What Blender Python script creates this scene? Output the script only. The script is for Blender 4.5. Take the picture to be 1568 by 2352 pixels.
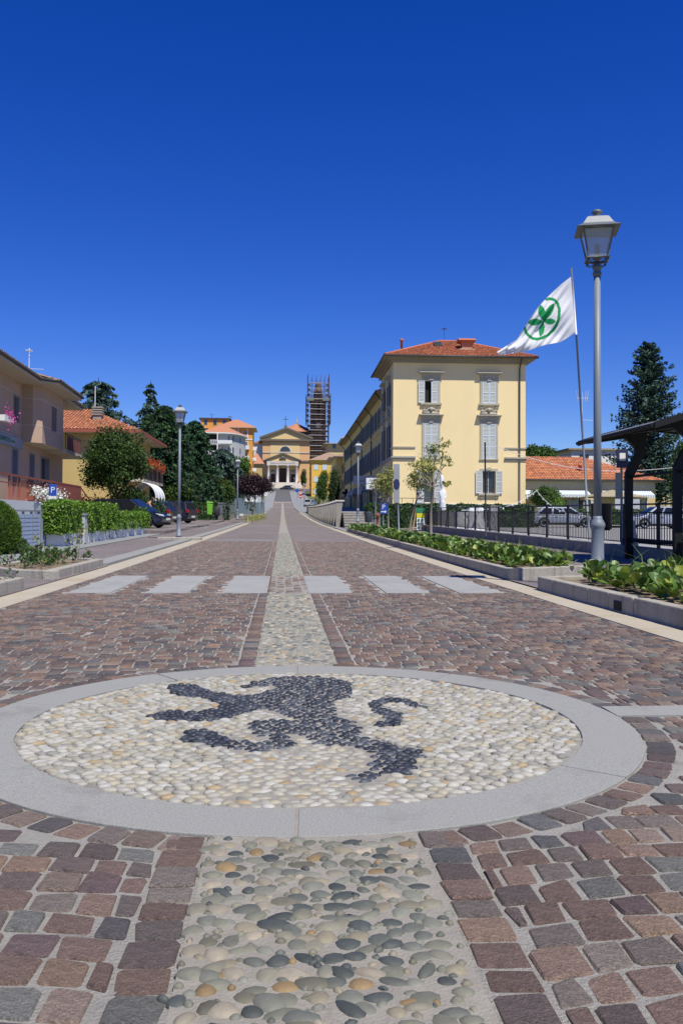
import bpy, bmesh, math, random
import numpy as np
from mathutils import Vector, Matrix
R = math.radians
scene = bpy.context.scene
for o in list(bpy.data.objects): bpy.data.objects.remove(o)
COL = scene.collection

# ------------------------------------------------------------------ camera
CZ = 0.875                                   # eye height above the paving
YAW, PITCH, ROLL = R(3.89), R(1.5), R(0.35)
F, HOR = 2000.0, 1185.0                      # focal length and horizon, in units of a 1568 px wide picture
fw = Vector((math.sin(YAW)*math.cos(PITCH), math.cos(YAW)*math.cos(PITCH), math.sin(PITCH)))
rt = Vector((math.cos(YAW), -math.sin(YAW), 0)); up = rt.cross(fw)
rt, up = rt*math.cos(ROLL)+up*math.sin(ROLL), up*math.cos(ROLL)-rt*math.sin(ROLL)
PY = HOR - F*math.tan(PITCH)
cd = bpy.data.cameras.new('camera'); cam = bpy.data.objects.new('camera', cd); COL.objects.link(cam)
cam.matrix_world = Matrix((( rt.x, up.x, -fw.x, 0), (rt.y, up.y, -fw.y, 0), (rt.z, up.z, -fw.z, CZ), (0, 0, 0, 1)))
cd.sensor_fit = 'HORIZONTAL'; cd.sensor_width = 14.8; cd.lens = F/1568*14.8
cd.shift_y = -(1176-PY)/1568; cd.clip_start = 0.05; cd.clip_end = 8000
scene.camera = cam
# ------------------------------------------------------------------ sky and sun
SUN_EL, SUN_AZ = R(60), R(26)                # azimuth: from straight behind the camera towards the right
sd = Vector((math.sin(SUN_AZ)*math.cos(SUN_EL), -math.cos(SUN_AZ)*math.cos(SUN_EL), math.sin(SUN_EL)))
world = bpy.data.worlds.new('World'); scene.world = world; world.use_nodes = True
nt = world.node_tree; nt.nodes.clear()
sky = nt.nodes.new('ShaderNodeTexSky'); sky.sky_type = 'NISHITA'; sky.sun_disc = False
sky.sun_elevation = SUN_EL; sky.sun_rotation = math.atan2(sd.x, sd.y)
sky.altitude = 300; sky.air_density = 1.0; sky.dust_density = 0.0; sky.ozone_density = 3.0
hs = nt.nodes.new('ShaderNodeHueSaturation'); hs.inputs['Saturation'].default_value = 1.4; hs.inputs['Hue'].default_value = 0.518
tn = nt.nodes.new('ShaderNodeMix'); tn.data_type = 'RGBA'; tn.blend_type = 'MULTIPLY'; tn.inputs[0].default_value = 1.0; tn.inputs[7].default_value = (.74, .90, 1.36, 1)   # a deep, polarised summer blue
bg = nt.nodes.new('ShaderNodeBackground'); bg.inputs['Strength'].default_value = 0.08
wo = nt.nodes.new('ShaderNodeOutputWorld')
nt.links.new(sky.outputs[0], hs.inputs['Color']); nt.links.new(hs.outputs[0], tn.inputs[6]); nt.links.new(tn.outputs[2], bg.inputs[0]); nt.links.new(bg.outputs[0], wo.inputs[0])
sl = bpy.data.lights.new('sun', 'SUN'); sl.energy = 5.0; sl.angle = R(0.53); sl.color = (1.0, 0.965, 0.86)
so = bpy.data.objects.new('sun', sl); COL.objects.link(so); so.location = (20, -40, 60)
so.rotation_euler = sd.to_track_quat('Z', 'Y').to_euler()
scene.view_settings.view_transform = 'Standard'; scene.view_settings.look = 'None'
scene.view_settings.exposure = 0.18; scene.view_settings.gamma = 1.0
scene.render.engine = 'CYCLES'
scene.render.resolution_x, scene.render.resolution_y = 682, 1024

# ------------------------------------------------------------------ helpers
def ray(x, y): return fw*F + rt*(x-784) - up*(y-PY)
def at(x, y, Y):                             # picture point (1568 wide) at distance Y down the street -> world point
    d = ray(x, y); return Vector((0, 0, CZ)) + d*(Y/d.y)
_py = np.array([-60, 0, 8, 16, 30, 50, 70, 90, 110, 141, 180, 215, 260, 300, 330, 400, 600, 1000.])
_pz = np.array([.2, 0, -.05, -.06, -.02, .06, .2, .42, .75, 1.4, 2.6, 4.2, 7.0, 9.9, 11.2, 13, 14, 14.])
_gy = np.linspace(-60, 1000, 10601); _gz = np.interp(_gy, _py, _pz)
_k = np.hanning(81); _k /= _k.sum(); _gz = np.convolve(np.pad(_gz, 40, 'edge'), _k, 'valid')
def prof(Y): return np.interp(Y, _gy, _gz)   # height of the street along its length
def ground(x, y, dz=0.0):                    # picture point -> point on the street surface raised by dz
    d = ray(x, y); t = 1e-4
    best = None
    Y = 3.0
    for i in range(60):
        z = float(prof(Y))+dz; tt = (z-CZ)/d.z; Yn = d.y*tt
        if Yn <= 0: break
        Y = 0.5*Y+0.5*min(Yn, 400)
    t = Y/d.y
    return Vector((d.x*t, Y, float(prof(Y))+dz))

class MB:
    def __init__(s): s.v = []; s.f = []; s.t = []
    def add(s, vs, fs, t=None):
        n = len(s.v); s.v += [tuple(p) for p in vs]; s.f += [tuple(i+n for i in f) for f in fs]
        s.t += [t]*len(fs); return s
    def box(s, x0, x1, y0, y1, z0, z1, t=None):
        return s.add([(x0,y0,z0),(x1,y0,z0),(x1,y1,z0),(x0,y1,z0),(x0,y0,z1),(x1,y0,z1),(x1,y1,z1),(x0,y1,z1)],
            [(0,3,2,1),(4,5,6,7),(0,1,5,4),(1,2,6,5),(2,3,7,6),(3,0,4,7)], t)
    def hexa(s, b, t_, t=None):              # four bottom points, four top points
        return s.add(list(b)+list(t_), [(0,3,2,1),(4,5,6,7),(0,1,5,4),(1,2,6,5),(2,3,7,6),(3,0,4,7)], t)
    def quad(s, *p, t=None): return s.add(p, [tuple(range(len(p)))], t)
    def prism(s, poly, z0, z1, t=None):      # poly of (x, y), counter-clockwise
        n = len(poly)
        return s.add([(x,y,z0) for x,y in poly]+[(x,y,z1) for x,y in poly],
            [tuple(range(n-1,-1,-1)), tuple(range(n,2*n))]+[(i,(i+1)%n,n+(i+1)%n,n+i) for i in range(n)], t)
    def extr(s, poly, d, t=None):            # any planar 3D poly extruded by vector d
        n = len(poly); d = Vector(d)
        return s.add([tuple(p) for p in poly]+[tuple(Vector(p)+d) for p in poly],
            [tuple(range(n-1,-1,-1)), tuple(range(n,2*n))]+[(i,(i+1)%n,n+(i+1)%n,n+i) for i in range(n)], t)
    def tube(s, pts, r, n=8, t=None, cap=True):
        pts = [Vector(p) for p in pts]; rs = r if isinstance(r, (list, tuple)) else [r]*len(pts)
        vs = []; fs = []
        for i, p in enumerate(pts):
            d = (pts[min(i+1, len(pts)-1)]-pts[max(i-1, 0)]).normalized()
            a = d.cross(Vector((0,0,1)) if abs(d.z) < .95 else Vector((1,0,0))).normalized(); b = d.cross(a)
            for k in range(n):
                q = 2*math.pi*k/n; vs.append(p+(a*math.cos(q)+b*math.sin(q))*rs[i])
        for i in range(len(pts)-1):
            for k in range(n): fs.append((i*n+k, i*n+(k+1)%n, (i+1)*n+(k+1)%n, (i+1)*n+k))
        if cap: fs += [tuple(range(n)), tuple(range(len(pts)*n-1, (len(pts)-1)*n-1, -1))]
        return s.add(vs, fs, t)
    def lathe(s, prof_, c=(0,0,0), n=16, t=None, a0=0.0):   # (radius, z) pairs
        vs = []; fs = []; m = len(prof_)
        for r, z in prof_:
            for k in range(n):
                q = a0+2*math.pi*k/n; vs.append((c[0]+r*math.cos(q), c[1]+r*math.sin(q), c[2]+z))
        for i in range(m-1):
            for k in range(n): fs.append((i*n+k, i*n+(k+1)%n, (i+1)*n+(k+1)%n, (i+1)*n+k))
        fs += [tuple(range(n-1,-1,-1)), tuple(range((m-1)*n, m*n))]
        return s.add(vs, fs, t)
    def build(s, name, mat, parent=None, smooth=False, bevel=0):
        me = bpy.data.meshes.new(name); me.from_pydata([tuple(p) for p in s.v], [], s.f); me.update()
        if any(x is not None for x in s.t) or (mat and mat.get('tint')):
            ca = me.color_attributes.new('tint', 'FLOAT_COLOR', 'CORNER'); a = np.ones((len(me.loops), 4), np.float32)
            for p, tt in zip(me.polygons, s.t):
                if tt is not None: a[p.loop_start:p.loop_start+p.loop_total, :3] = tt
            ca.data.foreach_set('color', a.ravel())
        return link(me, name, mat, parent, smooth, bevel)
def link(me, name, mat, parent=None, smooth=False, bevel=0):
    o = bpy.data.objects.new(name, me); COL.objects.link(o)
    if mat: me.materials.append(mat)
    if smooth: me.polygons.foreach_set('use_smooth', [True]*len(me.polygons))
    if parent: o.parent = parent
    if bevel:
        b = o.modifiers.new('bevel', 'BEVEL'); b.width = bevel; b.segments = 2; b.limit_method = 'ANGLE'; b.angle_limit = R(40)
    return o
def np_mesh(name, V, Fq, mat, parent=None, smooth=False, tint=None):   # V (n,3), Fq (m,k); tint per face (m,3)
    V = np.asarray(V, np.float32); Fq = np.asarray(Fq, np.int32); me = bpy.data.meshes.new(name); k = Fq.shape[1]
    me.vertices.add(len(V)); me.vertices.foreach_set('co', V.ravel())
    me.loops.add(Fq.size); me.loops.foreach_set('vertex_index', Fq.ravel())
    me.polygons.add(len(Fq)); me.polygons.foreach_set('loop_start', np.arange(0, Fq.size, k, dtype=np.int32))
    me.update(calc_edges=True)
    if tint is not None:
        ca = me.color_attributes.new('tint', 'FLOAT_COLOR', 'CORNER'); a = np.ones((len(Fq), k, 4), np.float32); a[:, :, :3] = tint[:, None, :]
        ca.data.foreach_set('color', a.ravel())
    me.validate(); return link(me, name, mat, parent, smooth)
def tag(o, label=None, cat=None, group=None, kind=None):
    if label: o['label'] = label
    if cat: o['category'] = cat
    if group: o['group'] = group
    if kind: o['kind'] = kind
    return o
def thing(name, label, cat, loc=(0,0,0), rz=0.0, group=None):
    o = bpy.data.objects.new(name, None); COL.objects.link(o); o.location = loc; o.rotation_euler = (0,0,rz); o.empty_display_size = .2
    return tag(o, label, cat, group)
def dup(root, loc, rz=None, label=None, group=None, scale=None):
    r = root.copy(); COL.objects.link(r); r.location = loc
    if rz is not None: r.rotation_euler = (0,0,rz)
    if scale: r.scale = (scale,)*3
    tag(r, label, None, group)
    for ch in list(root.children):
        c = ch.copy(); COL.objects.link(c); c.parent = r
        for g in ch.children:
            d = g.copy(); COL.objects.link(d); d.parent = c
    return r
def structure(o): o['kind'] = 'structure'; return o

# ------------------------------------------------------------------ materials
def mat(name, c, c2=None, rough=.8, sc=6.0, mix=.5, bump=0.0, bsc=None, metal=0.0, tint=False, detail=4, spec=.4, stretch=None, streak=None,
        trans=0.0, coat=0.0, backlit=None, spots=None, bdist=1.0):
    m = bpy.data.materials.new(name); m.use_nodes = True; t = m.node_tree; N = t.nodes; L = t.links
    b = N['Principled BSDF']; b.inputs['Roughness'].default_value = rough; b.inputs['Metallic'].default_value = metal
    b.inputs['Specular IOR Level'].default_value = spec; b.inputs['Coat Weight'].default_value = coat
    b.inputs['Transmission Weight'].default_value = trans
    tc = N.new('ShaderNodeTexCoord'); src = tc.outputs['Object']
    if stretch:
        mp = N.new('ShaderNodeMapping'); mp.inputs['Scale'].default_value = stretch; L.new(src, mp.inputs[0]); src = mp.outputs[0]
    col = None
    def noise(s, d=detail, ro=.6):
        n = N.new('ShaderNodeTexNoise'); n.inputs['Scale'].default_value = s; n.inputs['Detail'].default_value = d; n.inputs['Roughness'].default_value = ro
        L.new(src, n.inputs['Vector']); return n.outputs['Fac']
    def mixc(fac, a, b_, mode='MIX'):
        x = N.new('ShaderNodeMix'); x.data_type = 'RGBA'; x.blend_type = mode
        if isinstance(fac, float): x.inputs['Factor'].default_value = fac
        else: L.new(fac, x.inputs['Factor'])
        for v, i in ((a, 6), (b_, 7)):
            if isinstance(v, tuple): x.inputs[i].default_value = (*v, 1)
            else: L.new(v, x.inputs[i])
        return x.outputs[2]
    def ramp(f, lo, hi):
        r = N.new('ShaderNodeMapRange'); r.inputs['From Min'].default_value = lo; r.inputs['From Max'].default_value = hi; L.new(f, r.inputs['Value']); return r.outputs[0]
    if c2 is not None: col = mixc(ramp(noise(sc), .5-mix*.5, .5+mix*.5), c, c2)
    if streak:                               # (colour, scale, amount): vertical run-off stains
        s0 = src; mp = N.new('ShaderNodeMapping'); mp.inputs['Scale'].default_value = (streak[1], streak[1], streak[1]*.12); L.new(tc.outputs['Object'], mp.inputs[0]); src = mp.outputs[0]
        f = noise(1.0, 5); mu = N.new('ShaderNodeMath'); mu.operation = 'MULTIPLY'; mu.inputs[1].default_value = streak[2]; L.new(ramp(f, .5, .75), mu.inputs[0])
        col = mixc(mu.outputs[0], col if col else c, streak[0]); src = s0
    if spots:                                # (colour, scale, lo, hi): blotches
        col = mixc(ramp(noise(spots[1], 6, .7), spots[2], spots[3]), col if col else c, spots[0])
    if tint:
        m['tint'] = True; a = N.new('ShaderNodeVertexColor'); a.layer_name = 'tint'; col = mixc(1.0, col if col else c, a.outputs['Color'], 'MULTIPLY')
    if col: L.new(col, b.inputs['Base Color'])
    else: b.inputs['Base Color'].default_value = (*c, 1)
    if bump:
        bp = N.new('ShaderNodeBump'); bp.inputs['Strength'].default_value = min(bump, 1.0); bp.inputs['Distance'].default_value = .01*max(1, bump)*bdist
        L.new(noise(bsc or sc*3, 6, .65), bp.inputs['Height']); L.new(bp.outputs[0], b.inputs['Normal'])
    if backlit:                              # thin leaf: light shining through
        tr = N.new('ShaderNodeBsdfTranslucent'); mx = N.new('ShaderNodeMixShader'); mx.inputs[0].default_value = backlit
        if col: L.new(col, tr.inputs[0])
        else: tr.inputs[0].default_value = (*c, 1)
        L.new(b.outputs[0], mx.inputs[1]); L.new(tr.outputs[0], mx.inputs[2]); L.new(mx.outputs[0], N['Material Output'].inputs[0])
    return m
rng = np.random.default_rng(7); random.seed(7)
# ------------------------------------------------------------------ ground, road bed, gutters
M = {}
M['mortar'] = mat('mortar', (.42,.395,.345), (.31,.29,.255), .95, 14, .6, 1.0, 110, spots=((.15,.14,.125), 3.0, .56, .72), bdist=1.5)
M['cobble'] = mat('porphyry cobble', (.62,.61,.60), (1.42,1.39,1.35), .88, 40, .5, 1.0, 95, tint=True, stretch=(1,1.5,1), spots=((2.3,2.2,2.1), 230, .54, .66), bdist=1.5)
M['granite'] = mat('grey granite', (.195,.192,.174), (.34,.337,.308), .8, 170, .45, .4, 160, spots=((.17,.165,.15), 1.7, .54, .74), bdist=.6)
M['cream_stone'] = mat('cream gutter stone', (.38,.325,.235), (.42,.375,.295), .85, 1.6, .5, .3, 60, spots=((.34,.27,.165), .9, .55, .72))
M['pebble'] = mat('light pebble', (.84,.84,.82), (1.14,1.13,1.10), .6, 34, .5, .3, 60, tint=True, spec=.35)
M['dark_pebble'] = mat('dark pebble', (.8,.8,.8), (1.3,1.3,1.3), .5, 40, .6, .3, 60, tint=True, spec=.4)
M['kerb'] = mat('kerb granite', (.31,.285,.235), (.43,.40,.34), .9, 35, .5, 1.0, 45, streak=((.17,.145,.105), 5, .75), bdist=1.6)
M['soil'] = mat('soil', (.16,.115,.07), (.26,.20,.13), .95, 14, .6, 1.5, 50)
M['lawn'] = mat('dry grass ground', (.07,.10,.03), (.14,.13,.055), .95, .35, .7, .8, 20)
M['asphalt'] = mat('asphalt', (.085,.085,.088), (.12,.12,.12), .9, 3, .6, .4, 90)
M['sidewalk'] = mat('grey asphalt footway', (.20,.21,.215), (.25,.255,.255), .9, 2.0, .6, .3, 80, spots=((.16,.16,.16), .8, .6, .75))
M['paint'] = mat('white road paint', (.72,.72,.70), (.55,.55,.53), .7, 12, .5)

def setts(name, cols, s=9.5, joint=(.25,.235,.215), jw=.09, rough=.8):   # small paving setts seen from afar
    m = bpy.data.materials.new(name); m.use_nodes = True; t = m.node_tree; N = t.nodes; L = t.links; b = N['Principled BSDF']; b.inputs['Roughness'].default_value = rough
    tc = N.new('ShaderNodeTexCoord'); br = N.new('ShaderNodeTexBrick'); br.offset = .5; br.inputs['Scale'].default_value = s
    wv = N.new('ShaderNodeTexNoise'); wv.inputs['Scale'].default_value = 1.1; L.new(tc.outputs['Object'], wv.inputs[0])
    ad = N.new('ShaderNodeVectorMath'); ad.operation = 'MULTIPLY_ADD'; ad.inputs[1].default_value = (.35,.5,0); L.new(wv.outputs['Color'], ad.inputs[0]); L.new(tc.outputs['Object'], ad.inputs[2])
    L.new(ad.outputs[0], br.inputs[0]); br.inputs['Color1'].default_value = (0,0,0,1); br.inputs['Color2'].default_value = (1,1,1,1)
    br.inputs['Mortar'].default_value = (.5,.5,.5,1); br.inputs['Mortar Size'].default_value = jw*.5; br.inputs['Brick Width'].default_value = 1.0; br.inputs['Row Height'].default_value = 1.0; br.inputs['Bias'].default_value = 0
    cr = N.new('ShaderNodeValToRGB'); cr.color_ramp.interpolation = 'CONSTANT'
    for i, c in enumerate(cols):
        e = cr.color_ramp.elements[0] if i == 0 else cr.color_ramp.elements.new(i/len(cols)); e.color = (*c, 1)
    cr.color_ramp.elements.remove(cr.color_ramp.elements[-1])
    L.new(br.outputs['Color'], cr.inputs[0])
    n2 = N.new('ShaderNodeTexNoise'); n2.inputs['Scale'].default_value = .5; n2.inputs['Detail'].default_value = 6; L.new(tc.outputs['Object'], n2.inputs[0])
    mx = N.new('ShaderNodeMix'); mx.data_type = 'RGBA'; L.new(br.outputs['Fac'], mx.inputs['Factor']); L.new(cr.outputs[0], mx.inputs[6]); mx.inputs[7].default_value = (*joint, 1)
    m2 = N.new('ShaderNodeMix'); m2.data_type = 'RGBA'; m2.blend_type = 'OVERLAY'; m2.inputs['Factor'].default_value = .35; L.new(mx.outputs[2], m2.inputs[6]); L.new(n2.outputs['Fac'], m2.inputs[7])
    L.new(m2.outputs[2], b.inputs['Base Color'])
    bp = N.new('ShaderNodeBump'); bp.invert = True; bp.inputs['Strength'].default_value = .5; bp.inputs['Distance'].default_value = .01; L.new(br.outputs['Fac'], bp.inputs['Height']); L.new(bp.outputs[0], b.inputs['Normal'])
    return m
COB = [(.16,.115,.098), (.13,.10,.092), (.19,.14,.115), (.145,.125,.112), (.115,.10,.096), (.17,.145,.13), (.195,.14,.10)]
M['far_setts'] = setts('far porphyry setts', COB, 9.3, jw=.14)
M['side_setts'] = setts('side paving setts', [(.17,.132,.118), (.15,.122,.112), (.19,.152,.135), (.16,.138,.128)], 8, (.21,.20,.185), .10)

def ysamples(y0, y1):
    ys = [y0]; 
    while ys[-1] < y1: ys.append(ys[-1]+max(.25, .02*abs(ys[-1])))
    ys[-1] = y1; return ys
def ribbon(name, xl, xr, y0, y1, dz, m, thick=0.0, parent=None):   # sheet along the street; xl/xr numbers or functions of Y
    fl = xl if callable(xl) else (lambda y: xl); fr = xr if callable(xr) else (lambda y: xr)
    mb = MB(); ys = ysamples(y0, y1)
    for i, y in enumerate(ys):
        z = float(prof(y))+dz; mb.v += [(fl(y), y, z), (fr(y), y, z)]
        if thick: mb.v += [(fl(y), y, z-thick), (fr(y), y, z-thick)]
    k = 4 if thick else 2
    for i in range(len(ys)-1):
        a, c = i*k, (i+1)*k; mb.f.append((a, a+1, c+1, c)); mb.t.append(None)
        if thick: mb.f += [(a+2, a, c, c+2), (a+1, a+3, c+3, c+1)]; mb.t += [None, None]
    if thick: mb.f += [(0, 2, 3, 1)]; mb.t += [None]
    return mb.build(name, m, parent)

RXL, RXR = -2.72, 2.92                        # edges of the carriageway
def narrow(a):                                # the carriageway narrows where the kerbs swing in
    return lambda y: a if y < 120 else a*(1-.24*min(1, (y-120)/50.))+(0.1 if y > 120 else 0)*min(1, (y-120)/50.)
# the ground: one sheet out to the hills
mb = MB(); xs = [-1500,-600,-250,-120,-60,-30,-14,-6,6,14,30,60,120,250,600,1500]; ys = [-60,-20,0,10,20,30,40,50,60,70,80,90,100,110,125,140,160,180,200,220,240,260,280,300,330,400,500,700,1000,1600,2600]
for y in ys:
    for x in xs: mb.v.append((x, y, float(prof(min(y, 1000)))-.12-(.25 if 100 < y < 250 and abs(x) < 14 else 0)))
n = len(xs)
for j in range(len(ys)-1):
    for i in range(n-1): mb.f.append((j*n+i, j*n+i+1, (j+1)*n+i+1, (j+1)*n+i)); mb.t.append(None)
structure(mb.build('ground', M['lawn']))
road = structure(ribbon('road', narrow(RXL-.4), narrow(RXR+.4), -8, 205, -.0055, M['mortar']))
SX, SW, SWN = .095, .2425, .29                # centre and half widths of the pebble strip
MC, MR, MI = Vector((.095, 3.85, 0)), 1.42, 1.185   # medallion centre, outer and inner radius

def stone_batch(polys, ntop, h=.03, dome=.0025, rnd=.12):   # polys (n,4,2) -> vertices, faces, stone index of every face
    P = np.asarray(polys); n = len(P)
    if ntop == 8:
        nx = np.roll(P, -1, 1); pv = np.roll(P, 1, 1)
        r1 = rng.uniform(.03, rnd, (n,4,1)); r2 = rng.uniform(.03, rnd, (n,4,1))
        O = np.stack([P+(pv-P)*r1, P+(nx-P)*r2], 2).reshape(n, 8, 2)
        O += rng.normal(0, .0016, O.shape)
    else: O = P
    k = O.shape[1]; c = O.mean(1, keepdims=True)
    d = O-c; ln = np.linalg.norm(d, axis=2, keepdims=True)
    I = c+d*(1-.005/np.maximum(ln, .02))
    zt = prof(c[:, :, 1])[:, :, None]+rng.normal(0, .0018, (n,1,1))
    tilt = rng.normal(0, .018, (n,1,2))
    def z(Q, off): return zt+(tilt*(Q-c)).sum(2, keepdims=True)+off
    V = np.concatenate([np.concatenate([O, z(O, -h)], 2), np.concatenate([O, z(O, -.0055)], 2), np.concatenate([I, z(I, 0.0)+rng.normal(0, .0012, (n, k, 1))], 2)], 1)
    V = np.concatenate([V, np.concatenate([c, zt+dome], 2)], 1)      # (n, 3k+1, 3)
    f = []
    for ring in (0, k):
        for i in range(k): f.append((ring+i, ring+(i+1)%k, ring+k+(i+1)%k, ring+k+i))
    tr = [(2*k+i, 2*k+(i+1)%k, 3*k, 3*k) for i in range(k)]
    return V, np.array(f), np.array(tr)
def stones_to_objects(polys, tints, name, m, parent, nmax, key, near_d=7.0):
    order = np.argsort(key); polys = np.asarray(polys)[order]; tints = np.asarray(tints)[order]
    V, f, tr = stone_batch(polys, 8)
    k = 8; nv = 3*k+1
    for i in range(min(nmax, len(polys))):
        vv = V[i]; cen = vv[-1].copy(); me = bpy.data.meshes.new(name)
        me.from_pydata((vv-cen).tolist(), [], [tuple(q) for q in f.tolist()]+[tuple(q[:3]) for q in tr.tolist()]); me.update()
        ca = me.color_attributes.new('tint', 'FLOAT_COLOR', 'CORNER'); a = np.ones((len(me.loops), 4), np.float32); a[:, :3] = tints[i]; ca.data.foreach_set('color', a.ravel())
        o = link(me, name, m, parent, True); me.set_sharp_from_angle(angle=R(24)); o.location = cen
    for lo, hi, kk in ((nmax, None, 8),):
        rest = polys[nmax:]; rt_ = tints[nmax:]
        dd = rest[:, :, 1].mean(1); out = []
        for msk, kt in ((dd < near_d, 8), (dd >= near_d, 4)):
            if not msk.any(): continue
            Vb, fb, tb = stone_batch(rest[msk], kt); nn, nvb = Vb.shape[:2]
            off = (np.arange(nn)*nvb)[:, None, None]
            Q = (fb[None]+off).reshape(-1, 4); T = (tb[None, :, :3]+off).reshape(-1, 3)
            # quads and triangles in two meshes merged as triangles
            Tq = np.concatenate([Q[:, [0,1,2]], Q[:, [0,2,3]], T])
            tq = np.concatenate([np.repeat(rt_[msk], len(fb), 0)]*2+[np.repeat(rt_[msk], len(tb), 0)])
            out.append((Vb.reshape(-1, 3), Tq, tq))
        base = 0; Vs = []; Fs = []; Ts = []
        for a, b_, c_ in out: Vs.append(a); Fs.append(b_+base); Ts.append(c_); base += len(a)
        o = np_mesh(name+'s', np.concatenate(Vs), np.concatenate(Fs), m, parent, False, np.concatenate(Ts)); o['kind'] = 'stuff'

CT = 1.08*np.array([(.155,.098,.080), (.115,.083,.078), (.19,.122,.092), (.135,.108,.098), (.088,.078,.082), (.165,.135,.118), (.20,.13,.088), (.14,.14,.13), (.13,.085,.085), (.10,.10,.105), (.20,.145,.115)])
CW = np.array([18, 14, 14, 14, 8, 10, 6, 6, 5, 5, 8], float); CW /= CW.sum()
CT = CT*.78+CT.mean(1, keepdims=True)*.22*np.array((1.04,1.0,.96))   # dusty
def ctints(n): return CT[rng.choice(len(CT), n, p=CW)]*rng.uniform(.78, 1.18, (n,1))*np.array((1.03,1.03,1.0))
polys = []
PIT = .104
def shrink(q, j):
    q = np.array(q); c = q.mean(0); d = q-c; return c+d*(1-j/np.maximum(np.abs(d).sum(1, keepdims=True), .02))
def keep(q, strip_half):
    c = q.mean(0); r = math.hypot(c[0]-MC.x, c[1]-MC.y)
    if r < MR+.135: return None
    d = q-np.array((MC.x, MC.y)); l = np.linalg.norm(d, axis=1, keepdims=True)
    q = np.where(l < MR+.125, np.array((MC.x, MC.y))+d/l*(MR+.125), q)
    if 3.85 < c[1] < 4.09 and c[0] > 1.4: return None
    if 10.42 < c[1] < 13.5:
        for a, b in CROSS:
            if a-.05 < c[0] < b+.05: return None
            q[:, 0] = np.where((q[:, 0] > a) & (q[:, 0] < b), np.where(c[0] < (a+b)/2, a-.006, b+.006), q[:, 0])
    return q
CROSS = [(-2.52,-2.02), (-1.61,-1.11), (-.70,-.20), (.33,.85), (1.26,1.77), (2.15,2.68)]
COB_END = 30.0
for near, (xa, xb) in ((True, (RXL, SX-SWN-.122)), (True, (SX+SWN+.122, RXR)), (False, (RXL, SX-SW-.122)), (False, (SX+SW+.122, RXR))):
    for s in range(2):
        x0 = xa+(xb-xa)*s/2; w = (xb-xa)/2; x1 = x0+w; A = .07
        for kk in range(int(COB_END/PIT)):
            yb = kk*PIT
            if yb < .85 or (yb < 3.8) != near: continue
            x = x0-rng.uniform(0, .09); ph = rng.uniform(0, 6, 2)
            while x < x1-.03:
                wd = rng.uniform(.084, .122); xl, xr = max(x, x0), min(x+wd, x1); x += wd
                if xr-xl < .035: continue
                jx, jy = rng.uniform(.003, .007), rng.uniform(.003, .0065)
                fy = lambda xx, e: yb+e*PIT+A*4*((xx-x0)/w)*(1-(xx-x0)/w)+.006*math.sin(xx*5+(kk+e)*1.7)+.004*math.sin(xx*17+(kk+e)*2.9)
                q = np.array([(xl+jx, fy(xl, 0)+jy), (xr-jx, fy(xr, 0)+jy), (xr-jx, fy(xr, 1)-jy), (xl+jx, fy(xl, 1)-jy)])+rng.normal(0, .0028, (4, 2))
                q = keep(q, 0)
                if q is not None: polys.append(q)
# border rows along the strip and round the ring
for sgn in (-1, 1):
    y = 1.0
    while y < COB_END:
        ln = rng.uniform(.085, .125); hw = SWN if y < 4 else SW
        if not (10.42 < y+ln/2 < 13.5):
            a, b = SX+sgn*(hw+.006), SX+sgn*(hw+.118); q = np.array([(min(a,b), y), (max(a,b), y), (max(a,b), y+ln), (min(a,b), y+ln)])
            q[:, 0] += rng.normal(0, .003, 4); q = shrink(q, .006)
            if math.hypot(q[:, 0].mean()-MC.x, q[:, 1].mean()-MC.y) > MR+.04: polys.append(q)
        y += ln
na = 88
for i in range(na):
    a0, a1 = 2*math.pi*(i+.06)/na, 2*math.pi*(i+.94)/na
    q = np.array([(MC.x+r*math.cos(a), MC.y+r*math.sin(a)) for r, a in ((MR+.008,a0), (MR+.112,a0), (MR+.112,a1), (MR+.008,a1))])
    c = q.mean(0)
    if abs(c[0]-SX) < SWN+.02 and c[1] < 4 or abs(c[0]-SX) < SW+.02 and c[1] > 4: continue
    if 3.84 < c[1] < 4.1 and c[0] > 1.4: continue
    polys.append(q+rng.normal(0, .003, (4,2)))
# the crossing's middle: setts where the pebble strip is interrupted
for i in range(29):
    for j in range(5):
        x0 = SX-.27+j*.108; y0 = 10.44+i*.106; polys.append(shrink([(x0,y0), (x0+.108,y0), (x0+.108,y0+.106), (x0,y0+.106)]+rng.normal(0,.004,(4,2)), .008))
polys = np.array(polys); pc = polys.mean(1)
vis = pc[:, 1]*np.maximum(.2, 1)+.35*np.abs(pc[:, 0]-.1*pc[:, 1])+np.where(np.abs(pc[:, 0]-.068*pc[:, 1]) > .43*pc[:, 1]+.1, 40, 0)
stones_to_objects(polys, ctints(len(polys)), 'cobble', M['cobble'], road, 300, vis)
# far carriageway beyond the single setts
structure(ribbon('road_far', narrow(RXL), narrow(RXR), COB_END+.1, 205, -.003, M['far_setts']))

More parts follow.
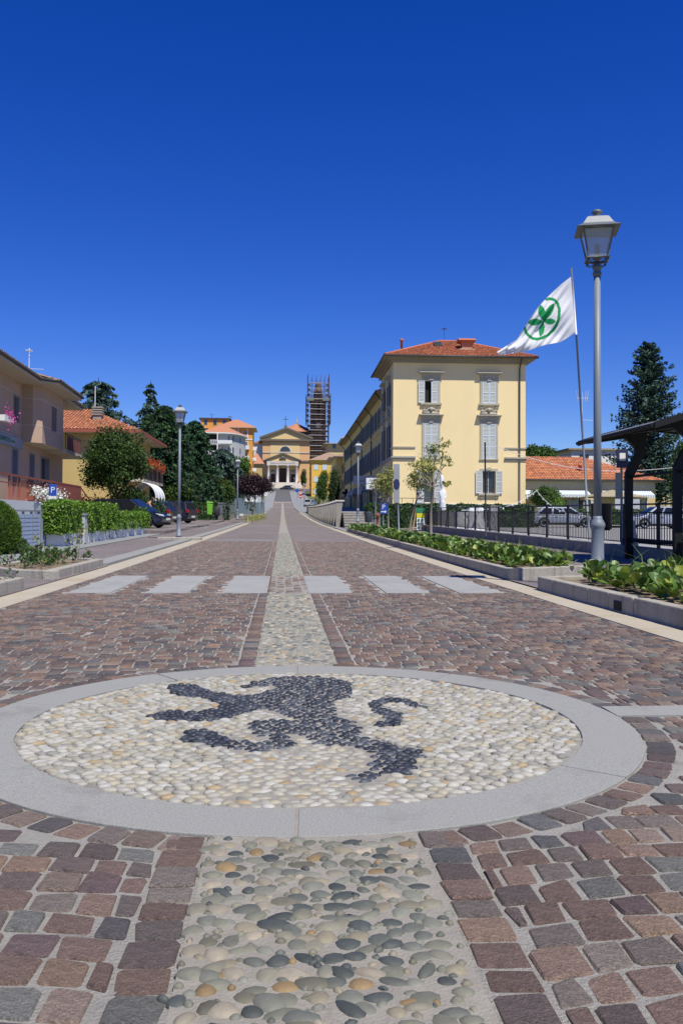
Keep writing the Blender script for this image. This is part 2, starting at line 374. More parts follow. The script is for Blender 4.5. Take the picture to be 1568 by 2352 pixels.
# ---------------------------------------------------------------- pebbles
def pebbles(C, A, B, ang, H, tint, name, m, parent, nmax, dark=False, plural=None):
    n = len(C); k = 10; th = np.arange(k)*2*math.pi/k
    p1_, p2_ = rng.uniform(0, 6.3, (2, n, 1)); rj = .97+.07*np.cos(2*th[None]+p1_)+.06*np.cos(3*th[None]+p2_)+rng.normal(0, .02, (n, k)); rings = []
    for lat, fr in ((-1.0, .86), (.0, 1.0), (.52, .87), (.88, .52)):
        x = np.cos(th)[None]*A[:, None]*rj*fr; y = np.sin(th)[None]*B[:, None]*rj*fr
        X = x*np.cos(ang)[:, None]-y*np.sin(ang)[:, None]; Y = x*np.sin(ang)[:, None]+y*np.cos(ang)[:, None]
        rings.append(np.stack([X, Y, np.repeat((H*lat)[:, None], k, 1)], 2))
    V = np.concatenate(rings+[np.stack([rng.normal(0, .003, n), rng.normal(0, .003, n), H], 1)[:, None]], 1)
    f = [(r*k+i, r*k+(i+1)%k, (r+1)*k+(i+1)%k, (r+1)*k+i) for r in (0, 1, 2) for i in range(k)]; tr = [(3*k+i, 3*k+(i+1)%k, 4*k) for i in range(k)]
    zb = prof(C[:, 1])-.004
    o = np.argsort(C[:, 1]+.3*np.abs(C[:, 0]-.1))
    for i in o[:nmax]:
        me = bpy.data.meshes.new(name); me.from_pydata(V[i].tolist(), [], f+tr); me.update()
        ca = me.color_attributes.new('tint', 'FLOAT_COLOR', 'CORNER'); a = np.ones((len(me.loops), 4), np.float32); a[:, :3] = tint[i]; ca.data.foreach_set('color', a.ravel())
        ob = link(me, name, m, parent, True); ob.location = (C[i, 0], C[i, 1], zb[i])
    r = o[nmax:]
    if len(r):
        W = V[r]+np.stack([C[r, 0], C[r, 1], zb[r]], 1)[:, None]; nv = W.shape[1]; off = (np.arange(len(r))*nv)[:, None, None]
        Q = (np.array(f)[None]+off).reshape(-1, 4); T = (np.array(tr)[None]+off).reshape(-1, 3)
        tq = np.concatenate([np.repeat(tint[r], len(f), 0)]*2+[np.repeat(tint[r], len(tr), 0)])
        ob = np_mesh(plural or name+'s', W.reshape(-1, 3), np.concatenate([Q[:, [0,1,2]], Q[:, [0,2,3]], T]), m, parent, True, tq); ob['kind'] = 'stuff'
def scatter(x0, x1, y0, y1, sx, sy, jit=.3):
    P = []
    for j, y in enumerate(np.arange(y0, y1, sy)):
        for x in np.arange(x0+(sx/2 if j % 2 else 0), x1, sx): P.append((x+rng.normal(0, jit*.5)*sx, y+rng.normal(0, jit*.5)*sy))
    return np.array(P)

# medallion: granite ring, pebble field and the dark rampant beast
med = thing('paving_medallion', 'round pebble mosaic with dark rampant beast inside a grey granite ring', 'medallion', (MC.x, MC.y, 0))
mb = MB()
ja = [-92, -40, 14, 52, 90, 124, 163, 214, 268]
for a0, a1 in zip(ja[:-1], ja[1:]):
    mb = MB(); nseg = 14; vs = []
    for i in range(nseg+1):
        a = R(a0+.2+(a1-a0-.4)*i/nseg)
        for r in (MI, MR):
            x, y = r*math.cos(a), r*math.sin(a); z = float(prof(MC.y+y))
            vs += [(x, y, z-.05), (x, y, z+.004)]
    fs = []
    for i in range(nseg):
        b = i*4; fs += [(b+1, b+3, b+7, b+5), (b, b+1, b+5, b+4), (b+3, b+2, b+6, b+7)]
    fs += [(0, 2, 3, 1), (nseg*4, nseg*4+1, nseg*4+3, nseg*4+2)]
    mb.add(vs, fs).build('ring_stone', M['granite'], med, bevel=.003)
mb = MB().lathe([(MI+.01, -.06), (MI+.01, 0)], n=64); 
for i, p in enumerate(mb.v): mb.v[i] = (p[0], p[1], float(prof(MC.y+p[1]))+p[2]-.0095)
mb.build('pebble_bed', mat('medallion mortar', (.20,.19,.165), (.13,.125,.11), .9, 25, .6, .6, 90), med)
def zpoly(pts): return [ground((500+x*.76531)*.60494, (2520+y*.76531)*.60494) for x, y in pts]
BEAST = zpoly([(545,115),(600,90),(690,72),(800,65),(900,65),(1000,75),(1085,95),(1090,130),(1070,165),(1000,190),(1005,240),(1030,275),(1100,290),(1130,320),(1140,370),(1210,372),(1300,400),(1400,425),(1450,440),(1450,465),(1400,475),(1405,510),(1380,545),(1290,550),(1240,570),(1200,585),(1130,590),(1070,560),(1080,545),(1170,550),(1180,500),(1190,450),(1140,420),(1050,415),(930,405),(880,385),(850,365),(780,350),(800,400),(780,420),(690,435),(640,440),(560,440),(460,425),(400,400),(250,385),(250,345),(330,318),(440,350),(520,385),(620,395),(690,385),(690,365),(600,365),(585,325),(600,290),(700,280),(850,285),(690,245),(660,225),(560,245),(480,275),(430,270),(350,285),(150,285),(90,265),(130,240),(220,235),(330,240),(430,220),(450,205),(400,185),(300,165),(210,155),(180,125),(200,100),(290,105),(430,145),(540,160),(620,155),(680,135),(720,110),(640,115),(560,120)])
TAIL = zpoly([(1174,205),(1186,182),(1250,168),(1370,174),(1425,202),(1475,220),(1400,214),(1350,198),(1270,188),(1232,200),(1268,228),(1338,250),(1342,282),(1310,308),(1240,312),(1195,303),(1252,288),(1270,265),(1216,243)])
def inside(p, poly):
    c = False; n = len(poly); j = n-1
    for i in range(n):
        a, b = poly[i], poly[j]
        if (a.y > p[1]) != (b.y > p[1]) and p[0] < (b.x-a.x)*(p[1]-a.y)/(b.y-a.y)+a.x: c = not c
        j = i
    return c
P = scatter(-MI, MI, -MI, MI, .049, .038, .30); P = P[np.hypot(P[:, 0], P[:, 1]) < MI-.016]
dk = np.array([any(inside((p[0]+MC.x+a, p[1]+MC.y+b), q_) for q_ in (BEAST, TAIL) for a, b in ((0,0), (.017,0), (-.017,0), (0,.013), (0,-.013))) for p in P])
LT = .56*np.array([(.60,.57,.48), (.66,.63,.55), (.50,.48,.41), (.57,.52,.40), (.62,.56,.42), (.42,.41,.36), (.58,.44,.26), (.68,.66,.60)]); LW = np.array([20, 18, 14, 14, 10, 8, 4, 12])/100.
DT = np.array([(.026,.030,.038), (.036,.041,.050), (.058,.064,.074), (.021,.024,.030)])
def pset(P, tints, name, m, parent, nmax, a=(.024,.034), b=(.016,.022), h=(.008,.013), plural=None, spread=.45):
    n = len(P); A = rng.uniform(*a, n); B = rng.uniform(*b, n)
    pebbles(P, A, B, rng.normal(0, spread, n), rng.uniform(*h, n), tints, name, m, parent, nmax, plural=plural)
Pw = P+np.array((MC.x, MC.y))
holder = []
_oc = COL.objects
def local_shift(parent, before):
    for o in parent.children:
        if o.name not in before: o.location = o.location-Vector(parent.location)
bf = {o.name for o in med.children}
pset(Pw[~dk], LT[rng.choice(8, (~dk).sum(), p=LW)]*rng.uniform(.9, 1.08, ((~dk).sum(), 1)), 'pebble', M['pebble'], med, 300)
# denser, smaller dark stones draw the beast
Pd = scatter(-MI, MI, -MI, MI, .043, .034, .18)+np.array((MC.x, MC.y)); dk2 = np.array([inside(p, BEAST) or inside(p, TAIL) for p in Pd]); Pd = Pd[dk2]
pset(Pd, DT[rng.choice(4, len(Pd))]*rng.uniform(.8, 1.3, (len(Pd), 1)), 'dark_pebble', M['dark_pebble'], med, 300, (.019,.028), (.0135,.019), (.009,.014))
local_shift(med, bf)

# pebble strip down the middle of the street
ST = .54*np.array((1.06,1.0,.93))*np.array([(.28,.29,.24), (.33,.325,.26), (.40,.37,.28), (.19,.21,.19), (.11,.13,.13), (.48,.44,.36), (.38,.28,.15), (.30,.32,.28), (.22,.22,.17)]); SWt = np.array([18, 13, 8, 17, 14, 7, 4, 14, 5])/100.
strip = structure(MB().box(SX-SWN, SX+SWN, .6, 2.6, 0, 0).build('pebble_strip', None))
bpy.data.objects.remove(strip)
M['strip_mortar'] = mat('strip mortar', (.34,.31,.26), (.235,.215,.18), .9, 12, .6, .7, 110, spots=((.19,.175,.15), 5, .6, .75))
strip = structure(ribbon('pebble_strip', lambda y: SX-(SWN if y < 3.9 else SW), lambda y: SX+(SWN if y < 3.9 else SW), .6, 205, .0005, M['strip_mortar']))
Pn = scatter(SX-SWN+.02, SX+SWN-.02, .95, 2.50, .0515, .0475, .40)
Pn = Pn[(np.hypot(Pn[:, 0]-MC.x, Pn[:, 1]-MC.y) > MR+.02)]
Ps = scatter(SX-SWN+.012, SX+SWN-.012, .95, 2.50, .040, .037, .6); Ps = Ps[(np.hypot(Ps[:, 0]-MC.x, Ps[:, 1]-MC.y) > MR+.015) & (np.array([np.min(np.hypot(*(Pn-p).T)) for p in Ps]) > .021)]
nb_ = len(Pn); Pn = np.concatenate([Pn, Ps]); n1 = len(Pn)
A1, B1 = np.r_[np.clip(rng.lognormal(-3.50, .24, nb_), .017, .042), rng.uniform(.009, .017, n1-nb_)], np.r_[np.clip(rng.lognormal(-3.76, .24, nb_), .014, .031), rng.uniform(.008, .013, n1-nb_)]
Pf = scatter(SX-SW+.02, SX+SW-.02, 5.2, 42, .058, .047, .42); Pf = Pf[(np.hypot(Pf[:, 0]-MC.x, Pf[:, 1]-MC.y) > MR+.02) & ((Pf[:, 1] < 10.42) | (Pf[:, 1] > 13.5))]
n2 = len(Pf); A2, B2 = rng.uniform(.022, .034, n2), rng.uniform(.016, .024, n2)
C = np.concatenate([Pn, Pf]); nn = len(C)
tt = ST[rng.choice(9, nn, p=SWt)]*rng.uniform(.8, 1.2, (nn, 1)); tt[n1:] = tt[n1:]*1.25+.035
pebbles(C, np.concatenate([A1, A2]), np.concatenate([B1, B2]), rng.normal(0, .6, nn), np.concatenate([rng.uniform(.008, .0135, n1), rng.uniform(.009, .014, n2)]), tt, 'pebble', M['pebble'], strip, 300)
# granite slabs: crossing stripes, cross bands
def slab(name, x0, x1, y0, y1, m=None, dz=.003, parent=None):
    ys_ = np.linspace(y0, y1, max(2, int((y1-y0)/1.5)+1)); mb = MB()
    for a, b in zip(ys_[:-1], ys_[1:]):
        za, zb = float(prof(a))+dz, float(prof(b))+dz
        mb.hexa([(x0,a,za-.05),(x1,a,za-.05),(x1,b,zb-.05),(x0,b,zb-.05)], [(x0,a,za),(x1,a,za),(x1,b,zb),(x0,b,zb)])
    return mb.build(name, m or M['granite'], parent)
cw = structure(bpy.data.objects.new('crosswalk', None)); COL.objects.link(cw)
M['stripe'] = mat('pale granite slab', (.275,.27,.25), (.335,.33,.308), .75, 3, .6, .3, 150, spots=((.18,.18,.172), 1.6, .55, .75))
for a, b in CROSS: slab('stripe', a, b, 10.45, 13.47, M['stripe'], .004, cw)
for a in (0, 1): slab('cross_band', MR+.1+.745*a, MR+.1+.745*a+.741, 3.87, 4.07, parent=road)
for y in (31.2, 61, 98): slab('cross_band', RXL, SX-SW-.15 if y < 60 else RXR, y, y+.25, parent=road, dz=.004, m=M['stripe'])
# ------------------------------------------------------------------ kerbs, pavements, side ground
def slabs(name, x0, x1, y0, y1, ln, m, dz, parent):
    y = y0; i = 0
    while y < y1-.05:
        l = min(ln*random.uniform(.85, 1.15), y1-y); slab(name, x0+random.uniform(-.003,.003), x1, y, y+l-.006, m, dz+random.uniform(0,.002), parent); y += l
gl = structure(ribbon('gutter_left', narrow(RXL-.42), narrow(RXL-.005), -4, 205, -.004, M['cream_stone']))
gr_ = structure(ribbon('gutter_right', narrow(RXR+.005), narrow(RXR+.39), -4, 205, -.004, M['cream_stone']))
slabs('gutter_slab', RXL-.41, RXL-.005, 3, 62, 1.0, M['cream_stone'], .003, gl)
slabs('gutter_slab', RXR+.005, RXR+.375, 3, 62, 1.0, M['cream_stone'], .003, gr_)
kl = structure(ribbon('kerb_left', narrow(-3.50), narrow(-3.16), 16, 205, .045, M['granite'], .1))
slabs('kerb_stone', -3.52, -3.14, 16.02, 60, 1.1, M['granite'], .05, kl)
kr = structure(ribbon('kerb_right', narrow(3.30), narrow(3.62), 46.6, 205, .045, M['granite'], .1))
structure(ribbon('pavement_left', -5.6, lambda y: -3.10 if y < 16 else narrow(-3.5)(y), 2, 140, .02, M['side_setts'], .2))
structure(ribbon('footway_left', -6.5, -5.2, 2, 40, .034, M['sidewalk']))
structure(ribbon('parking_left', -16, -5.1, 38.5, 78, .16, M['side_setts'], .4))
structure(ribbon('pavement_right', lambda y: 3.28 if y < 46.5 else narrow(3.6)(y), lambda y: 8.2 if y < 56 else 5.0, 2, 140, .02, M['side_setts']))
M['lot'] = mat('pale lot asphalt', (.26,.25,.235), (.33,.32,.30), .95, .6, .6, .3, 30)
structure(ribbon('parking_lot', 8.2, 60, 8, 72, .06, M['lot']))
structure(ribbon('road_upper', narrow(RXL), narrow(RXR), 205, 318, .0, M['asphalt']))
structure(ribbon('piazza', -30, 24, 282, 318, .02, M['asphalt']))
structure(ribbon('pavement_upper_left', narrow(-6.5), narrow(RXL-.05), 140, 284, .10, M['sidewalk'], .15))
structure(ribbon('pavement_upper_right', narrow(RXR+.05), narrow(9), 140, 284, .10, M['sidewalk'], .15))
rbump = structure(ribbon('raised_crossing', narrow(RXL), narrow(RXR), 205, 214, .06, M['asphalt'], .1))
for i in range(9):                            # white and orange blocks on the ramp of the raised crossing
    x0 = -2.0+i*.48; o = slab('ramp_block', x0, x0+.47, 205.3, 206.6, mat('ramp paint %d' % i, (.75,.75,.72) if i % 2 else (.70,.38,.08)), .07, rbump)
    o = slab('ramp_block', x0, x0+.47, 211.8, 213.4, mat('ramp paint b%d' % i, (.75,.75,.72) if i % 2 == 0 else (.70,.38,.08)), .07, rbump)
# painted bay lines on the left
for (x0, y0, x1, y1) in ((-6.0, 41.5, -3.9, 46.5), (-5.6, 52.0, -3.9, 58.5), (-5.2,59.5,-3.9,66)):
    mb = MB(); d = .07; z0, z1 = float(prof(y0))+.168, float(prof(y1))+.168
    mb.quad((x0-d,y0,z0), (x0+d,y0,z0), (x1+d,y1,z1), (x1-d,y1,z1)); structure(mb.build('bay_line', M['paint']))

# ------------------------------------------------------------------ leaves
def leaf_quads(C, size, tilt_up=.0, aspect=.55, seed=1, nrm=None, droop=None):   # C (n,3) centres; returns V, F quads (rhombic leaves)
    r = np.random.default_rng(seed); n = len(C); a = r.normal(size=(n,3)); 
    if droop is not None: a = a*.55+np.asarray(droop)
    a /= np.linalg.norm(a, axis=1, keepdims=True)
    b = r.normal(size=(n,3)); 
    if nrm is not None: b = np.cross(nrm+.6*r.normal(size=(n,3)), a)
    b -= (a*b).sum(1, keepdims=True)*a; b /= np.maximum(np.linalg.norm(b, axis=1, keepdims=True), 1e-6)
    s = size*r.uniform(.6, 1.3, (n,1)); w = s*aspect
    V = np.stack([C-a*s*.5, C+b*w*.5-a*s*.05, C+a*s*.5, C-b*w*.5-a*s*.05], 1).reshape(-1, 3)
    return V, np.arange(4*n).reshape(n, 4)
def shell(n, c, rad, r, inner=.55):           # points through an ellipsoid, thicker towards its skin
    d = r.normal(size=(n,3)); d /= np.linalg.norm(d, axis=1, keepdims=True)
    return np.asarray(c)+d*np.asarray(rad)*(inner+(1-inner)*r.uniform(0, 1, (n,1))**.6), d
def foliage(name, blobs, per, size, m, parent, seed=1, aspect=.55, hues=None, clump=0, up=.25):
    # blobs: (centre, radii); leaves lie in small clumps on each blob, with per-clump light and dark tints
    r = np.random.default_rng(seed); Cs = []; Ns = []; Ts = []
    hues = np.asarray(hues if hues is not None else [(1,1,1)])
    for c, rad in blobs:
        k = max(3, int(per/14)); cc, dd = shell(k, c, rad, r, .5)
        cr = np.mean(rad)*.26
        pts = np.repeat(cc, 14, 0)+r.normal(size=(k*14,3))*cr*np.array((1,1,.7)); nn = np.repeat(dd, 14, 0)+np.array((0,0,up))
        t = hues[r.integers(len(hues), size=k)]*r.uniform(.65, 1.3, (k,1)); Cs.append(pts); Ns.append(nn); Ts.append(np.repeat(t, 14, 0)*r.uniform(.8, 1.2, (k*14,1)))
    C = np.concatenate(Cs); N_ = np.concatenate(Ns); T = np.concatenate(Ts)
    V, Fq = leaf_quads(C, size, aspect=aspect, seed=seed+1, nrm=N_)
    return np_mesh(name, V, Fq, m, parent, False, T)
M['leaf'] = mat('green leaf', (.055,.105,.022), (.085,.15,.035), .55, 3, .6, tint=True, backlit=.3, spec=.3)
M['olive_leaf'] = mat('pale olive leaf', (.25,.28,.07), (.36,.36,.11), .55, 3, .6, tint=True, backlit=.3, spec=.3)
M['box_leaf'] = mat('bright hedge leaf', (.10,.20,.018), (.16,.28,.03), .45, 3, .6, tint=True, backlit=.3)
M['dark_leaf'] = mat('dark hedge leaf', (.028,.062,.016), (.05,.095,.025), .55, 3, .6, tint=True, backlit=.2)
M['needle'] = mat('conifer needle', (.03,.07,.034), (.055,.11,.05), .6, 2, .6, tint=True, backlit=.15, spec=.2)
M['blue_needle'] = mat('blue cedar needle', (.06,.11,.085), (.10,.155,.125), .6, 2, .6, tint=True, backlit=.15, spec=.2)
M['purple_leaf'] = mat('purple plum leaf', (.022,.010,.014), (.04,.016,.02), .5, 2, .6, tint=True, backlit=.15)
M['bergenia'] = mat('broad glossy leaf', (.068,.14,.020), (.125,.205,.036), .42, 14, .6, .2, 60, tint=True, backlit=.22, spec=.5)
M['bark'] = mat('grey bark', (.16,.135,.11), (.26,.23,.19), .9, 9, .6, .8, 40, stretch=(3,3,.6))
M['petal'] = mat('white petal', (.80,.80,.76), None, .6, backlit=.2)
M['red_petal'] = mat('red petal', (.62,.045,.02), None, .6, backlit=.2)
M['pink_petal'] = mat('magenta petal', (.55,.05,.28), None, .6, backlit=.2)
M['grass'] = mat('grass blade', (.12,.20,.03), (.22,.27,.07), .6, 3, .6, backlit=.3, tint=True)

# paddle leaves of the beds
def paddle(s=1.0):
    th = [0, .5, 1.0, 1.55, 2.1, 2.6, math.pi, -2.6, -2.1, -1.55, -1.0, -.5]; vs = [(0, 0, .0), (0, .35, .03)]
    for t in th:
        x = .44*math.sin(t)*(1-.12*math.cos(t)); y = .62-.52*math.cos(t); vs.append((x, y, .05+.22*x*x*3+.02*math.sin(5*t)))
    vs.append((0, .62, .0)); n = len(th)
    fs = [(2+i, 2+(i+1)%n, 2+n) for i in range(n)]+[(0, 2, 2+n)]
    return [(a*s, b*s, c*s) for a, b, c in vs], fs
PV, PF = paddle(); PVn = np.array(PV)
def paddle_mats(plants, r, size=(.085,.145), per=(9,14)):
    mats = []
    for (x, y, z) in plants:
        k = r.integers(*per); zoom_ = r.uniform(.75, 1.15)
        for i in range(k):
            a = 2*math.pi*(i+r.uniform(-.3,.3))/k; inner = r.random() < .4; el = r.uniform(.75, 1.25) if inner else r.uniform(.15, .75); s = r.uniform(*size)*zoom_
            base = Vector((x, y, z+r.uniform(.01,.05)))+Vector((math.cos(a), math.sin(a), 0))*r.uniform(.01,.05)
            base.z += r.uniform(.05, .15) if inner else r.uniform(.0, .08)
            mats.append((Matrix.Translation(base) @ Matrix.Rotation(a-math.pi/2, 4, 'Z') @ Matrix.Rotation(el, 4, 'X') @ Matrix.Rotation(r.normal()*.3, 4, 'Y') @ Matrix.Scale(s, 4)))
    return mats
LEAFT = np.array([(.70,.80,.8), (1,1,1), (1.4,1.25,1.1), (2.0,1.6,1.4), (.85,.95,.9), (2.9,1.9,1.2)])
def bed(parent, plants, seed, nobj):
    r = np.random.default_rng(seed); ms = paddle_mats(plants, r); loc = Vector(parent.location)
    order = sorted(range(len(ms)), key=lambda i: ms[i].translation.y)
    meshes = []
    for t in LEAFT:
        me = bpy.data.meshes.new('leaf'); me.from_pydata(PV, [], PF); me.update(); me.materials.append(M['bergenia'])
        ca = me.color_attributes.new('tint', 'FLOAT_COLOR', 'CORNER'); a = np.ones((len(me.loops),4), np.float32); a[:, :3] = t; ca.data.foreach_set('color', a.ravel()); me.polygons.foreach_set('use_smooth', [True]*len(me.polygons)); meshes.append(me)
    pw = np.array([4,6,6,3,4,.8]); pw = pw/pw.sum()
    for i in order[:nobj]:
        o = bpy.data.objects.new('leaf', meshes[r.choice(6, p=pw)]); COL.objects.link(o); o.parent = parent; m_ = ms[i].copy(); m_.translation -= loc; o.matrix_local = m_
    rest = order[nobj:]
    if rest:
        A = np.array([np.array(ms[i]) for i in rest]); V = np.einsum('nij,kj->nki', A[:, :3, :3], PVn)+A[:, None, :3, 3]-np.array(loc)
        n, k = V.shape[:2]; Fq = (np.array(PF)[None]+(np.arange(n)*k)[:, None, None]).reshape(-1, 3); T = np.repeat(LEAFT[r.choice(6, n, p=pw)]*r.uniform(.85,1.15,(n,1)), len(PF), 0)
        o = np_mesh('foliage', V.reshape(-1, 3), Fq, M['bergenia'], parent, True, T); o['kind'] = 'stuff'
def kerb_line(parent, pts, w, h, ln, z_at, name='kerb_stone', m=None):   # kerb stones along a polyline, inner side to the left of travel
    loc = Vector(parent.location)
    for (ax, ay), (bx, by) in zip(pts[:-1], pts[1:]):
        L_ = math.hypot(bx-ax, by-ay); n = max(1, round(L_/ln)); ux, uy = (bx-ax)/L_, (by-ay)/L_; nx, ny = -uy, ux
        for i in range(n):
            s0, s1 = L_*i/n+.004, L_*(i+1)/n-.004; j = random.uniform(-.004, .004)
            q = [(ax+ux*s+nx*p, ay+uy*s+ny*p) for s, p in ((s0, j), (s1, j), (s1, w), (s0, w))]
            b = [(x-loc.x, y-loc.y, z_at(y)-.06-loc.z) for x, y in q]; t = [(x-loc.x, y-loc.y, z_at(y)+h-loc.z) for x, y in q]
            MB().hexa(b, t).build(name, m or M['kerb'], parent, bevel=.012)
zg = lambda y: float(prof(y))+.02
def soil(parent, poly, h):
    l = Vector(parent.location); mb = MB(); mb.quad(*[(x-l.x, y-l.y, zg(y)+h-l.z) for x, y in poly]); return mb.build('soil', M['soil'], parent)
def blades(name, pts, h, m, parent, seed, spread=.5):
    r = np.random.default_rng(seed); V = []; Fq = []
    for p in pts:
        p = np.array(p); d = r.normal(size=3)*spread; d[2] = 0; hh = h*r.uniform(.5, 1.2); w = np.cross(d+1e-3, (0,0,1)); w = w/np.linalg.norm(w)*.006
        mid = p+np.array((0,0,hh*.6))+d*hh*.25; tip = p+np.array((0,0,hh*.9))+d*hh
        b = len(V); V += [p-w, p+w, mid+w*.8, mid-w*.8, tip+w*.15, tip-w*.15]; Fq += [(b,b+1,b+2,b+3), (b+3,b+2,b+4,b+5)]
    loc = np.array(parent.location) if parent else 0
    o = np_mesh(name, np.array(V)-loc, np.array(Fq), m, parent, False, np.repeat(r.uniform(.7,1.4,(len(pts),1))*np.ones((1,3)), 2, 0)); o['kind'] = 'stuff'; return o

KH = .155
pr = thing('planter_bed', 'long kerbed bed of broad-leaved plants running beside the fence towards the yellow building', 'planter', (3.3, 12.4, float(zg(12.4))))
kerb_line(pr, [(4.62,13.15), (3.30,12.4)], .14, KH+.02, .75, zg)
for o in list(pr.children): pass
kerb_line(pr, [(3.46,46.5), (3.30,12.4)][::1], -.14+.28, KH, 1.05, zg) if False else kerb_line(pr, [(3.30,12.4), (3.46,46.5)], -.14, KH, 1.05, zg)
kerb_line(pr, [(4.62,13.15), (4.75,46.5)], .12, KH, 1.05, zg); kerb_line(pr, [(3.46,46.5), (4.75,46.5)], -.14, KH, .7, zg)
soil(pr, [(3.35,12.5), (4.6,13.2), (4.7,46.4), (3.5,46.4)], .10)
r_ = np.random.default_rng(3); pl = []
for y in np.arange(12.95, 46.2, .22):
    for x in (3.62, 3.85, 4.08, 4.32, 4.55):
        if y < 14 and x > 4.45: continue
        if r_.random() < .93: pl.append((x+r_.normal()*.06, y+r_.normal()*.07, zg(y)+.10))
bed(pr, pl, 11, 300)
pn = thing('planter_bed', 'kerbed bed of broad-leaved plants round the foot of the nearest lamp post', 'planter', (3.26, 10.9, float(zg(10.9))))
kerb_line(pn, [(3.30,5.6), (3.24,10.9)], -.14, KH, .62, zg); kerb_line(pn, [(3.24,10.9), (4.7,11.45)], -.13, KH, .7, zg)
soil(pn, [(3.30,5.6), (4.9,5.6), (4.75,11.4), (3.28,10.85)], .11)
pl = []
for y in np.arange(5.9, 10.8, .22):
    for x in (3.60, 3.85, 4.1, 4.38, 4.66, 4.9):
        if math.hypot(x-4.055, (y-10.98)*.5) > .22 and r_.random() < .92 and not (y > 10.2 and x < 3.7): pl.append((x+r_.normal()*.06, y+r_.normal()*.07, zg(y)+.11))
bed(pn, pl, 12, 220)
blades('grass', [(4.3+r_.normal()*.4, y, zg(y)+.15) for y in r_.uniform(7.5, 10.5, 60)], .42, M['grass'], pn, 5, .5)
blades('grass', [(4.3+r_.normal()*.3, y, zg(y)+.15) for y in r_.uniform(13.5, 20, 160)], .34, M['grass'], pr, 6, .5)
# left beds: rough weeds between granite kerbs
def weeds(name, pts, seed, m, parent, size=.05, n=26, h=.3):
    r = np.random.default_rng(seed); C = []; mb = MB(); loc = np.array(parent.location)
    for p in pts:
        hh = h*r.uniform(.5, 1.6); lean = r.normal(size=2)*.35; top = np.array(p)+np.array((lean[0]*hh, lean[1]*hh, hh)); mb.tube([np.array(p)-loc, (np.array(p)*.5+top*.5)-loc+r.normal(size=3)*.01, top-loc], [.006,.004,.002], 4)
        for k in range(n): f = r.uniform(.1, 1.05); C.append(np.array(p)*(1-f)+top*f+r.normal(size=3)*.055*(1.25-f))
    mb.build('stem', M['bark'], parent); V, Fq = leaf_quads(np.array(C)-loc, size, aspect=.6, seed=seed)
    o = np_mesh(name, V, Fq, m, parent, False, r.uniform(.6, 1.4, (len(C),1))*np.ones((1,3))); o['kind'] = 'stuff'; return o
plf = thing('planter_bed', 'low granite bed of straggly weeds at the left end of the crossing', 'planter', (-3.17, 12.4, zg(12.4)))
kerb_line(plf, [(-3.17,12.4), (-3.17,15.8)], .15, KH-.03, 1.1, zg); kerb_line(plf, [(-3.17,12.4), (-3.75,12.65), (-4.35,13.3), (-4.6,14.1)], -.15, KH-.035, .7, zg)
kerb_line(plf, [(-3.17,15.8), (-3.6,16.3), (-4.3,16.6)], .15, KH-.04, .6, zg); kerb_line(plf, [(-4.6,14.1), (-4.3,16.6)], -.13, KH-.04, .8, zg)
soil(plf, [(-3.25,12.55), (-3.25,15.75), (-3.7,16.2), (-4.3,16.5), (-4.55,14.1), (-4.25,13.4), (-3.7,12.8)], .08)
weeds('weeds', [(-3.85+r_.normal()*.22, y, zg(y)+.12) for y in r_.uniform(13.3, 15.7, 42)], 21, M['leaf'], plf, .065, 30, .17)
weeds('tall_weeds', [(-3.75, 14.4, zg(14)+.12), (-3.7, 14.5, zg(14)+.12), (-3.5,15.3,zg(15)+.12)], 22, M['olive_leaf'], plf, .06, 26, .5)
r2 = np.random.default_rng(4); V, Fq = leaf_quads(np.array([(-.6+r2.normal()*.3, 1.0+r2.uniform(-.6,1), .22+r2.uniform(0,.1)) for i in range(12)]), .035, aspect=.9, seed=2); np_mesh('flower', V, Fq, M['pink_petal'], plf)
pl2 = thing('planter_bed', 'near corner of a granite kerbed bed cut by the left picture edge', 'planter', (-3.13, 10.9, zg(10.9)))
kerb_line(pl2, [(-3.15,6.5), (-3.13,10.9)], .15, KH-.02, 1.1, zg); kerb_line(pl2, [(-3.13,10.9), (-4.4,11.15)], .15, KH-.02, .7, zg); kerb_line(pl2, [(-3.15,6.5), (-4.5,6.5)], -.15, KH-.02, .7, zg); kerb_line(pl2, [(-4.5,6.4), (-4.5,11.1)], -.12, KH-.02, .95, zg); kerb_line(pn, [(3.2,5.6), (5.0,5.6)], .14, KH, .7, zg); kerb_line(pn, [(5.0,5.6), (4.75,11.4)], .12, KH, .8, zg); soil(pl2, [(-3.25,6.5), (-3.2,10.8), (-4.4,11.0), (-4.4,6.5)], .12)
weeds('weeds', [(-3.65+r_.normal()*.2, y, zg(y)+.12) for y in r_.uniform(8.5, 10.7, 26)], 23, M['leaf'], pl2, .05, 22, .16)

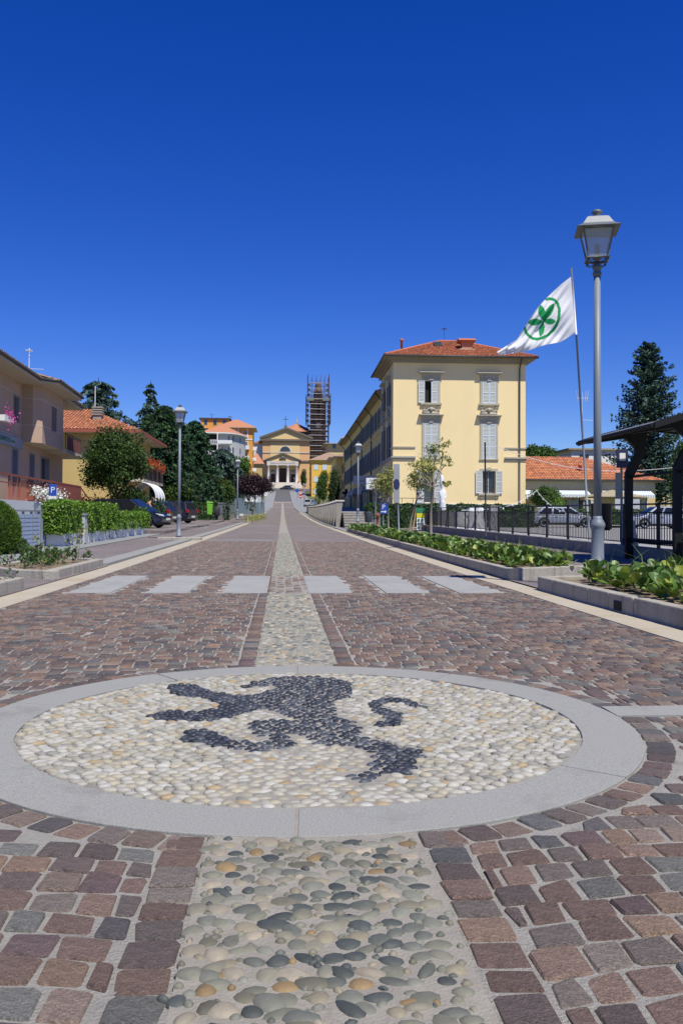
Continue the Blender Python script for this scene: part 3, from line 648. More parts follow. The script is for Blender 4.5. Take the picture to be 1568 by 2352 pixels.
# ------------------------------------------------------------------ street lamps
M['lamp_grey'] = mat('grey lamp paint', (.155,.18,.205), (.19,.215,.24), .5, 4, .6, spots=((.17,.19,.21), 9, .62, .7), spec=.5)
M['lamp_dark'] = mat('dark lantern metal', (.10,.115,.12), (.15,.165,.17), .45, 8, .5)
M['lamp_roof'] = mat('pale lantern roof', (.33,.34,.33), (.26,.27,.26), .5, 6, .5)
M['lamp_glass'] = mat('lantern glass', (.78,.82,.86), None, .12, trans=.75)
M['glass'] = mat('dark window glass', (.03,.036,.042), (.05,.058,.066), .08, 1.5, .6, spec=.8)
def make_lamp(label):
    t = thing('street_lamp', label, 'lamp', (0,0,0), 0, 'grey lantern posts along the street')
    MB().lathe([(.10,0), (.10,.05), (.105,.055), (.105,.09), (.08,.10), (.078,.64), (.082,.66), (.084,.68), (.094,.70), (.094,.73), (.075,.77), (.058,.80), (.056,.83)], n=20).build('pedestal', M['lamp_grey'], t, True)
    MB().lathe([(.05,.8), (.048,2.0), (.042,3.9)], n=20).build('post', M['lamp_grey'], t, True)
    MB().lathe([(.043,3.88), (.056,3.90), (.056,3.925), (.046,3.94), (.046,3.97), (.062,3.985), (.062,4.01), (.035,4.03), (.03,4.08)], n=20).build('collar', M['lamp_dark'], t, True)
    l = bpy.data.objects.new('lantern', None); COL.objects.link(l); l.parent = t
    fr = MB(); lo, hi, zl, zh = .115, .185, 4.10, 4.46
    for k in range(4):
        a, b = math.pi/2*k+math.pi/4, math.pi/2*(k+1)+math.pi/4; c0 = Vector((math.cos(a), math.sin(a), 0))*math.sqrt(2); c1 = Vector((math.cos(b), math.sin(b), 0))*math.sqrt(2)
        fr.tube([c0*lo+Vector((0,0,zl-.05)), c0*lo+Vector((0,0,zl)), c0*hi+Vector((0,0,zh))], .013, 6)
        for r_0, z_ in ((lo, zl), (hi, zh), (lo+.02, zl)): fr.tube([c0*r_0+Vector((0,0,z_)), c1*r_0+Vector((0,0,z_))], .012, 6)
        fr.tube([c0*lo*.95+Vector((0,0,zl-.01)), c0*lo*.8+Vector((0,0,zl-.07)), c0*.04+Vector((0,0,zl-.06)), Vector((0,0,zl-.05))], .009, 6)
    fr.build('lantern_frame', M['lamp_dark'], l, True)
    for k in range(4):
        a, b = math.pi/2*k+math.pi/4, math.pi/2*(k+1)+math.pi/4; c0 = Vector((math.cos(a), math.sin(a), 0))*math.sqrt(2); c1 = Vector((math.cos(b), math.sin(b), 0))*math.sqrt(2); z0, z1 = Vector((0,0,zl+.005)), Vector((0,0,zh-.005))
        e = .985; MB().extr([c0*lo*e+z0, c1*lo*e+z0, c1*hi*e+z1, c0*hi*e+z1], (c0+c1)*-.002).build('pane', M['lamp_glass'], l)
    rf = MB().lathe([(.27,4.515), (.27,4.52), (.255,4.53), (.185,4.615), (.15,4.63), (.05,4.645)], n=4, a0=math.pi/4).build('lantern_roof', M['lamp_roof'], l)
    MB().lathe([(.28,4.46), (.37,4.462), (.375,4.468), (.275,4.513)], n=4, a0=math.pi/4).build('eave', M['lamp_dark'], l)
    MB().lathe([(.05,4.635), (.055,4.66), (.04,4.68), (.07,4.70), (.066,4.715), (.04,4.738), (.015,4.745), (.0,4.748)], n=14).build('finial', M['lamp_dark'], l, True)
    MB().lathe([(.05,4.1), (.05,4.14), (.03,4.2), (.035,4.28), (.0,4.32)], n=10).build('bulb_holder', M['lamp_dark'], l, True)
    return t
lamp0 = make_lamp('tall grey lantern post, nearest of all, in the planted bed beside the bus shelter')
lamp0.scale = (1.02,)*3; lamp0.location = (4.055, 10.98, .045); lamp0.rotation_euler = (0, 0, R(-14))
def place_lamp(x, Y, z, label, rz=0.0): return dup(lamp0, (at(x, 1185, Y).x, Y, z), R(rz), label, scale=.995)
place_lamp(411, 31.1, zg(31)+.07, 'grey lantern post on a small white kerb island before the parked dark cars', 3)
place_lamp(545, 67, .52, 'grey lantern post on the left pavement beside the blue-grey gate', 8)
place_lamp(821.5, 50.6, .50, 'grey lantern post beside the stone steps and waste bin', 5)
place_lamp(583.5, 108, .95, 'lantern post half hidden among the purple plum trees', 0)
for x, Y, lb in ((606, 160, 'thin far lantern post just right of the purple trees'), (728, 135, 'far lantern post in front of the orange house beyond the balustrade'), (700, 185, 'far lantern post between the road signs and the grey parked car'), (697, 205, 'faint far lantern post left of its twin above the grey parked car'),
                 (684, 240, 'distant lantern post beside the red and white road sign'), (675, 275, 'tiny lantern post at the top of the street right of the parked cars'), (600, 215, 'tiny lantern post left of the church steps behind the plum crown')):
    place_lamp(x, Y, float(prof(Y))+.1, lb)
isl = thing('kerb_island', 'small white kerb island at the foot of the left lantern post', 'kerb', (-3.7, 31.0, zg(31)))
for i in range(3): MB().box(-.62+.5*i, -.13+.5*i, -.35, .35, -.05, .085).build('kerb_stone', M['kerb'], isl, bevel=.02)
# ------------------------------------------------------------------ facade helpers
class WF:                                     # a wall frame: s along the wall, t up, p out of the wall (in the thing's own space)
    def __init__(s, o, ang): s.o = Vector(o); a = R(ang); s.u = Vector((math.cos(a), math.sin(a), 0)); s.n = Vector((math.sin(a), -math.cos(a), 0))
    def pt(s, a, t, p=0.0): return s.o+s.u*a+s.n*p+Vector((0,0,t))
    def box(s, mb, s0, s1, t0, t1, p0, p1, t=None):
        return mb.hexa([s.pt(s0,t0,p1), s.pt(s1,t0,p1), s.pt(s1,t0,p0), s.pt(s0,t0,p0)], [s.pt(s0,t1,p1), s.pt(s1,t1,p1), s.pt(s1,t1,p0), s.pt(s0,t1,p0)], t)
    def wall(s, mb, s0, s1, t0, t1, ops=(), dep=.25):        # wall face with real openings and reveals
        S = sorted({s0, s1, *[v for o in ops for v in (o[0], o[1])]}); T = sorted({t0, t1, *[v for o in ops for v in (o[2], o[3])]})
        for a, b in zip(S[:-1], S[1:]):
            for c, d in zip(T[:-1], T[1:]):
                if any(o[0] <= (a+b)/2 <= o[1] and o[2] <= (c+d)/2 <= o[3] for o in ops): continue
                mb.quad(s.pt(a,c), s.pt(b,c), s.pt(b,d), s.pt(a,d))
        for a, b, c, d in ops:
            mb.quad(s.pt(a,c), s.pt(a,d), s.pt(a,d,-dep), s.pt(a,c,-dep)); mb.quad(s.pt(b,d), s.pt(b,c), s.pt(b,c,-dep), s.pt(b,d,-dep))
            mb.quad(s.pt(a,d), s.pt(b,d), s.pt(b,d,-dep), s.pt(a,d,-dep)); mb.quad(s.pt(b,c), s.pt(a,c), s.pt(a,c,-dep), s.pt(b,c,-dep))
        return mb
def glazing(parent, wf, a, b, c, d, dep=.2, fm=None, bars=1, name='window'):
    mb = MB(); w = .06
    for x0, x1, y0, y1 in ((a, b, c, c+w), (a, b, d-w, d), (a, a+w, c+w, d-w), (b-w, b, c+w, d-w)): wf.box(mb, x0, x1, y0, y1, -dep, -dep+.05)
    for k in range(bars): m_ = a+(b-a)*(k+1)/(bars+1); wf.box(mb, m_-.03, m_+.03, c+w, d-w, -dep, -dep+.045)
    o = mb.build(name, fm or M['frame_white'], parent); g = MB(); g.quad(wf.pt(a,c,-dep+.012), wf.pt(b,c,-dep+.012), wf.pt(b,d,-dep+.012), wf.pt(a,d,-dep+.012)); g.build('pane', M['glass'], o); return o
def shutter(parent, wf, a, b, c, d, p, m, panels=2, ang=0.0, hinge='l', slat=.11):
    w = wf
    if ang:                                   # leaf swung about its hinge
        h = a if hinge == 'l' else b; o = wf.pt(h, 0, p); base = math.degrees(math.atan2(wf.u.y, wf.u.x)); w = WF(o, base+ang); a, b, p = (0, b-a, 0) if hinge == 'l' else (a-b, 0, 0)
    mb = MB(); st = .07
    w.box(mb, a, a+st, c, d, p, p+.045); w.box(mb, b-st, b, c, d, p, p+.045)
    for k in range(panels+1): t = c+(d-c-st)*k/panels; w.box(mb, a+st, b-st, t, t+st, p, p+.045)
    o = mb.build('shutter', m[0], parent); sl_ = MB()
    for k in range(panels):
        t0 = c+(d-c-st)*k/panels+st; t1 = c+(d-c-st)*(k+1)/panels; n = max(2, int((t1-t0)/slat))
        for i in range(n):
            ta = t0+(t1-t0)*i/n; tb = t0+(t1-t0)*(i+.85)/n
            sl_.quad(w.pt(a+st,ta,p+.038), w.pt(b-st,ta,p+.038), w.pt(b-st,tb,p+.008), w.pt(a+st,tb,p+.008))
        sl_.quad(w.pt(a+st,t0,p+.004), w.pt(b-st,t0,p+.004), w.pt(b-st,t1,p+.004), w.pt(a+st,t1,p+.004))
    sl_.build('slats', m[1], o); return o
def tile_slope(name, P0, P1, up_, run, k0, k1, m, parent, tw=.22, tl=.38, lift=.02, lim=None):
    # rows of barrel tiles: eave from P0 to P1, up_ the unit vector up the slope, run the slope length; hips cut the ends by k per metre
    P0, P1, up_ = Vector(P0), Vector(P1), Vector(up_).normalized(); e = (P1-P0); L = e.length; e.normalize(); n = e.cross(up_).normalized()
    if n.z < 0: n = -n
    V = []; Fq = []; T = []; r = np.random.default_rng(int(L*100)); r0 = tw*.5; ang = [math.pi*(1-i/4) for i in range(5)]
    for i in range(int(L/tw)):
        s = (i+.5)*tw; mx = min(run, s*k0 if k0 else run, (L-s)*k1 if k1 else run)
        for j in range(int(mx/tl)+1):
            y0 = j*tl-.05; y1 = min(y0+tl+.06, mx)
            if y1-y0 < .08: continue
            b = len(V); jx = r.normal()*.008
            for (y, dz, sc) in ((y0, .035, 1.0), (y1, .0, .85)):
                for a in ang: V.append(P0+e*(s+jx+math.cos(a)*r0*sc)+up_*y+n*(lift+dz+math.sin(a)*r0*.62*sc))
            tt = r.uniform(.72, 1.28)*np.array((1, r.uniform(.9,1.1), r.uniform(.85,1.15)))
            for q in range(4): Fq.append((b+q, b+q+1, b+6+q, b+5+q)); T.append(tt)
    o = np_mesh(name, np.array([tuple(v) for v in V]), np.array(Fq), m, parent, False, np.array(T)); o['kind'] = 'stuff'; return o
def hip(mb, x0, x1, y0, y1, z0, z1, rx0, rx1, ry):   # hip roof planes with a thin eave edge
    a, b, c, d = (x0,y0,z0), (x1,y0,z0), (x1,y1,z0), (x0,y1,z0); e, f = (rx0,ry,z1), (rx1,ry,z1)
    mb.quad(a, b, f, e); mb.quad(b, c, f); mb.quad(c, d, e, f); mb.quad(d, a, e); mb.quad(d, c, b, a); return mb
M['yellow'] = mat('pale yellow stucco', (.81,.635,.325), (.84,.67,.36), .9, .35, .7, .08, 25, spots=((.75,.585,.32), .15, .52, .8), streak=((.70,.55,.30), .5, .25))
M['stone_trim'] = mat('grey stone trim', (.38,.345,.26), (.46,.425,.33), .85, 5, .6, .2, 30, streak=((.28,.25,.18), 3, .5))
M['shut_frame'] = mat('pale blue-grey shutter frame', (.50,.56,.58), (.56,.62,.64), .6, 4, .5)
M['shut_slat'] = mat('blue-grey shutter slats', (.42,.43,.38), (.52,.53,.48), .65, 3, .6, stretch=(1,1,9))
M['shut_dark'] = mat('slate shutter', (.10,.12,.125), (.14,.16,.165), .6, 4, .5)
M['roof_red'] = mat('red clay tile', (.40,.115,.052), (.47,.17,.085), .85, 2.2, .7, .4, 20, tint=True, spots=((.23,.085,.05), 1.1, .58, .75))
M['roof_orange'] = mat('orange clay tile', (.44,.155,.072), (.50,.21,.11), .85, 1.4, .7, .3, 20, tint=True, spots=((.36,.19,.13), .8, .6, .75))
M['roof_old'] = mat('weathered tile', (.26,.165,.11), (.36,.24,.16), .9, 2.5, .7, .5, 20, tint=True)
M['roof_plain'] = mat('clay roof', (.40,.16,.08), (.48,.22,.12), .9, 1.5, .7, .6, 9, stretch=(3,3,3))
M['eave'] = mat('eave paint', (.30,.25,.16), (.34,.29,.19), .85, 2, .6)
M['gutter'] = mat('dark metal gutter', (.045,.042,.04), (.07,.065,.06), .5, 4, .6)
M['frame_white'] = mat('white window frame', (.60,.60,.57), None, .6)
M['black'] = mat('black metal', (.012,.012,.013), (.02,.02,.02), .5, 6, .6)
M['iron'] = mat('dark iron', (.03,.03,.03), (.05,.045,.04), .6, 6, .6)
M['white'] = mat('white paint', (.74,.74,.72), (.66,.66,.64), .7, 3, .6)
M['concrete'] = mat('weathered concrete', (.24,.222,.19), (.33,.31,.27), .9, 3, .6, .5, 30, streak=((.11,.10,.082), 5, .7))
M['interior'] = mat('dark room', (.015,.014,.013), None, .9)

# ------------------------------------------------------------------ the yellow corner building
B = thing('yellow_building', 'three-storey pale yellow building with grey shutters and red hip roof beside the flag', 'building', (9.5, 74.6, .1), -R(.66))
H = 14.15; LB, DB = 11.6, 10.2; fr = WF((0,0,0), 0); lf = WF((0,DB,0), -90)      # left face: s runs from the back corner towards the camera
WL, WR = 3.3, 8.37
ops = [(WL-.55,WL+.55,10.62,12.55), (WR-.55,WR+.55,2.8,4.75), (WL-.62,WL+.25,1.95,4.75)]
mb = MB(); fr.wall(mb, 0, LB, 0, H, ops, .3)
bays = (3.0, 7.3); lops = []
for b_ in bays: lops += [(b_-.5,b_+.5,10.6,12.5), (b_-.5,b_+.5,5.8,8.85)]
lf.wall(mb, 0, DB, 0, H, lops, .25); mb.quad((LB,0,0), (LB,DB,0), (LB,DB,H), (LB,0,H)); mb.quad((LB,DB,0), (0,DB,0), (0,DB,H), (LB,DB,H)); mb.quad((0,0,H), (LB,0,H), (LB,DB,H), (0,DB,H))
mb.build('wall', M['yellow'], B)
mb = MB(); fr.box(mb, .02, LB-.02, .02, 1.9, 0, .06); mb.build('plinth', M['white'], B)
mb = MB()                                     # cornice under the eaves and string courses
for z0, z1, p in ((H-.05, H+.18, .25), (H+.18, H+.36, .5)):
    fr.box(mb, -p, LB+p, z0, z1, .0, p); lf.box(mb, .0, DB, z0, z1, .0, p)
mb.build('cornice', M['eave'], B)
for s0, s1 in ((-.08,1.95), (9.75,LB+.08)):
    for z0, z1, p in ((6.72,6.82,.10), (5.70,5.84,.10), (5.84,5.98,.18)):
        mb = MB(); fr.box(mb, s0, s1, z0, z1, 0.002, p); mb.build('string_course', M['stone_trim'], B)
for z0, z1, p in ((6.72,6.82,.10), (5.70,5.98,.16)): mb = MB(); lf.box(mb, .0, DB+.06, z0, z1, .002, p-.004); mb.build('string_course', M['stone_trim'], B)
SH = (M['shut_frame'], M['shut_slat'])
def surround(wf, c, w, z0, z1, top='ledge', sill=True, orn=False, parent=B):
    mb = MB(); f_ = .2; h = w/2
    wf.box(mb, c-h-f_, c-h, z0, z1, .003, .07); wf.box(mb, c+h, c+h+f_, z0, z1, .003, .07); wf.box(mb, c-h-f_, c+h+f_, z1, z1+.2, .003, .075)
    wf.box(mb, c-.18, c+.18, z1+.06, z1+.3, .076, .14)
    if sill: wf.box(mb, c-h-.32, c+h+.32, z0-.16, z0, .003, .22); [wf.box(mb, c+q-.08, c+q+.08, z0-.36, z0-.161, .003, .14) for q in (-h-.05, h+.05)]
    if top != 'none':
        z = z1+.26; wf.box(mb, c-h-.22, c+h+.22, z, z+.34, .003, .10); wf.box(mb, c-h-.42, c+h+.42, z+.34, z+.42, .003, .34); wf.box(mb, c-h-.48, c+h+.48, z+.42, z+.50, .003, .42)
    o = mb.build('window', M['stone_trim'], parent)
    if orn:
        z = z1+.765; mb = MB(); wf.box(mb, c-.72, c+.72, z, z+.26, .003, .12)
        for q in (-1, 1):
            pts = [wf.pt(c+q*(.68-.5*i/8), z+.33+.10*math.sin(i*1.1)+.012*i, .10) for i in range(9)]; mb.tube(pts, [.045,.06,.05,.07,.05,.07,.06,.08,.09], 6)
            mb.lathe([(.0,-.09),(.08,-.05),(.1,0),(.08,.05),(0,.09)], wf.pt(c+q*.66, z+.34, .10), 8)
        mb.lathe([(.0,-.2),(.16,-.12),(.2,0),(.16,.13),(0,.2)], wf.pt(c, z+.46, .10), 10); mb.build('ornament', M['stone_trim'], o, True)
    return o
for c, nm in ((WL, 'L'), (WR, 'R')):
    w = surround(fr, c, 1.18, 10.62, 12.55)
    if nm == 'R': shutter(w, fr, c-.58, c-.005, 10.62, 12.53, .02, SH); shutter(w, fr, c+.005, c+.58, 10.62, 12.53, .02, SH)
    else:
        shutter(w, fr, c-1.14, c-.57, 10.62, 12.53, .10, SH, ang=4); shutter(w, fr, c+.005, c+.58, 10.62, 12.53, .02, SH)
        mb = MB(); mb.quad(fr.pt(c-.6,10.55,-.28), fr.pt(c+.6,10.55,-.28), fr.pt(c+.6,12.6,-.28), fr.pt(c-.6,12.6,-.28)); mb.build('dark_room', M['interior'], w)
    w = surround(fr, c, 1.18, 5.80, 8.85, orn=True, sill=False); mb = MB(); fr.box(mb, c-.85, c+.85, 5.72, 5.80, .003, .13); mb.build('sill', M['stone_trim'], w)
    shutter(w, fr, c-.58, c-.005, 5.80, 8.83, .02, SH, 3); shutter(w, fr, c+.005, c+.58, 5.80, 8.83, .02, SH, 3)
w = surround(fr, WR, 1.18, 2.8, 4.75, 'none'); shutter(w, fr, WR-1.17, WR-.60, 2.8, 4.75, .09, SH, ang=5); shutter(w, fr, WR+.60, WR+1.17, 2.8, 4.75, .09, SH, ang=-5, hinge='r')
glazing(w, fr, WR-.55, WR+.55, 2.8, 4.75, .26, M['frame_white']); mb = MB()
for i in range(7): x = WR-.48+i*.16; mb.tube([fr.pt(x,2.82,-.04), fr.pt(x,4.73,-.04)], .016, 5)
for z in (3.1, 3.75, 4.5): fr.box(mb, WR-.54, WR+.54, z, z+.03, -.05, -.03)
mb.build('grille', M['iron'], w)
w = surround(fr, WL-.18, .9, 1.95, 4.75, 'none', sill=False); shutter(w, fr, WL-1.22, WL-.66, 1.95, 4.72, .09, SH, 3, ang=5); shutter(w, fr, WL+.30, WL+.86, 1.95, 4.72, .09, SH, 3, ang=-6, hinge='r')
glazing(w, fr, WL-.62, WL+.25, 1.95, 4.75, .26, M['frame_white'], 0, 'glazed_door')
mb = MB(); fr.box(mb, WL-.7, WL+.35, 1.80, 1.93, .003, .25); mb.build('sill', M['stone_trim'], w)
for b_ in bays:                               # side windows of the corner block
    for z0, z1, o_ in ((10.6,12.5,False), (5.8,8.85,True)):
        w = surround(lf, b_, 1.1, z0, z1, orn=o_, sill=not o_); glazing(w, lf, b_-.5, b_+.5, z0, z1, .2)
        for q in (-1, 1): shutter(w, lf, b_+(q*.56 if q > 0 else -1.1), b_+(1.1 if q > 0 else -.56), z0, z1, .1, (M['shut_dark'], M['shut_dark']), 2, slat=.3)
ov = .85; ez = H+.36
mb = MB(); hip(mb, -ov, LB+ov, -ov, DB+ov, ez+.09, 17.0, 4.9, 6.7, 5.0); roof = mb.build('roof', M['roof_plain'], B)
mb = MB(); fr.box(mb, -ov, LB+ov, ez, ez+.085, -DB-ov, ov); mb.build('soffit', M['eave'], B)
mb = MB(); mb.tube([(-ov-.06,-ov-.06,ez+.05), (LB+ov+.06,-ov-.06,ez+.05)], .085, 8); mb.tube([(-ov-.06,-ov-.06,ez+.05), (-ov-.06,DB+ov,ez+.05)], .085, 8); mb.build('rain_gutter', M['gutter'], B, True)
sl0 = Vector((0, 5.0+ov, 17.0-ez-.09)); rn = sl0.length; kk = rn/(4.9+ov)
tile_slope('tiles', (-ov,-ov,ez+.09), (LB+ov,-ov,ez+.09), sl0, rn, kk, kk, M['roof_red'], roof)
mb = MB()
for a, b in (((-ov,-ov,ez+.14), (4.9,5,17.05)), ((LB+ov,-ov,ez+.14), (6.7,5,17.05)), ((4.9,5,17.05), (6.7,5,17.05))): mb.tube([a, b], .11, 8)
mb.build('ridge_tiles', M['roof_red'], roof, True)
def on_front(x, y): return ez+.09+(y+ov)*(17.0-ez-.09)/(5+ov)
cy = 1.6; cz = on_front(0, cy); mb = MB(); mb.box(6.3,7.25,cy,cy+.8,cz-.4,cz+.75); ch = mb.build('chimney', mat('brick chimney', (.42,.16,.08), (.50,.24,.13), .9, 6, .6, .4, 20), roof)
mb = MB(); mb.box(6.05,7.5,cy-.25,cy+1.05,cz+.75,cz+.83)
mb.extr([(6.0,cy-.3,cz+.84), (6.0,cy+1.1,cz+.84), (6.0,cy+.4,cz+1.12)], (1.55,0,0)); mb.build('chimney_cap', M['roof_red'], ch)
mb = MB(); mb.box(6.1,7.45,cy-.12,cy+.02,cz-.03,cz+.10); mb.build('flashing', M['stone_trim'], ch)
sk = MB(); q = lambda x, y, d: (x, y, on_front(x, y)+d); sk.hexa([q(4.0,2.6,.02), q(4.75,2.6,.02), q(4.75,3.3,.02), q(4.0,3.3,.02)], [q(4.0,2.6,.2), q(4.75,2.6,.2), q(4.75,3.3,.34), q(4.0,3.3,.34)]); so_ = sk.build('skylight', M['iron'], roof); sk = MB(); sk.quad(q(4.08,2.68,.215), q(4.67,2.68,.215), q(4.67,3.22,.34), q(4.08,3.22,.34)); sk.build('pane', M['glass'], so_)
MB().lathe([(.11,0),(.11,.9),(.17,.92),(.17,1.05),(.09,1.12)], (.9,1.5,on_front(0,1.5)-.2), 10).build('vent_pipe', M['roof_red'], roof, True)
mb = MB(); mb.tube([(5.3,5,17), (5.3,5,18.4)], .02, 5)
for i in range(5): mb.tube([(5.1-.02*i,4.8+.1*i,18.2), (5.5+.02*i,4.8+.1*i,18.2)], .012, 4)
mb.tube([(5.3,4.75,18.2), (5.3,5.25,18.2)], .012, 4); mb.build('aerial', M['iron'], roof)
mb = MB(); mb.tube([(11.05,-ov-.02,ez), (11.05,-.4,ez-.45), (11.05,-.12,ez-.75), (11.05,-.12,0)], .06, 8); mb.build('downpipe', M['gutter'], B, True)
# the long wing along the street
Wg = thing('building_wing', 'long shaded three-storey wing of the yellow building lining the street', 'building', B.matrix_basis @ Vector((.35, DB, 0)), -R(.66))
LW_, HW = 66.0, 13.05; wf = WF((0,LW_,0), -90); zb = 1.0
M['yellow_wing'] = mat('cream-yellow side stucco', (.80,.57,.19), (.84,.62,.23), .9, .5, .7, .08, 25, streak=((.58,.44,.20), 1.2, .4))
ops = []; wins = []
nb = 19
for i in range(nb):
    c = LW_-2.2-i*3.4
    for z0, z1 in ((10.0,11.9), (6.0,8.2)): ops.append((c-.5,c+.5,z0,z1)); wins.append((c,z0,z1))
    ops.append((c-.6,c+.6,1.3,4.2)); wins.append((c,1.3,4.2))
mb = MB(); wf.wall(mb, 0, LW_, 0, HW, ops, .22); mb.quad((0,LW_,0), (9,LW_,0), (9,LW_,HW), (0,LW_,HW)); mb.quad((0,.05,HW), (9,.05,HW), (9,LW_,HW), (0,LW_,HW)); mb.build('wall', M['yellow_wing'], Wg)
for c, z0, z1 in wins:
    mb = MB()
    for a, b in ((c-.64,c-.5), (c+.5,c+.64)): wf.box(mb, a, b, z0, z1, .002, .05)
    wf.box(mb, c-.64, c+.64, z1, z1+.14, .002, .06); wf.box(mb, c-.72, c+.72, z0-.12, z0, .002, .14); w = mb.build('window', M['stone_trim'], Wg)
    g = MB(); g.quad(wf.pt(c-.62,z0,-.2), wf.pt(c+.62,z0,-.2), wf.pt(c+.62,z1,-.2), wf.pt(c-.62,z1,-.2)); g.build('pane', M['glass'], w)
    if z0 > 5:
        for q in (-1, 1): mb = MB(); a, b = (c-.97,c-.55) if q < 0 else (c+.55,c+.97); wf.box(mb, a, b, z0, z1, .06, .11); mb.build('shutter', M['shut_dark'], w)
for z in (9.3, 5.1): mb = MB(); wf.box(mb, 0, LW_, z, z+.18, .002, .12); mb.build('string_course', M['yellow_wing'], Wg)
mb = MB(); wf.box(mb, 0, LW_, HW, HW+.1, -9, .8); mb.build('soffit', M['eave'], Wg); mb = MB()
mb.extr([(-.85,0,HW+.11), (9.5,0,HW+.11), (4.5,0,HW+2.0)], (0,LW_,0)); mb.build('roof', M['roof_plain'], Wg)
mb = MB(); mb.tube([(-.88,.1,HW+.06), (-.88,LW_,HW+.06)], .08, 8); mb.build('rain_gutter', M['gutter'], Wg, True)
for y in (1.2, 13.5, 27, 47, 64): mb = MB(); mb.tube([(-.85,y,HW), (-.3,y,HW-.6), (-.1,y,HW-.9), (-.1,y,.3)], .065, 8); mb.build('downpipe', M['gutter'], Wg, True)
def awning(parent, y0, y1, z, m, r=1.15):      # rounded dutch canopy over a shop front
    mb = MB(); n = 7
    for i in range(n):
        for j in range(n): pass
    rows = []
    for i in range(n+1):
        a = math.pi/2*i/n; x = -r*math.sin(a); zz = z+r*.9*math.cos(a); rows.append([(x, y0+(y1-y0)*(.5-(.5)*(.25+.75*math.sin(a))), zz), (x, y0+(y1-y0)*(.5+.5*(.25+.75*math.sin(a))), zz)])
    vs = [p for r0 in rows for p in r0]; fs = [(2*i, 2*i+1, 2*i+3, 2*i+2) for i in range(n)]
    vs += [(0, y0, z), (0, y1, z)]; k = len(vs)
    for i in range(n): fs += [(2*i, 2*i+2, k-2), (2*i+3, 2*i+1, k-1)]
    a = rows[-1]; mb.add(vs, fs); mb.quad(a[0], a[1], (a[1][0], a[1][1], z-.3), (a[0][0], a[0][1], z-.3)); return mb.build('awning', m, parent)
M['canvas'] = mat('pale canvas', (.40,.38,.34), (.47,.45,.41), .9, 2, .6)
aw = awning(Wg, 29, 35, 3.6, M['canvas']); awning(Wg, 37, 42, 3.6, M['canvas']); awning(Wg, 14, 18, 3.6, M['canvas'])
def text(s, size, m, parent, loc, rot, name='lettering', ext=.004):
    cu = bpy.data.curves.new(name, 'FONT'); cu.body = s; cu.size = size; cu.align_x = 'CENTER'; cu.align_y = 'CENTER'; cu.extrude = ext
    o = bpy.data.objects.new(name, cu); COL.objects.link(o); dg = bpy.context.evaluated_depsgraph_get(); me = bpy.data.meshes.new_from_object(o.evaluated_get(dg)); bpy.data.objects.remove(o)
    o = link(me, name, m, parent); o.location = loc; o.rotation_euler = rot; return o
text('CENTAURO', .5, M['iron'], aw, (-1.17, 32, 3.42), (R(90),0,R(-90)))
sh = MB(); sh.box(-2.6,-.2,6.0,6.15,4.1,5.0); shs = sh.build('shop_sign', M['white'], Wg); text('Centro Edilizio', .28, M['iron'], shs, (-1.4, 5.99, 4.45), (R(90),0,0))
pc_ = MB(); pc_.box(-1.6,-.4,44,44.15,4.0,4.4); pc_.box(-1.2,-.8,44,44.15,3.6,4.8); pc_.build('pharmacy_cross', M['black'], Wg)

# ------------------------------------------------------------------ pink-beige house on the left
M['pinkwall'] = mat('pink-beige roughcast', (.44,.305,.21), (.50,.355,.255), .95, 7, .6, .5, 60)
M['joint'] = mat('pale wall joint', (.60,.50,.42), None, .9)
M['reveal'] = mat('grey stone reveal', (.20,.205,.23), (.25,.255,.28), .8, 5, .5)
M['redwall'] = mat('red-brown terrace paint', (.27,.075,.045), (.32,.095,.06), .7, 3, .6)
M['soffit_w'] = mat('pale soffit', (.50,.43,.33), (.55,.48,.38), .9, 2, .5)
M['wood_blind'] = mat('brown roller blind', (.13,.07,.045), (.17,.095,.06), .6, 2, .5, stretch=(1,1,20))
A = thing('pink_house', 'two-storey pink-beige house with deep eaves and bay at the left edge', 'house', (-12.6, 39, 0))
aw_ = WF((0,0,0), 92.3); Z0, ZT = 1.35, 7.25
ops = [(-.75,.6,5.28,6.55), (3.0,4.2,5.3,6.52), (-.6,.55,1.36,3.95), (2.9,4.1,1.36,3.95), (6.2,7.4,1.36,3.95), (8.7,10.8,1.36,3.95), (-5,-3.8,5.3,6.5), (-5,-3.6,1.36,3.95)]
mb = MB(); aw_.wall(mb, -9, 14.3, -.3, ZT, ops, .3); fe = WF(aw_.pt(14.3,0,0), 182.3); mb.quad(aw_.pt(14.3,-.3), aw_.pt(14.3,-.3,-9), aw_.pt(14.3,ZT,-9), aw_.pt(14.3,ZT)); mb.quad(aw_.pt(-9,-.3,-9), aw_.pt(-9,-.3), aw_.pt(-9,ZT), aw_.pt(-9,ZT,-9)); mb.build('wall', M['pinkwall'], A)
for i, (a, b, c, d) in enumerate(ops):
    mb = MB(); aw_.box(mb, b-.16, b+.02, c, d, -.29, .012); aw_.box(mb, a-.02, b+.02, d-.02, d+.06, -.29, .014); aw_.box(mb, a-.02, a+.16, c, d, -.29, .012); w = mb.build('window' if c > 4 else 'glazed_door', M['reveal'], A)
    g = MB(); g.quad(aw_.pt(a,c,-.22), aw_.pt(b,c,-.22), aw_.pt(b,d,-.22), aw_.pt(a,d,-.22)); g.build('pane', M['glass'], w)
    if c > 4: mb = MB(); aw_.box(mb, a+.16, b-.16, c+(d-c)*.42, d-.02, -.21, -.16); mb.build('roller_blind', M['wood_blind'], w)
for z in (4.6, 5.2, 6.62): mb = MB(); [aw_.box(mb, s0, s1, z, z+.03, .002, .008) for s0, s1 in ((-9,-.77), (.62,2.98), (4.22,4.6))]; mb.build('wall_joint', M['joint'], A)
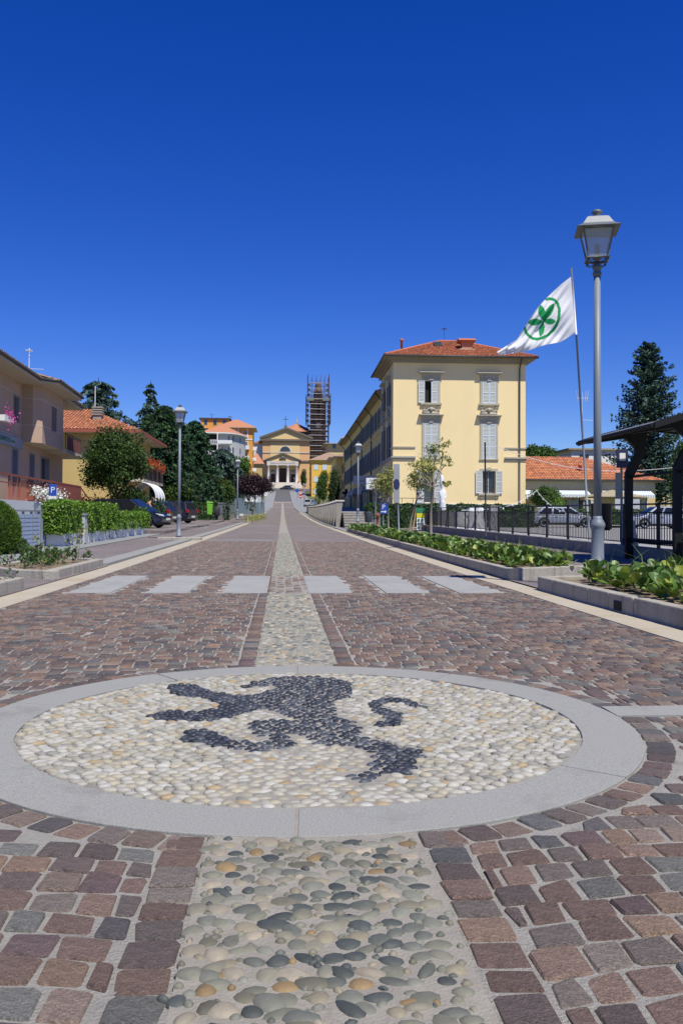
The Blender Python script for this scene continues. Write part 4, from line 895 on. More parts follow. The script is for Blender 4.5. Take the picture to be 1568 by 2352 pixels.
for s in (.75, 2.85): mb = MB(); aw_.box(mb, s, s+.03, 4.63, ZT, .002, .008); mb.build('wall_joint', M['joint'], A)
bay = [(4.64,0.0), (4.64,.52), (5.0,.9), (9.8,.9), (9.8,0)]      # bay: side, chamfer, front
mb = MB(); zb0 = 4.4
for i in range(len(bay)-1):
    a, b = bay[i], bay[i+1]; mb.quad(aw_.pt(a[0],zb0,a[1]), aw_.pt(b[0],zb0,b[1]), aw_.pt(b[0],ZT,b[1]), aw_.pt(a[0],ZT,a[1]))
by = mb.build('bay', M['pinkwall'], A); mb = MB(); mb.quad(*[aw_.pt(s,zb0,p) for s, p in reversed(bay)]); mb.build('bay_soffit', M['soffit_w'], by)
mb = MB()
for z in (5.25, 6.55):
    for i in range(len(bay)-2):
        a, b = bay[i], bay[i+1]; d = Vector((b[0]-a[0], b[1]-a[1])); nn = Vector((-d.y, d.x)).normalized()*.006
        mb.hexa([aw_.pt(a[0]+nn.x,z,a[1]+nn.y), aw_.pt(b[0]+nn.x,z,b[1]+nn.y), aw_.pt(b[0],z,b[1]), aw_.pt(a[0],z,a[1])], [aw_.pt(a[0]+nn.x,z+.03,a[1]+nn.y), aw_.pt(b[0]+nn.x,z+.03,b[1]+nn.y), aw_.pt(b[0],z+.03,b[1]), aw_.pt(a[0],z+.03,a[1])])
mb.build('wall_joint', M['joint'], by)
mb = MB(); aw_.box(mb, 7.0, 8.2, 5.2, 6.5, .9, .912); w = mb.build('window', M['reveal'], by); g = MB(); aw_.box(g, 7.12, 8.08, 5.25, 6.48, .913, .92); g.build('roller_blind', M['wood_blind'], w)
mb = MB(); aw_.box(mb, -9, 4.62, 4.02, 4.52, .004, .10); sg = mb.build('sign_band', mat('grey-blue sign band', (.24,.27,.31), (.28,.31,.35), .5, 3, .5), A)
mb = MB(); aw_.box(mb, .3, 3.0, 4.1, 4.45, .101, .115); sgb = mb.build('sign_board', mat('pale sign board', (.30,.36,.36), None, .5), sg)
p_ = aw_.pt(1.35, 4.28, .122); text('SANPAOLO', .34, mat('green lettering', (.03,.16,.10), None, .6), sg, p_, (R(90),0,R(92.3)))
p_ = aw_.pt(2.65, 4.28, .122); text('Leasint', .22, mat('green lettering b', (.04,.20,.12), None, .6), sg, p_, (R(90),0,R(92.3)))
mb = MB(); outline = [(-9,1.0), (3.9,1.0), (4.5,1.75), (10.6,1.75), (10.6,.95), (15.2,.95), (15.2,-9), (-9,-9)]
low = [aw_.pt(s,ZT,p) for s, p in outline]; hi_ = [aw_.pt(s,ZT+.14,p) for s, p in outline]; mb.add(low+hi_, [tuple(range(7,-1,-1)), tuple(range(8,16))]+[(i,(i+1)%8,8+(i+1)%8,8+i) for i in range(8)]); mb.build('soffit', M['soffit_w'], A)
mb = MB(); ol2 = [(-9,1.06), (3.85,1.06), (4.45,1.81), (10.66,1.81), (10.66,1.01), (15.26,1.01)]
for a, b in zip(ol2[:-1], ol2[1:]): mb.tube([aw_.pt(a[0],ZT+.18,a[1]), aw_.pt(b[0],ZT+.18,b[1])], .08, 8)
mb.build('rain_gutter', M['gutter'], A, True)
mb = MB()                                     # roof planes rising from the eaves
ridge = -4.0; rzh = ZT+1.75
top = lambda p: ZT+.2+(1.0-p)*.32
mb.quad(aw_.pt(-9,top(1),1.0), aw_.pt(15.2,top(1),1.0), aw_.pt(11,top(-4),-4), aw_.pt(-9,top(-4),-4)); mb.quad(aw_.pt(15.2,top(1),1.0), aw_.pt(15.2,top(1),-9), aw_.pt(11,top(-4),-4))
mb.quad(aw_.pt(3.9,top(1)-.02,1.0), aw_.pt(4.5,ZT+.2,1.75), aw_.pt(6.2,top(-.8)+.15,-.8)); mb.quad(aw_.pt(4.5,ZT+.2,1.75), aw_.pt(10.6,ZT+.2,1.75), aw_.pt(8.6,top(-.8)+.2,-.6), aw_.pt(6.2,top(-.8)+.2,-.6)); mb.quad(aw_.pt(10.6,ZT+.2,1.75), aw_.pt(10.6,ZT+.2,.9), aw_.pt(8.6,top(-.8)+.2,-.6))
mb.quad(aw_.pt(-9,top(-4),-4), aw_.pt(11,top(-4),-4), aw_.pt(15.2,top(1),-9), aw_.pt(-9,top(1),-9))
rf = mb.build('roof', M['roof_old'], A)
u_ = (aw_.pt(0,top(-.8)+.2,-.6)-aw_.pt(0,ZT+.2,1.75)); tile_slope('tiles', aw_.pt(4.5,ZT+.2,1.75), aw_.pt(10.6,ZT+.2,1.75), u_, u_.length, 1.4, 1.3, M['roof_old'], rf, .24, .4)
u_ = (aw_.pt(0,top(-4),-4)-aw_.pt(0,top(1),1)); tile_slope('tiles', aw_.pt(-9,top(1),1), aw_.pt(15.2,top(1),1), u_, u_.length, 0, 1.2, M['roof_old'], rf, .24, .4)
mb = MB(); p_ = aw_.pt(10,ZT+.8,-1); mb.tube([p_, p_+Vector((0,0,2.0))], .025, 6); mb.tube([p_+Vector((-.1,-.3,.8)), p_+Vector((.6,.7,.95))], .012, 5)
for i in range(4): mb.tube([p_+Vector((-.16,.1*i-.2,1.85)), p_+Vector((.16,.1*i-.2,1.85))], .014, 4)
mb.tube([p_+Vector((0,-.3,1.85)), p_+Vector((0,.3,1.85))], .02, 5); mb.build('aerial', M['white'], rf)
mb = MB(); aw_.box(mb, 9.85, 14.3, 4.3, 4.45, .0, 1.1); bl = mb.build('balcony', M['soffit_w'], A)
mb = MB(); [mb.tube([aw_.pt(s,4.45,1.05), aw_.pt(s,5.35,1.05)], .022, 5) for s in np.linspace(9.9,14.2,10)]; mb.tube([aw_.pt(9.85,5.35,1.05), aw_.pt(14.3,5.35,1.05)], .03, 6); mb.build('railing', M['iron'], bl)
mb = MB(); aw_.box(mb, 10.6, 14.25, 4.5, 5.25, 1.02, 1.045); mb.build('balcony_panel', M['redwall'], bl)
# raised terrace before the house
T_ = thing('terrace', 'raised terrace with red-brown walls and railing before the pink-beige house', 'terrace', (-12.6, 39, 0))
mb = MB(); aw_.box(mb, -9, 13.5, -.3, 1.30, .35, 2.3); mb.build('floor_slab', M['concrete'], T_)
mb = MB(); aw_.box(mb, .9, 7.2, .9, 2.28, 2.31, 2.42); mb.build('solid_parapet', M['redwall'], T_)
mb = MB(); aw_.box(mb, -9, 7.2, 2.28, 2.35, 2.30, 2.43); mb.build('handrail', M['redwall'], T_)
for s in np.arange(-6.5, .9, 1.45): mb = MB(); aw_.box(mb, s, s+.06, 1.3, 2.28, 2.33, 2.39); mb.build('post', M['redwall'], T_)
for s in np.arange(-6.4, .8, .145): mb = MB(); aw_.box(mb, s, s+.02, 1.4, 2.2, 2.35, 2.37); mb.build('baluster', M['redwall'], T_)
mb = MB(); aw_.box(mb, -9, .9, 2.0, 2.04, 2.34, 2.38); mb.build('handrail', M['redwall'], T_)
mb = MB(); aw_.box(mb, -9, -.2, .55, 1.38, 2.31, 2.6); mb.build('white_parapet', M['white'], T_); mb = MB(); aw_.box(mb, -.15, 1.6, -.2, 1.25, 2.31, 2.45); mb.build('red_door', M['redwall'], T_)
for k in range(2): mb = MB(); mb.tube([aw_.pt(7.2,2.3-.5*k,2.36), aw_.pt(13.0,1.0-.5*k,2.36)], .035, 6); mb.build('stair_rail', M['redwall'], T_)
for s in (8.6, 10.2, 11.8): mb = MB(); mb.tube([aw_.pt(s,.6,2.36), aw_.pt(s,2.3-1.3*(s-7.2)/5.8,2.36)], .025, 6); mb.build('stair_post', M['redwall'], T_)
mb = MB(); aw_.box(mb, 7.2, 13.5, -.3, .75, 2.31, 2.5); mb.build('stair_wall', M['concrete'], T_)
r_ = np.random.default_rng(9)
for i, s in enumerate(np.linspace(-3.4, .7, 4)):
    fb = thing('flower_box', ('leftmost', 'second', 'third', 'rightmost')[i]+' box of trailing white flowers on the terrace wall, counted from the picture edge', 'flower box', A.location+aw_.pt(s,1.42,2.5), 0, 'white flower boxes on the terrace')
    MB().hexa([(-.12,-.42,0), (.12,-.42,0), (.12,.42,0), (-.12,.42,0)], [(-.15,-.45,.2), (.15,-.45,.2), (.15,.45,.2), (-.15,.45,.2)]).build('box', M['redwall'], fb)
    C = r_.normal(size=(240,3))*np.array((.13,.32,.14))+np.array((.1,0,.3)); V, Fq = leaf_quads(C, .07, seed=i); np_mesh('leaves', V, Fq, M['leaf'], fb, False, np.ones((240,3)))
    C = r_.normal(size=(260,3))*np.array((.16,.34,.16))+np.array((.16,0,.26)); V, Fq = leaf_quads(C, .075, aspect=.95, seed=i+9); np_mesh('blossoms', V, Fq, M['petal'], fb)
fb = thing('flower_box', 'magenta flowers hanging from the upper balcony at the left edge', 'flower box', A.location+aw_.pt(-1.25,4.95,.9)); mb = MB(); mb.box(-.15,.15,-.9,.3,-.2,.05); mb.build('box', M['white'], fb)
C = r_.normal(size=(160,3))*np.array((.14,.25,.2))+np.array((.12,-.1,.0)); V, Fq = leaf_quads(C, .08, aspect=.9, seed=31); np_mesh('blossoms', V, Fq, M['pink_petal'], fb)
# ------------------------------------------------------------------ ochre house behind the maple
M['ochre'] = mat('ochre stucco', (.50,.36,.13), (.56,.41,.17), .9, .6, .7, .1, 30)
M['brownwood'] = mat('dark brown boards', (.055,.032,.022), (.08,.05,.035), .7, 4, .5)
D = thing('ochre_house', 'ochre house with red tiled roof behind the green maple on the left', 'house', (-11.2, 62.8, .2))
mb = MB(); mb.quad((-10,0,0), (0,0,0), (0,0,6.5), (-10,0,6.5)); side = WF((0,0,0), 90); side.wall(mb, 0, 11.8, 0, 6.5, [(3,4.4,3.6,5.6), (7,8.4,3.6,5.6)], .2); mb.build('wall', M['ochre'], D)
for a in (3, 7): glazing(D, side, a, a+1.4, 3.6, 5.6, .18, M['brownwood'])
mb = MB(); hip(mb, -11.2, 1.2, -.9, 12.9, 6.62, 8.75, -9, -3.7, 5.5); rf = mb.build('roof', M['roof_plain'], D)
u_ = Vector((0,6.4,2.13)); tile_slope('tiles', (-11.2,-.9,6.62), (1.2,-.9,6.62), u_, u_.length, 0, u_.length/4.9, M['roof_orange'], rf, .24, .4)
mb = MB(); mb.box(-11.2,1.2,-.9,12.9,6.45,6.6); mb.build('soffit', M['soffit_w'], D)
mb = MB(); mb.box(-11.2,1.26,-.97,-.9,6.44,6.66); mb.box(1.2,1.27,-.9,12.95,6.44,6.66); mb.build('fascia', M['redwall'], D)
mb = MB(); mb.box(-2.7,-2.1,2.0,2.6,7.2,7.95); ch = mb.build('chimney', M['concrete'], rf)
for i in range(4): mb = MB(); mb.box(-2.78,-2.02,1.92,2.68,7.98+.17*i,8.08+.17*i); mb.build('chimney_slab', M['concrete'], ch)
mb = MB(); mb.tube([(-2.7,2.7,7.6), (-2.7,2.7,10.2)], .03, 6); mb.build('mast', M['white'], ch)
MB().lathe([(.13,0),(.13,.7),(.2,.72),(.2,.85),(.1,.9)], (-7.6,2.6,7.7), 10).build('vent_pipe', M['roof_red'], rf, True)
mb = MB(); mb.box(0.0,1.3,.3,10.5,3.05,3.25); bl = mb.build('balcony', M['soffit_w'], D); mb = MB(); mb.box(1.22,1.28,.3,10.5,3.3,4.2); mb.build('balcony_panel', M['brownwood'], bl)
for i in range(6): mb = MB(); mb.box(1.285,1.33,.6+1.9*i,.68+1.9*i,3.15,4.3); mb.build('post', M['iron'], bl)
mb = MB(); mb.box(-9.5,-6.2,-1.2,0,3.0,3.15); b2 = mb.build('balcony', M['ochre'], D)
for x in np.linspace(-9.4,-6.3,16): mb = MB(); mb.tube([(x,-1.15,3.15), (x,-1.15,4.05)], .02, 4); mb.build('baluster', M['iron'], b2)
mb = MB(); mb.tube([(-9.4,-1.15,4.05), (-6.2,-1.15,4.05)], .03, 5); mb.build('handrail', M['iron'], b2)
mb = MB(); side.box(mb, 0, .02, 0, .02, 0, .01); mb = MB(); mb.box(-9,-6.8,-.02,.0,3.2,5.4); mb.build('dark_door', M['glass'], D)
rr = np.random.default_rng(12)
for i, y in enumerate((1.2, 3.4, 5.6, 8.2)):
    fb = thing('flower_box', ('nearest', 'second', 'third', 'farthest')[i]+' box of red geraniums on the ochre house balcony, going up the street', 'flower box', D.location+Vector((1.35,y,4.2)), 0, 'red geranium boxes on the balcony')
    MB().box(-.1,.12,-.6,.6,-.1,.12).build('box', M['brownwood'], fb); C = rr.normal(size=(130,3))*np.array((.12,.4,.14))+np.array((.1,0,.22)); V, Fq = leaf_quads(C, .10, seed=i); np_mesh('leaves', V, Fq, M['leaf'], fb, False, np.ones((130,3)))
    C = rr.normal(size=(120,3))*np.array((.15,.42,.2))+np.array((.14,0,.25)); V, Fq = leaf_quads(C, .10, aspect=.9, seed=i+40); np_mesh('blossoms', V, Fq, M['red_petal'], fb)
# white arched canopy before it
cn = thing('arched_canopy', 'white arched canopy with ribs beside the ochre house', 'canopy', (-9.3, 58.5, .3)); mb = MB(); n = 8
for i in range(n):
    a, b = math.pi*i/n*.5, math.pi*(i+1)/n*.5; mb.quad((.95*math.sin(a),-.2,1.7+1.0*math.cos(a)), (.95*math.sin(b),-.2,1.7+1.0*math.cos(b)), (.95*math.sin(b),4,1.7+1.0*math.cos(b)), (.95*math.sin(a),4,1.7+1.0*math.cos(a)))
mb.quad((-1.0,-.2,1.9), (0,-.2,2.7), (0,4,2.7), (-1.0,4,1.9)); mb.build('vault', M['white'], cn)
for y in (-.22, 1.2, 2.6, 4.0): mb = MB(); mb.tube([(.97*math.sin(math.pi*i/16), y, 1.7+1.02*math.cos(math.pi*i/16)) for i in range(9)]+[(.97,y,0)], .04, 6); mb.build('rib', M['white'], cn, True)
mb = MB(); mb.box(-.9,.7,.6,2.2,0,1.6); mb.build('cabinet', M['white'], cn)
# ------------------------------------------------------------------ low house right of the yellow building
M['cream'] = mat('cream stucco', (.60,.46,.22), (.66,.52,.27), .9, .6, .7, .1, 30)
def stripes(name, a, b, n, axis=0):
    m = bpy.data.materials.new(name); m.use_nodes = True; t = m.node_tree; N = t.nodes; tc = N.new('ShaderNodeTexCoord'); w = N.new('ShaderNodeTexWave'); w.bands_direction = 'XYZ'[axis]; w.inputs['Scale'].default_value = n
    mp = N.new('ShaderNodeMath'); mp.operation = 'GREATER_THAN'; mp.inputs[1].default_value = .5; mx = N.new('ShaderNodeMix'); mx.data_type = 'RGBA'; mx.inputs[6].default_value = (*a,1); mx.inputs[7].default_value = (*b,1)
    t.links.new(tc.outputs['Object'], w.inputs[0]); t.links.new(w.outputs['Fac'], mp.inputs[0]); t.links.new(mp.outputs[0], mx.inputs['Factor']); t.links.new(mx.outputs[2], N['Principled BSDF'].inputs['Base Color']); N['Principled BSDF'].inputs['Roughness'].default_value = .8; return m
M['awn'] = stripes('striped canvas', (.68,.70,.70), (.33,.42,.47), 1.35)
Cx = 20.0; C_ = thing('low_house', 'low cream house with wide orange tiled roof behind the car park', 'house', (Cx, 82, .1)); cf = WF((0,0,0), 0); LC = 16.0
mb = MB(); cf.wall(mb, 0, LC, 0, 4.25, [(6.2,7.4,.9,2.5), (8.4,9.6,.9,2.5), (13.4,14.6,.9,2.5)], .2); mb.quad((LC,0,0), (LC,9,0), (LC,9,4.25), (LC,0,4.25)); mb.build('wall', M['cream'], C_)
for a in (6.2, 8.4, 13.4): w = glazing(C_, cf, a, a+1.2, .9, 2.5, .18); [shutter(w, cf, x, x+.58, .9, 2.5, .02, (M['shut_frame'], M['shut_slat']), 1, slat=.3) for x in (a-.6, a+1.22)]
mb = MB(); hip(mb, -4, LC+.7, -.7, 9.7, 4.36, 6.85, -2, LC-5.6, 4.5); rf = mb.build('roof', M['roof_plain'], C_)
u_ = Vector((0,5.2,2.49)); tile_slope('tiles', (-.5,-.7,4.36), (LC+.7,-.7,4.36), u_, u_.length, 0, u_.length/6.3, M['roof_orange'], rf, .26, .42)
mb = MB(); cf.box(mb, -.5, LC+.7, 4.22, 4.34, -9.5, .7); mb.build('soffit', M['eave'], C_); mb = MB(); mb.tube([(-.5,-.75,4.33), (LC+.7,-.75,4.33)], .07, 6); mb.build('rain_gutter', M['gutter'], C_, True)
mb = MB(); cf.box(mb, 0, LC, 3.6, 4.2, .003, .03); mb.build('dark_frieze', M['stone_trim'], C_)
for x, z in ((9.0,5.0), (14.3,5.2)): MB().lathe([(.17,0),(.17,.75),(.24,.78),(.24,.95),(.12,1.0)], (x,1.2 if x < 10 else 3.2,z), 8).build('chimney', M['roof_red'], rf, True)
for s0, s1 in ((.6,9.2), (10.6,15.4)):
    mb = MB(); mb.quad(cf.pt(s0,3.45,.05), cf.pt(s1,3.45,.05), cf.pt(s1,2.95,1.3), cf.pt(s0,2.95,1.3)); nn = int((s1-s0)/.35)
    for i in range(nn): a, b = s0+(s1-s0)*i/nn, s0+(s1-s0)*(i+1)/nn; mb.add([cf.pt(a,2.95,1.3), cf.pt(b,2.95,1.3), cf.pt(b,2.72,1.31), cf.pt((a+b)/2,2.64,1.31), cf.pt(a,2.72,1.31)], [(0,1,2,3,4)])
    mb.build('awning', M['awn'], C_)
gz = thing('garden_gazebo', 'small metal gazebo with grey curtain before the low cream house', 'gazebo', (at(1405,1185,76).x, 76, .1)); mb = MB(); mb.lathe([(3.2,2.55),(3.2,2.62),(0.1,3.25)], n=4, a0=math.pi/4); mb.build('roof', M['eave'], gz)
for sx in (-2.2,2.2):
    for sy in (-2.2,2.2): mb = MB(); mb.tube([(sx,sy,0), (sx,sy,2.6)], .05, 6); mb.build('post', M['iron'], gz)
mb = MB(); mb.box(-.6,1.6,-2.25,-2.2,.3,2.4); mb.build('curtain', mat('grey curtain', (.42,.44,.47), (.5,.52,.55), .8, 3, .5), gz)
hb = thing('far_house', 'white upper storey of a house behind the low orange roof', 'house', (at(1390,1185,110).x, 110, .2)); mb = MB(); mb.box(-4.5,2.0,0,8,0,9.4); mb.build('wall', M['white'], hb); mb = MB(); hip(mb, 0,9,-.6,9,7.0,8.2,2.5,6,4); mb.build('roof', M['roof_plain'], hb); mb = MB(); mb.box(.2,8.6,0,8,0,7); mb.build('side_wall', M['cream'], hb); mb = MB(); mb.box(-5,2.3,-.4,8.4,9.4,9.6); mb.build('flat_roof', M['eave'], hb)
mb = MB(); mb.box(-3.4,-2.2,-.03,0,7.2,8.8); w = mb.build('window', M['glass'], hb)
q_ = at(1337,1010,110)-Vector(hb.location); mb = MB(); mb.tube([q_-Vector((0,0,2)), q_+Vector((0,0,6.2))], .04, 5); [mb.tube([q_+Vector((x,0,5.0)), q_+Vector((x*1.4,0,6.4))], .03, 4) for x in (-.6,-.35,.35,.6)]; mb.tube([q_+Vector((-.7,0,5.4)), q_+Vector((.7,0,5.4))], .03, 4); mb.tube([q_+Vector((-.2,0,2.6)), q_+Vector((1.8,0,2.5))], .025, 4); mb.build('aerial', M['white'], hb)

# ------------------------------------------------------------------ church and scaffolded bell tower
CY = 330; cz0 = 13.2; ccx = at(648.6,1185,CY).x
M['ch_peach'] = mat('peach church stucco', (.64,.37,.17), (.68,.41,.20), .9, .3, .7); M['ch_yellow'] = mat('yellow church stucco', (.70,.50,.22), (.73,.53,.25), .9, .3, .7)
M['ch_stone'] = mat('pale church stone', (.55,.50,.43), (.62,.57,.50), .85, 1, .6); M['ch_dark'] = mat('grey church cornice', (.13,.11,.085), (.17,.145,.115), .9, 1, .6)
CH = thing('church', 'yellow and peach church with columned portico at the head of the street', 'church', (ccx, CY, cz0))
ox = 1.2                                       # the nave sits a little right of the portico
nv = WF((ox-8.9,0,0), 0); W_ = 17.8; mb = MB(); nv.wall(mb, 0, W_, -3, 15.9, [], .1); mb.quad((ox+8.9,0,-3), (ox+8.9,30,-3), (ox+8.9,30,15.9), (ox+8.9,0,15.9)); mb.quad((ox-8.9,30,-3), (ox-8.9,0,-3), (ox-8.9,0,15.9), (ox-8.9,30,15.9)); mb.build('wall', M['ch_peach'], CH)
mb = MB(); nv.box(mb, 2.9, 14.0, 8.4, 15.4, .002, .12); mb.build('centre_panel', M['ch_yellow'], CH)
mb = MB(); nv.box(mb, -.1, W_+.1, 8.0, 8.6, .002, .35); mb.build('cornice', M['ch_dark'], CH); mb = MB(); nv.box(mb, 0, W_, 11.4, 11.7, .123, .24); mb.build('string_course', M['ch_stone'], CH)
mb = MB(); nv.box(mb, -.9, W_+.9, 15.9, 16.6, -.2, 1.0); mb.build('entablature', M['ch_dark'], CH)
mb = MB(); mb.extr([nv.pt(-.9,16.6,.3), nv.pt(W_+.9,16.6,.3), nv.pt(W_/2,20.5,.3)], (0,2.0,0)); tym = mb.build('gable', M['ch_yellow'], CH)
def raking(parent, wf, a, b, z, apex, th, p0, p1, m):
    mb = MB(); c = (a+b)/2
    for q, e in ((a, 1), (b, -1)): mb.hexa([wf.pt(q,z,p1), wf.pt(c,apex,p1), wf.pt(c,apex,p0), wf.pt(q,z,p0)], [wf.pt(q-e*.2,z+th,p1), wf.pt(c,apex+th,p1), wf.pt(c,apex+th,p0), wf.pt(q-e*.2,z+th,p0)])
    return mb.build('raking_cornice', m, parent)
raking(CH, nv, -1.1, W_+1.1, 16.6, 20.4, .75, -6, 1.1, M['ch_dark'])
mb = MB(); c = W_/2-.4
arc = [nv.pt(c+2.3*math.cos(math.pi*i/16), 11.8+2.3*math.sin(math.pi*i/16), .13) for i in range(17)]; mb.extr(arc, nv.n*.15); lw = mb.build('lunette_window', M['ch_stone'], CH)
arc = [nv.pt(c+1.95*math.cos(math.pi*i/16), 11.95+1.95*math.sin(math.pi*i/16), .285) for i in range(17)]; mb = MB(); mb.extr(arc, nv.n*.02); mb.build('pane', M['glass'], lw)
mb = MB(); [nv.box(mb, c+x-.05, c+x+.05, 11.95, 13.6, .306, .34) for x in (-.8,0,.8)]; mb.build('glazing_bars', M['iron'], lw)
# portico
pw = WF((-6.0,-4.5,0), 0); PW = 11.8
for x in (.6, 3.95, 7.85, 11.2):
    mb = MB(); b = pw.pt(x,0,-.6); mb.lathe([(.62,0),(.62,.25),(.5,.4),(.47,3),(.42,6.0),(.5,6.1),(.66,6.3),(.66,6.5)], b, 14); mb.build('column', M['ch_stone'], CH, True)
mb = MB(); pw.box(mb, 0, PW, 6.5, 8.0, -4.4, 0); ent = mb.build('portico_entablature', M['ch_stone'], CH); text('BASILICA ROMANA MINOR', .75, M['ch_dark'], ent, pw.pt(PW/2,7.2,.02), (R(90),0,0))
mb = MB(); mb.extr([pw.pt(-.3,8.05,-.3), pw.pt(PW+.3,8.05,-.3), pw.pt(PW/2,10.9,-.3)], (0,4,0)); pdm = mb.build('pediment', M['ch_yellow'], CH); raking(CH, pw, -.9, PW+.9, 8.05, 10.75, .45, -4.2, .3, M['ch_dark'])
mb = MB(); mb.lathe([(0,-.7),(.5,-.5),(.75,0),(.5,.5),(0,.9)], pw.pt(PW/2,9.3,-.2), 8); [mb.lathe([(0,-.6),(.35,-.3),(.4,.1),(0,.5)], pw.pt(PW/2+q,9.0,-.2), 7) for q in (-.9,.9)]; mb.build('crest', M['ch_dark'], pdm, True)
mb = MB(); pw.box(mb, .1, PW-.1, -.1, 8, -4.45, -4.35); mb.build('porch_wall', M['ch_yellow'], CH)
for x, w_, h_ in ((2.3,.8,3.4), (6.0,1.3,5.6), (9.9,.8,3.4)):
    mb = MB(); pw.box(mb, x-w_-.35, x+w_+.35, 0, h_+.4, -4.35, -4.2); d_ = mb.build('doorway', M['ch_stone'], CH); mb = MB(); pw.box(mb, x-w_, x+w_, 0, h_, -4.2, -4.16); mb.build('door', M['brownwood'], d_)
    if w_ < 1: mb = MB(); mb.extr([pw.pt(x+.8*math.cos(math.pi*i/10), h_+.9+.8*math.sin(math.pi*i/10), -4.3) for i in range(11)], pw.n*.1); mb.build('fanlight', M['glass'], d_)
for i in range(10): mb = MB(); mb.box(-8.0-.12*i, 6.8+.05*i, -6.5-.42*i, -4.0, -.24*(i+1), -.24*i-.002); mb.build('step', M['ch_stone'], CH)
mb = MB(); mb.box(ox-12.8,ox-8.9,6,20,7.0,15.3); mb.box(ox-12.8,ox-8.9,6.3,20,-3,7.0); mb.build('side_chapel', M['white'], CH); mb = MB(); mb.extr([(ox-13.4,5.4,15.3), (ox-8.9,5.4,15.3), (ox-8.9,5.4,17.0)], (0,15,0)); mb.build('chapel_roof', M['roof_plain'], CH)
dc = (ox+4.2, 20, 0); mb = MB(); mb.lathe([(7.6,10),(7.6,20.0),(8.3,20.3),(8.3,20.7)], dc, 8, a0=R(22.5)); mb.build('drum', M['ch_dark'], CH); mb = MB(); mb.lathe([(8.9,20.7),(8.9,20.9),(.6,24.6),(.1,24.7)], dc, 8, a0=R(22.5)); dr = mb.build('drum_roof', M['roof_plain'], CH); MB().lathe([(.4,24.6),(.5,25.2),(.15,25.5),(.04,27.2)], dc, 8).build('finial', M['ch_stone'], dr)
mb = MB(); x0 = ox-.3; mb.box(x0-.5,x0+.5,.5,1.5,20.6,22); mb.build('cross_base', M['ch_dark'], CH); mb = MB(); mb.box(x0-.09,x0+.09,.9,1.1,22,25.6); mb.box(x0-.95,x0+.95,.91,1.09,24.2,24.4); mb.build('cross', M['iron'], CH)
# bell tower
TY = 345; tx = at(728.5,1185,TY).x; tz = 10.0
M['brick_old'] = mat('weathered brown brick', (.085,.062,.048), (.14,.10,.078), .95, .6, .7); M['scaf_red'] = mat('rusty scaffold pole', (.085,.042,.037), (.13,.065,.055), .6, 2, .6); M['plank'] = mat('pale scaffold deck', (.34,.33,.32), (.42,.41,.39), .8, 2, .6)
TW = thing('bell_tower', 'dark brick bell tower wrapped in scaffolding right of the church', 'tower', (tx, TY, tz))
mb = MB(); mb.box(-3.0,3.0,-3.0,3.0,0,29.5); sh_ = mb.build('shaft', M['brick_old'], TW); mb = MB(); mb.box(-2.9,2.9,-2.9,2.9,29.5,36); mb.build('belfry', M['brick_old'], TW); mb = MB(); mb.box(-3.5,3.5,-3.5,3.5,36,36.9); mb.build('cornice', M['ch_dark'], TW); mb = MB(); mb.lathe([(1.9,36.9),(1.9,40),(1.3,41.2),(1.2,43),(.7,44)], n=8); mb.build('lantern', M['brick_old'], TW)
mb = MB(); mb.extr([(-1.2+0*i,0,0) if False else (1.2*math.cos(math.pi*i/10), -2.93, 33.4+1.2*math.sin(math.pi*i/10)) for i in range(11)]+[(-1.2,-2.93,30.4), (1.2,-2.93,30.4)], (0,.02,0)); mb.build('bell_opening', M['interior'], TW)
mb = MB(); mb.extr([(1.15*math.cos(2*math.pi*i/20), -3.03, 26.6+1.15*math.sin(2*math.pi*i/20)) for i in range(20)], (0,.02,0)); mb.build('clock_face', M['ch_stone'], TW)
sc_ = thing('scaffolding', 'red tube scaffolding with grey decks climbing round the bell tower', 'scaffolding', (tx, TY, tz))
lev = list(np.arange(2.0, 44.6, 2.05))
for i, z in enumerate(lev):
    e = 3.7 if z < 28 or z > 38 else 4.25
    for q in (-1, 1): mb = MB(); mb.box(-e,e,q*e-.55,q*e+.55,z-.05,z+.05); mb.build('deck', M['plank'], sc_); mb = MB(); mb.box(q*e-.55,q*e+.55,-e+.56,e-.56,z-.05,z+.05); mb.build('deck', M['plank'], sc_)
    mb = MB(); mb.box(-e-.02,e*.42,-e-.58,-e-.55,z-.05,z+.17); mb.build('toe_board', M['plank'], sc_)
    for hh in (.95,): mb = MB(); mb.tube([(-e,-e-.5,z+hh), (e,-e-.5,z+hh), (e+.5,e,z+hh)], .05, 4); mb.build('guard_rail', M['scaf_red'], sc_); mb = MB(); mb.tube([(-e-.5,-e,z+hh), (-e-.5,e,z+hh)], .05, 4); mb.build('guard_rail', M['scaf_red'], sc_)
for k, (e, z0, z1) in enumerate(((4.15,0,46.4), (4.75,27,39))):
    for x in np.linspace(-e, e, 6):
        for y in (-e, e): mb = MB(); mb.tube([(x,y,z0), (x,y,z1+random.uniform(-.5,.6))], .075, 4); mb.build('upright', M['scaf_red'], sc_)
    for y in np.linspace(-e, e, 5)[1:-1]:
        for x in (-e, e): mb = MB(); mb.tube([(x,y,z0), (x,y,z1+random.uniform(-.5,.6))], .075, 4); mb.build('upright', M['scaf_red'], sc_)
for i in range(0, len(lev)-1, 2): mb = MB(); mb.tube([(-4.15,-4.15,lev[i]), (4.15,-4.15,lev[i+1])], .05, 4); mb.build('brace', M['scaf_red'], sc_)
for x in (-3.2, 2.9): mb = MB(); mb.box(x-1.3,x+1.3,-4.9,-4.82,36.0,37.3); mb.build('debris_sheet', mat('grey sheet', (.16,.18,.17), None, .8), sc_)

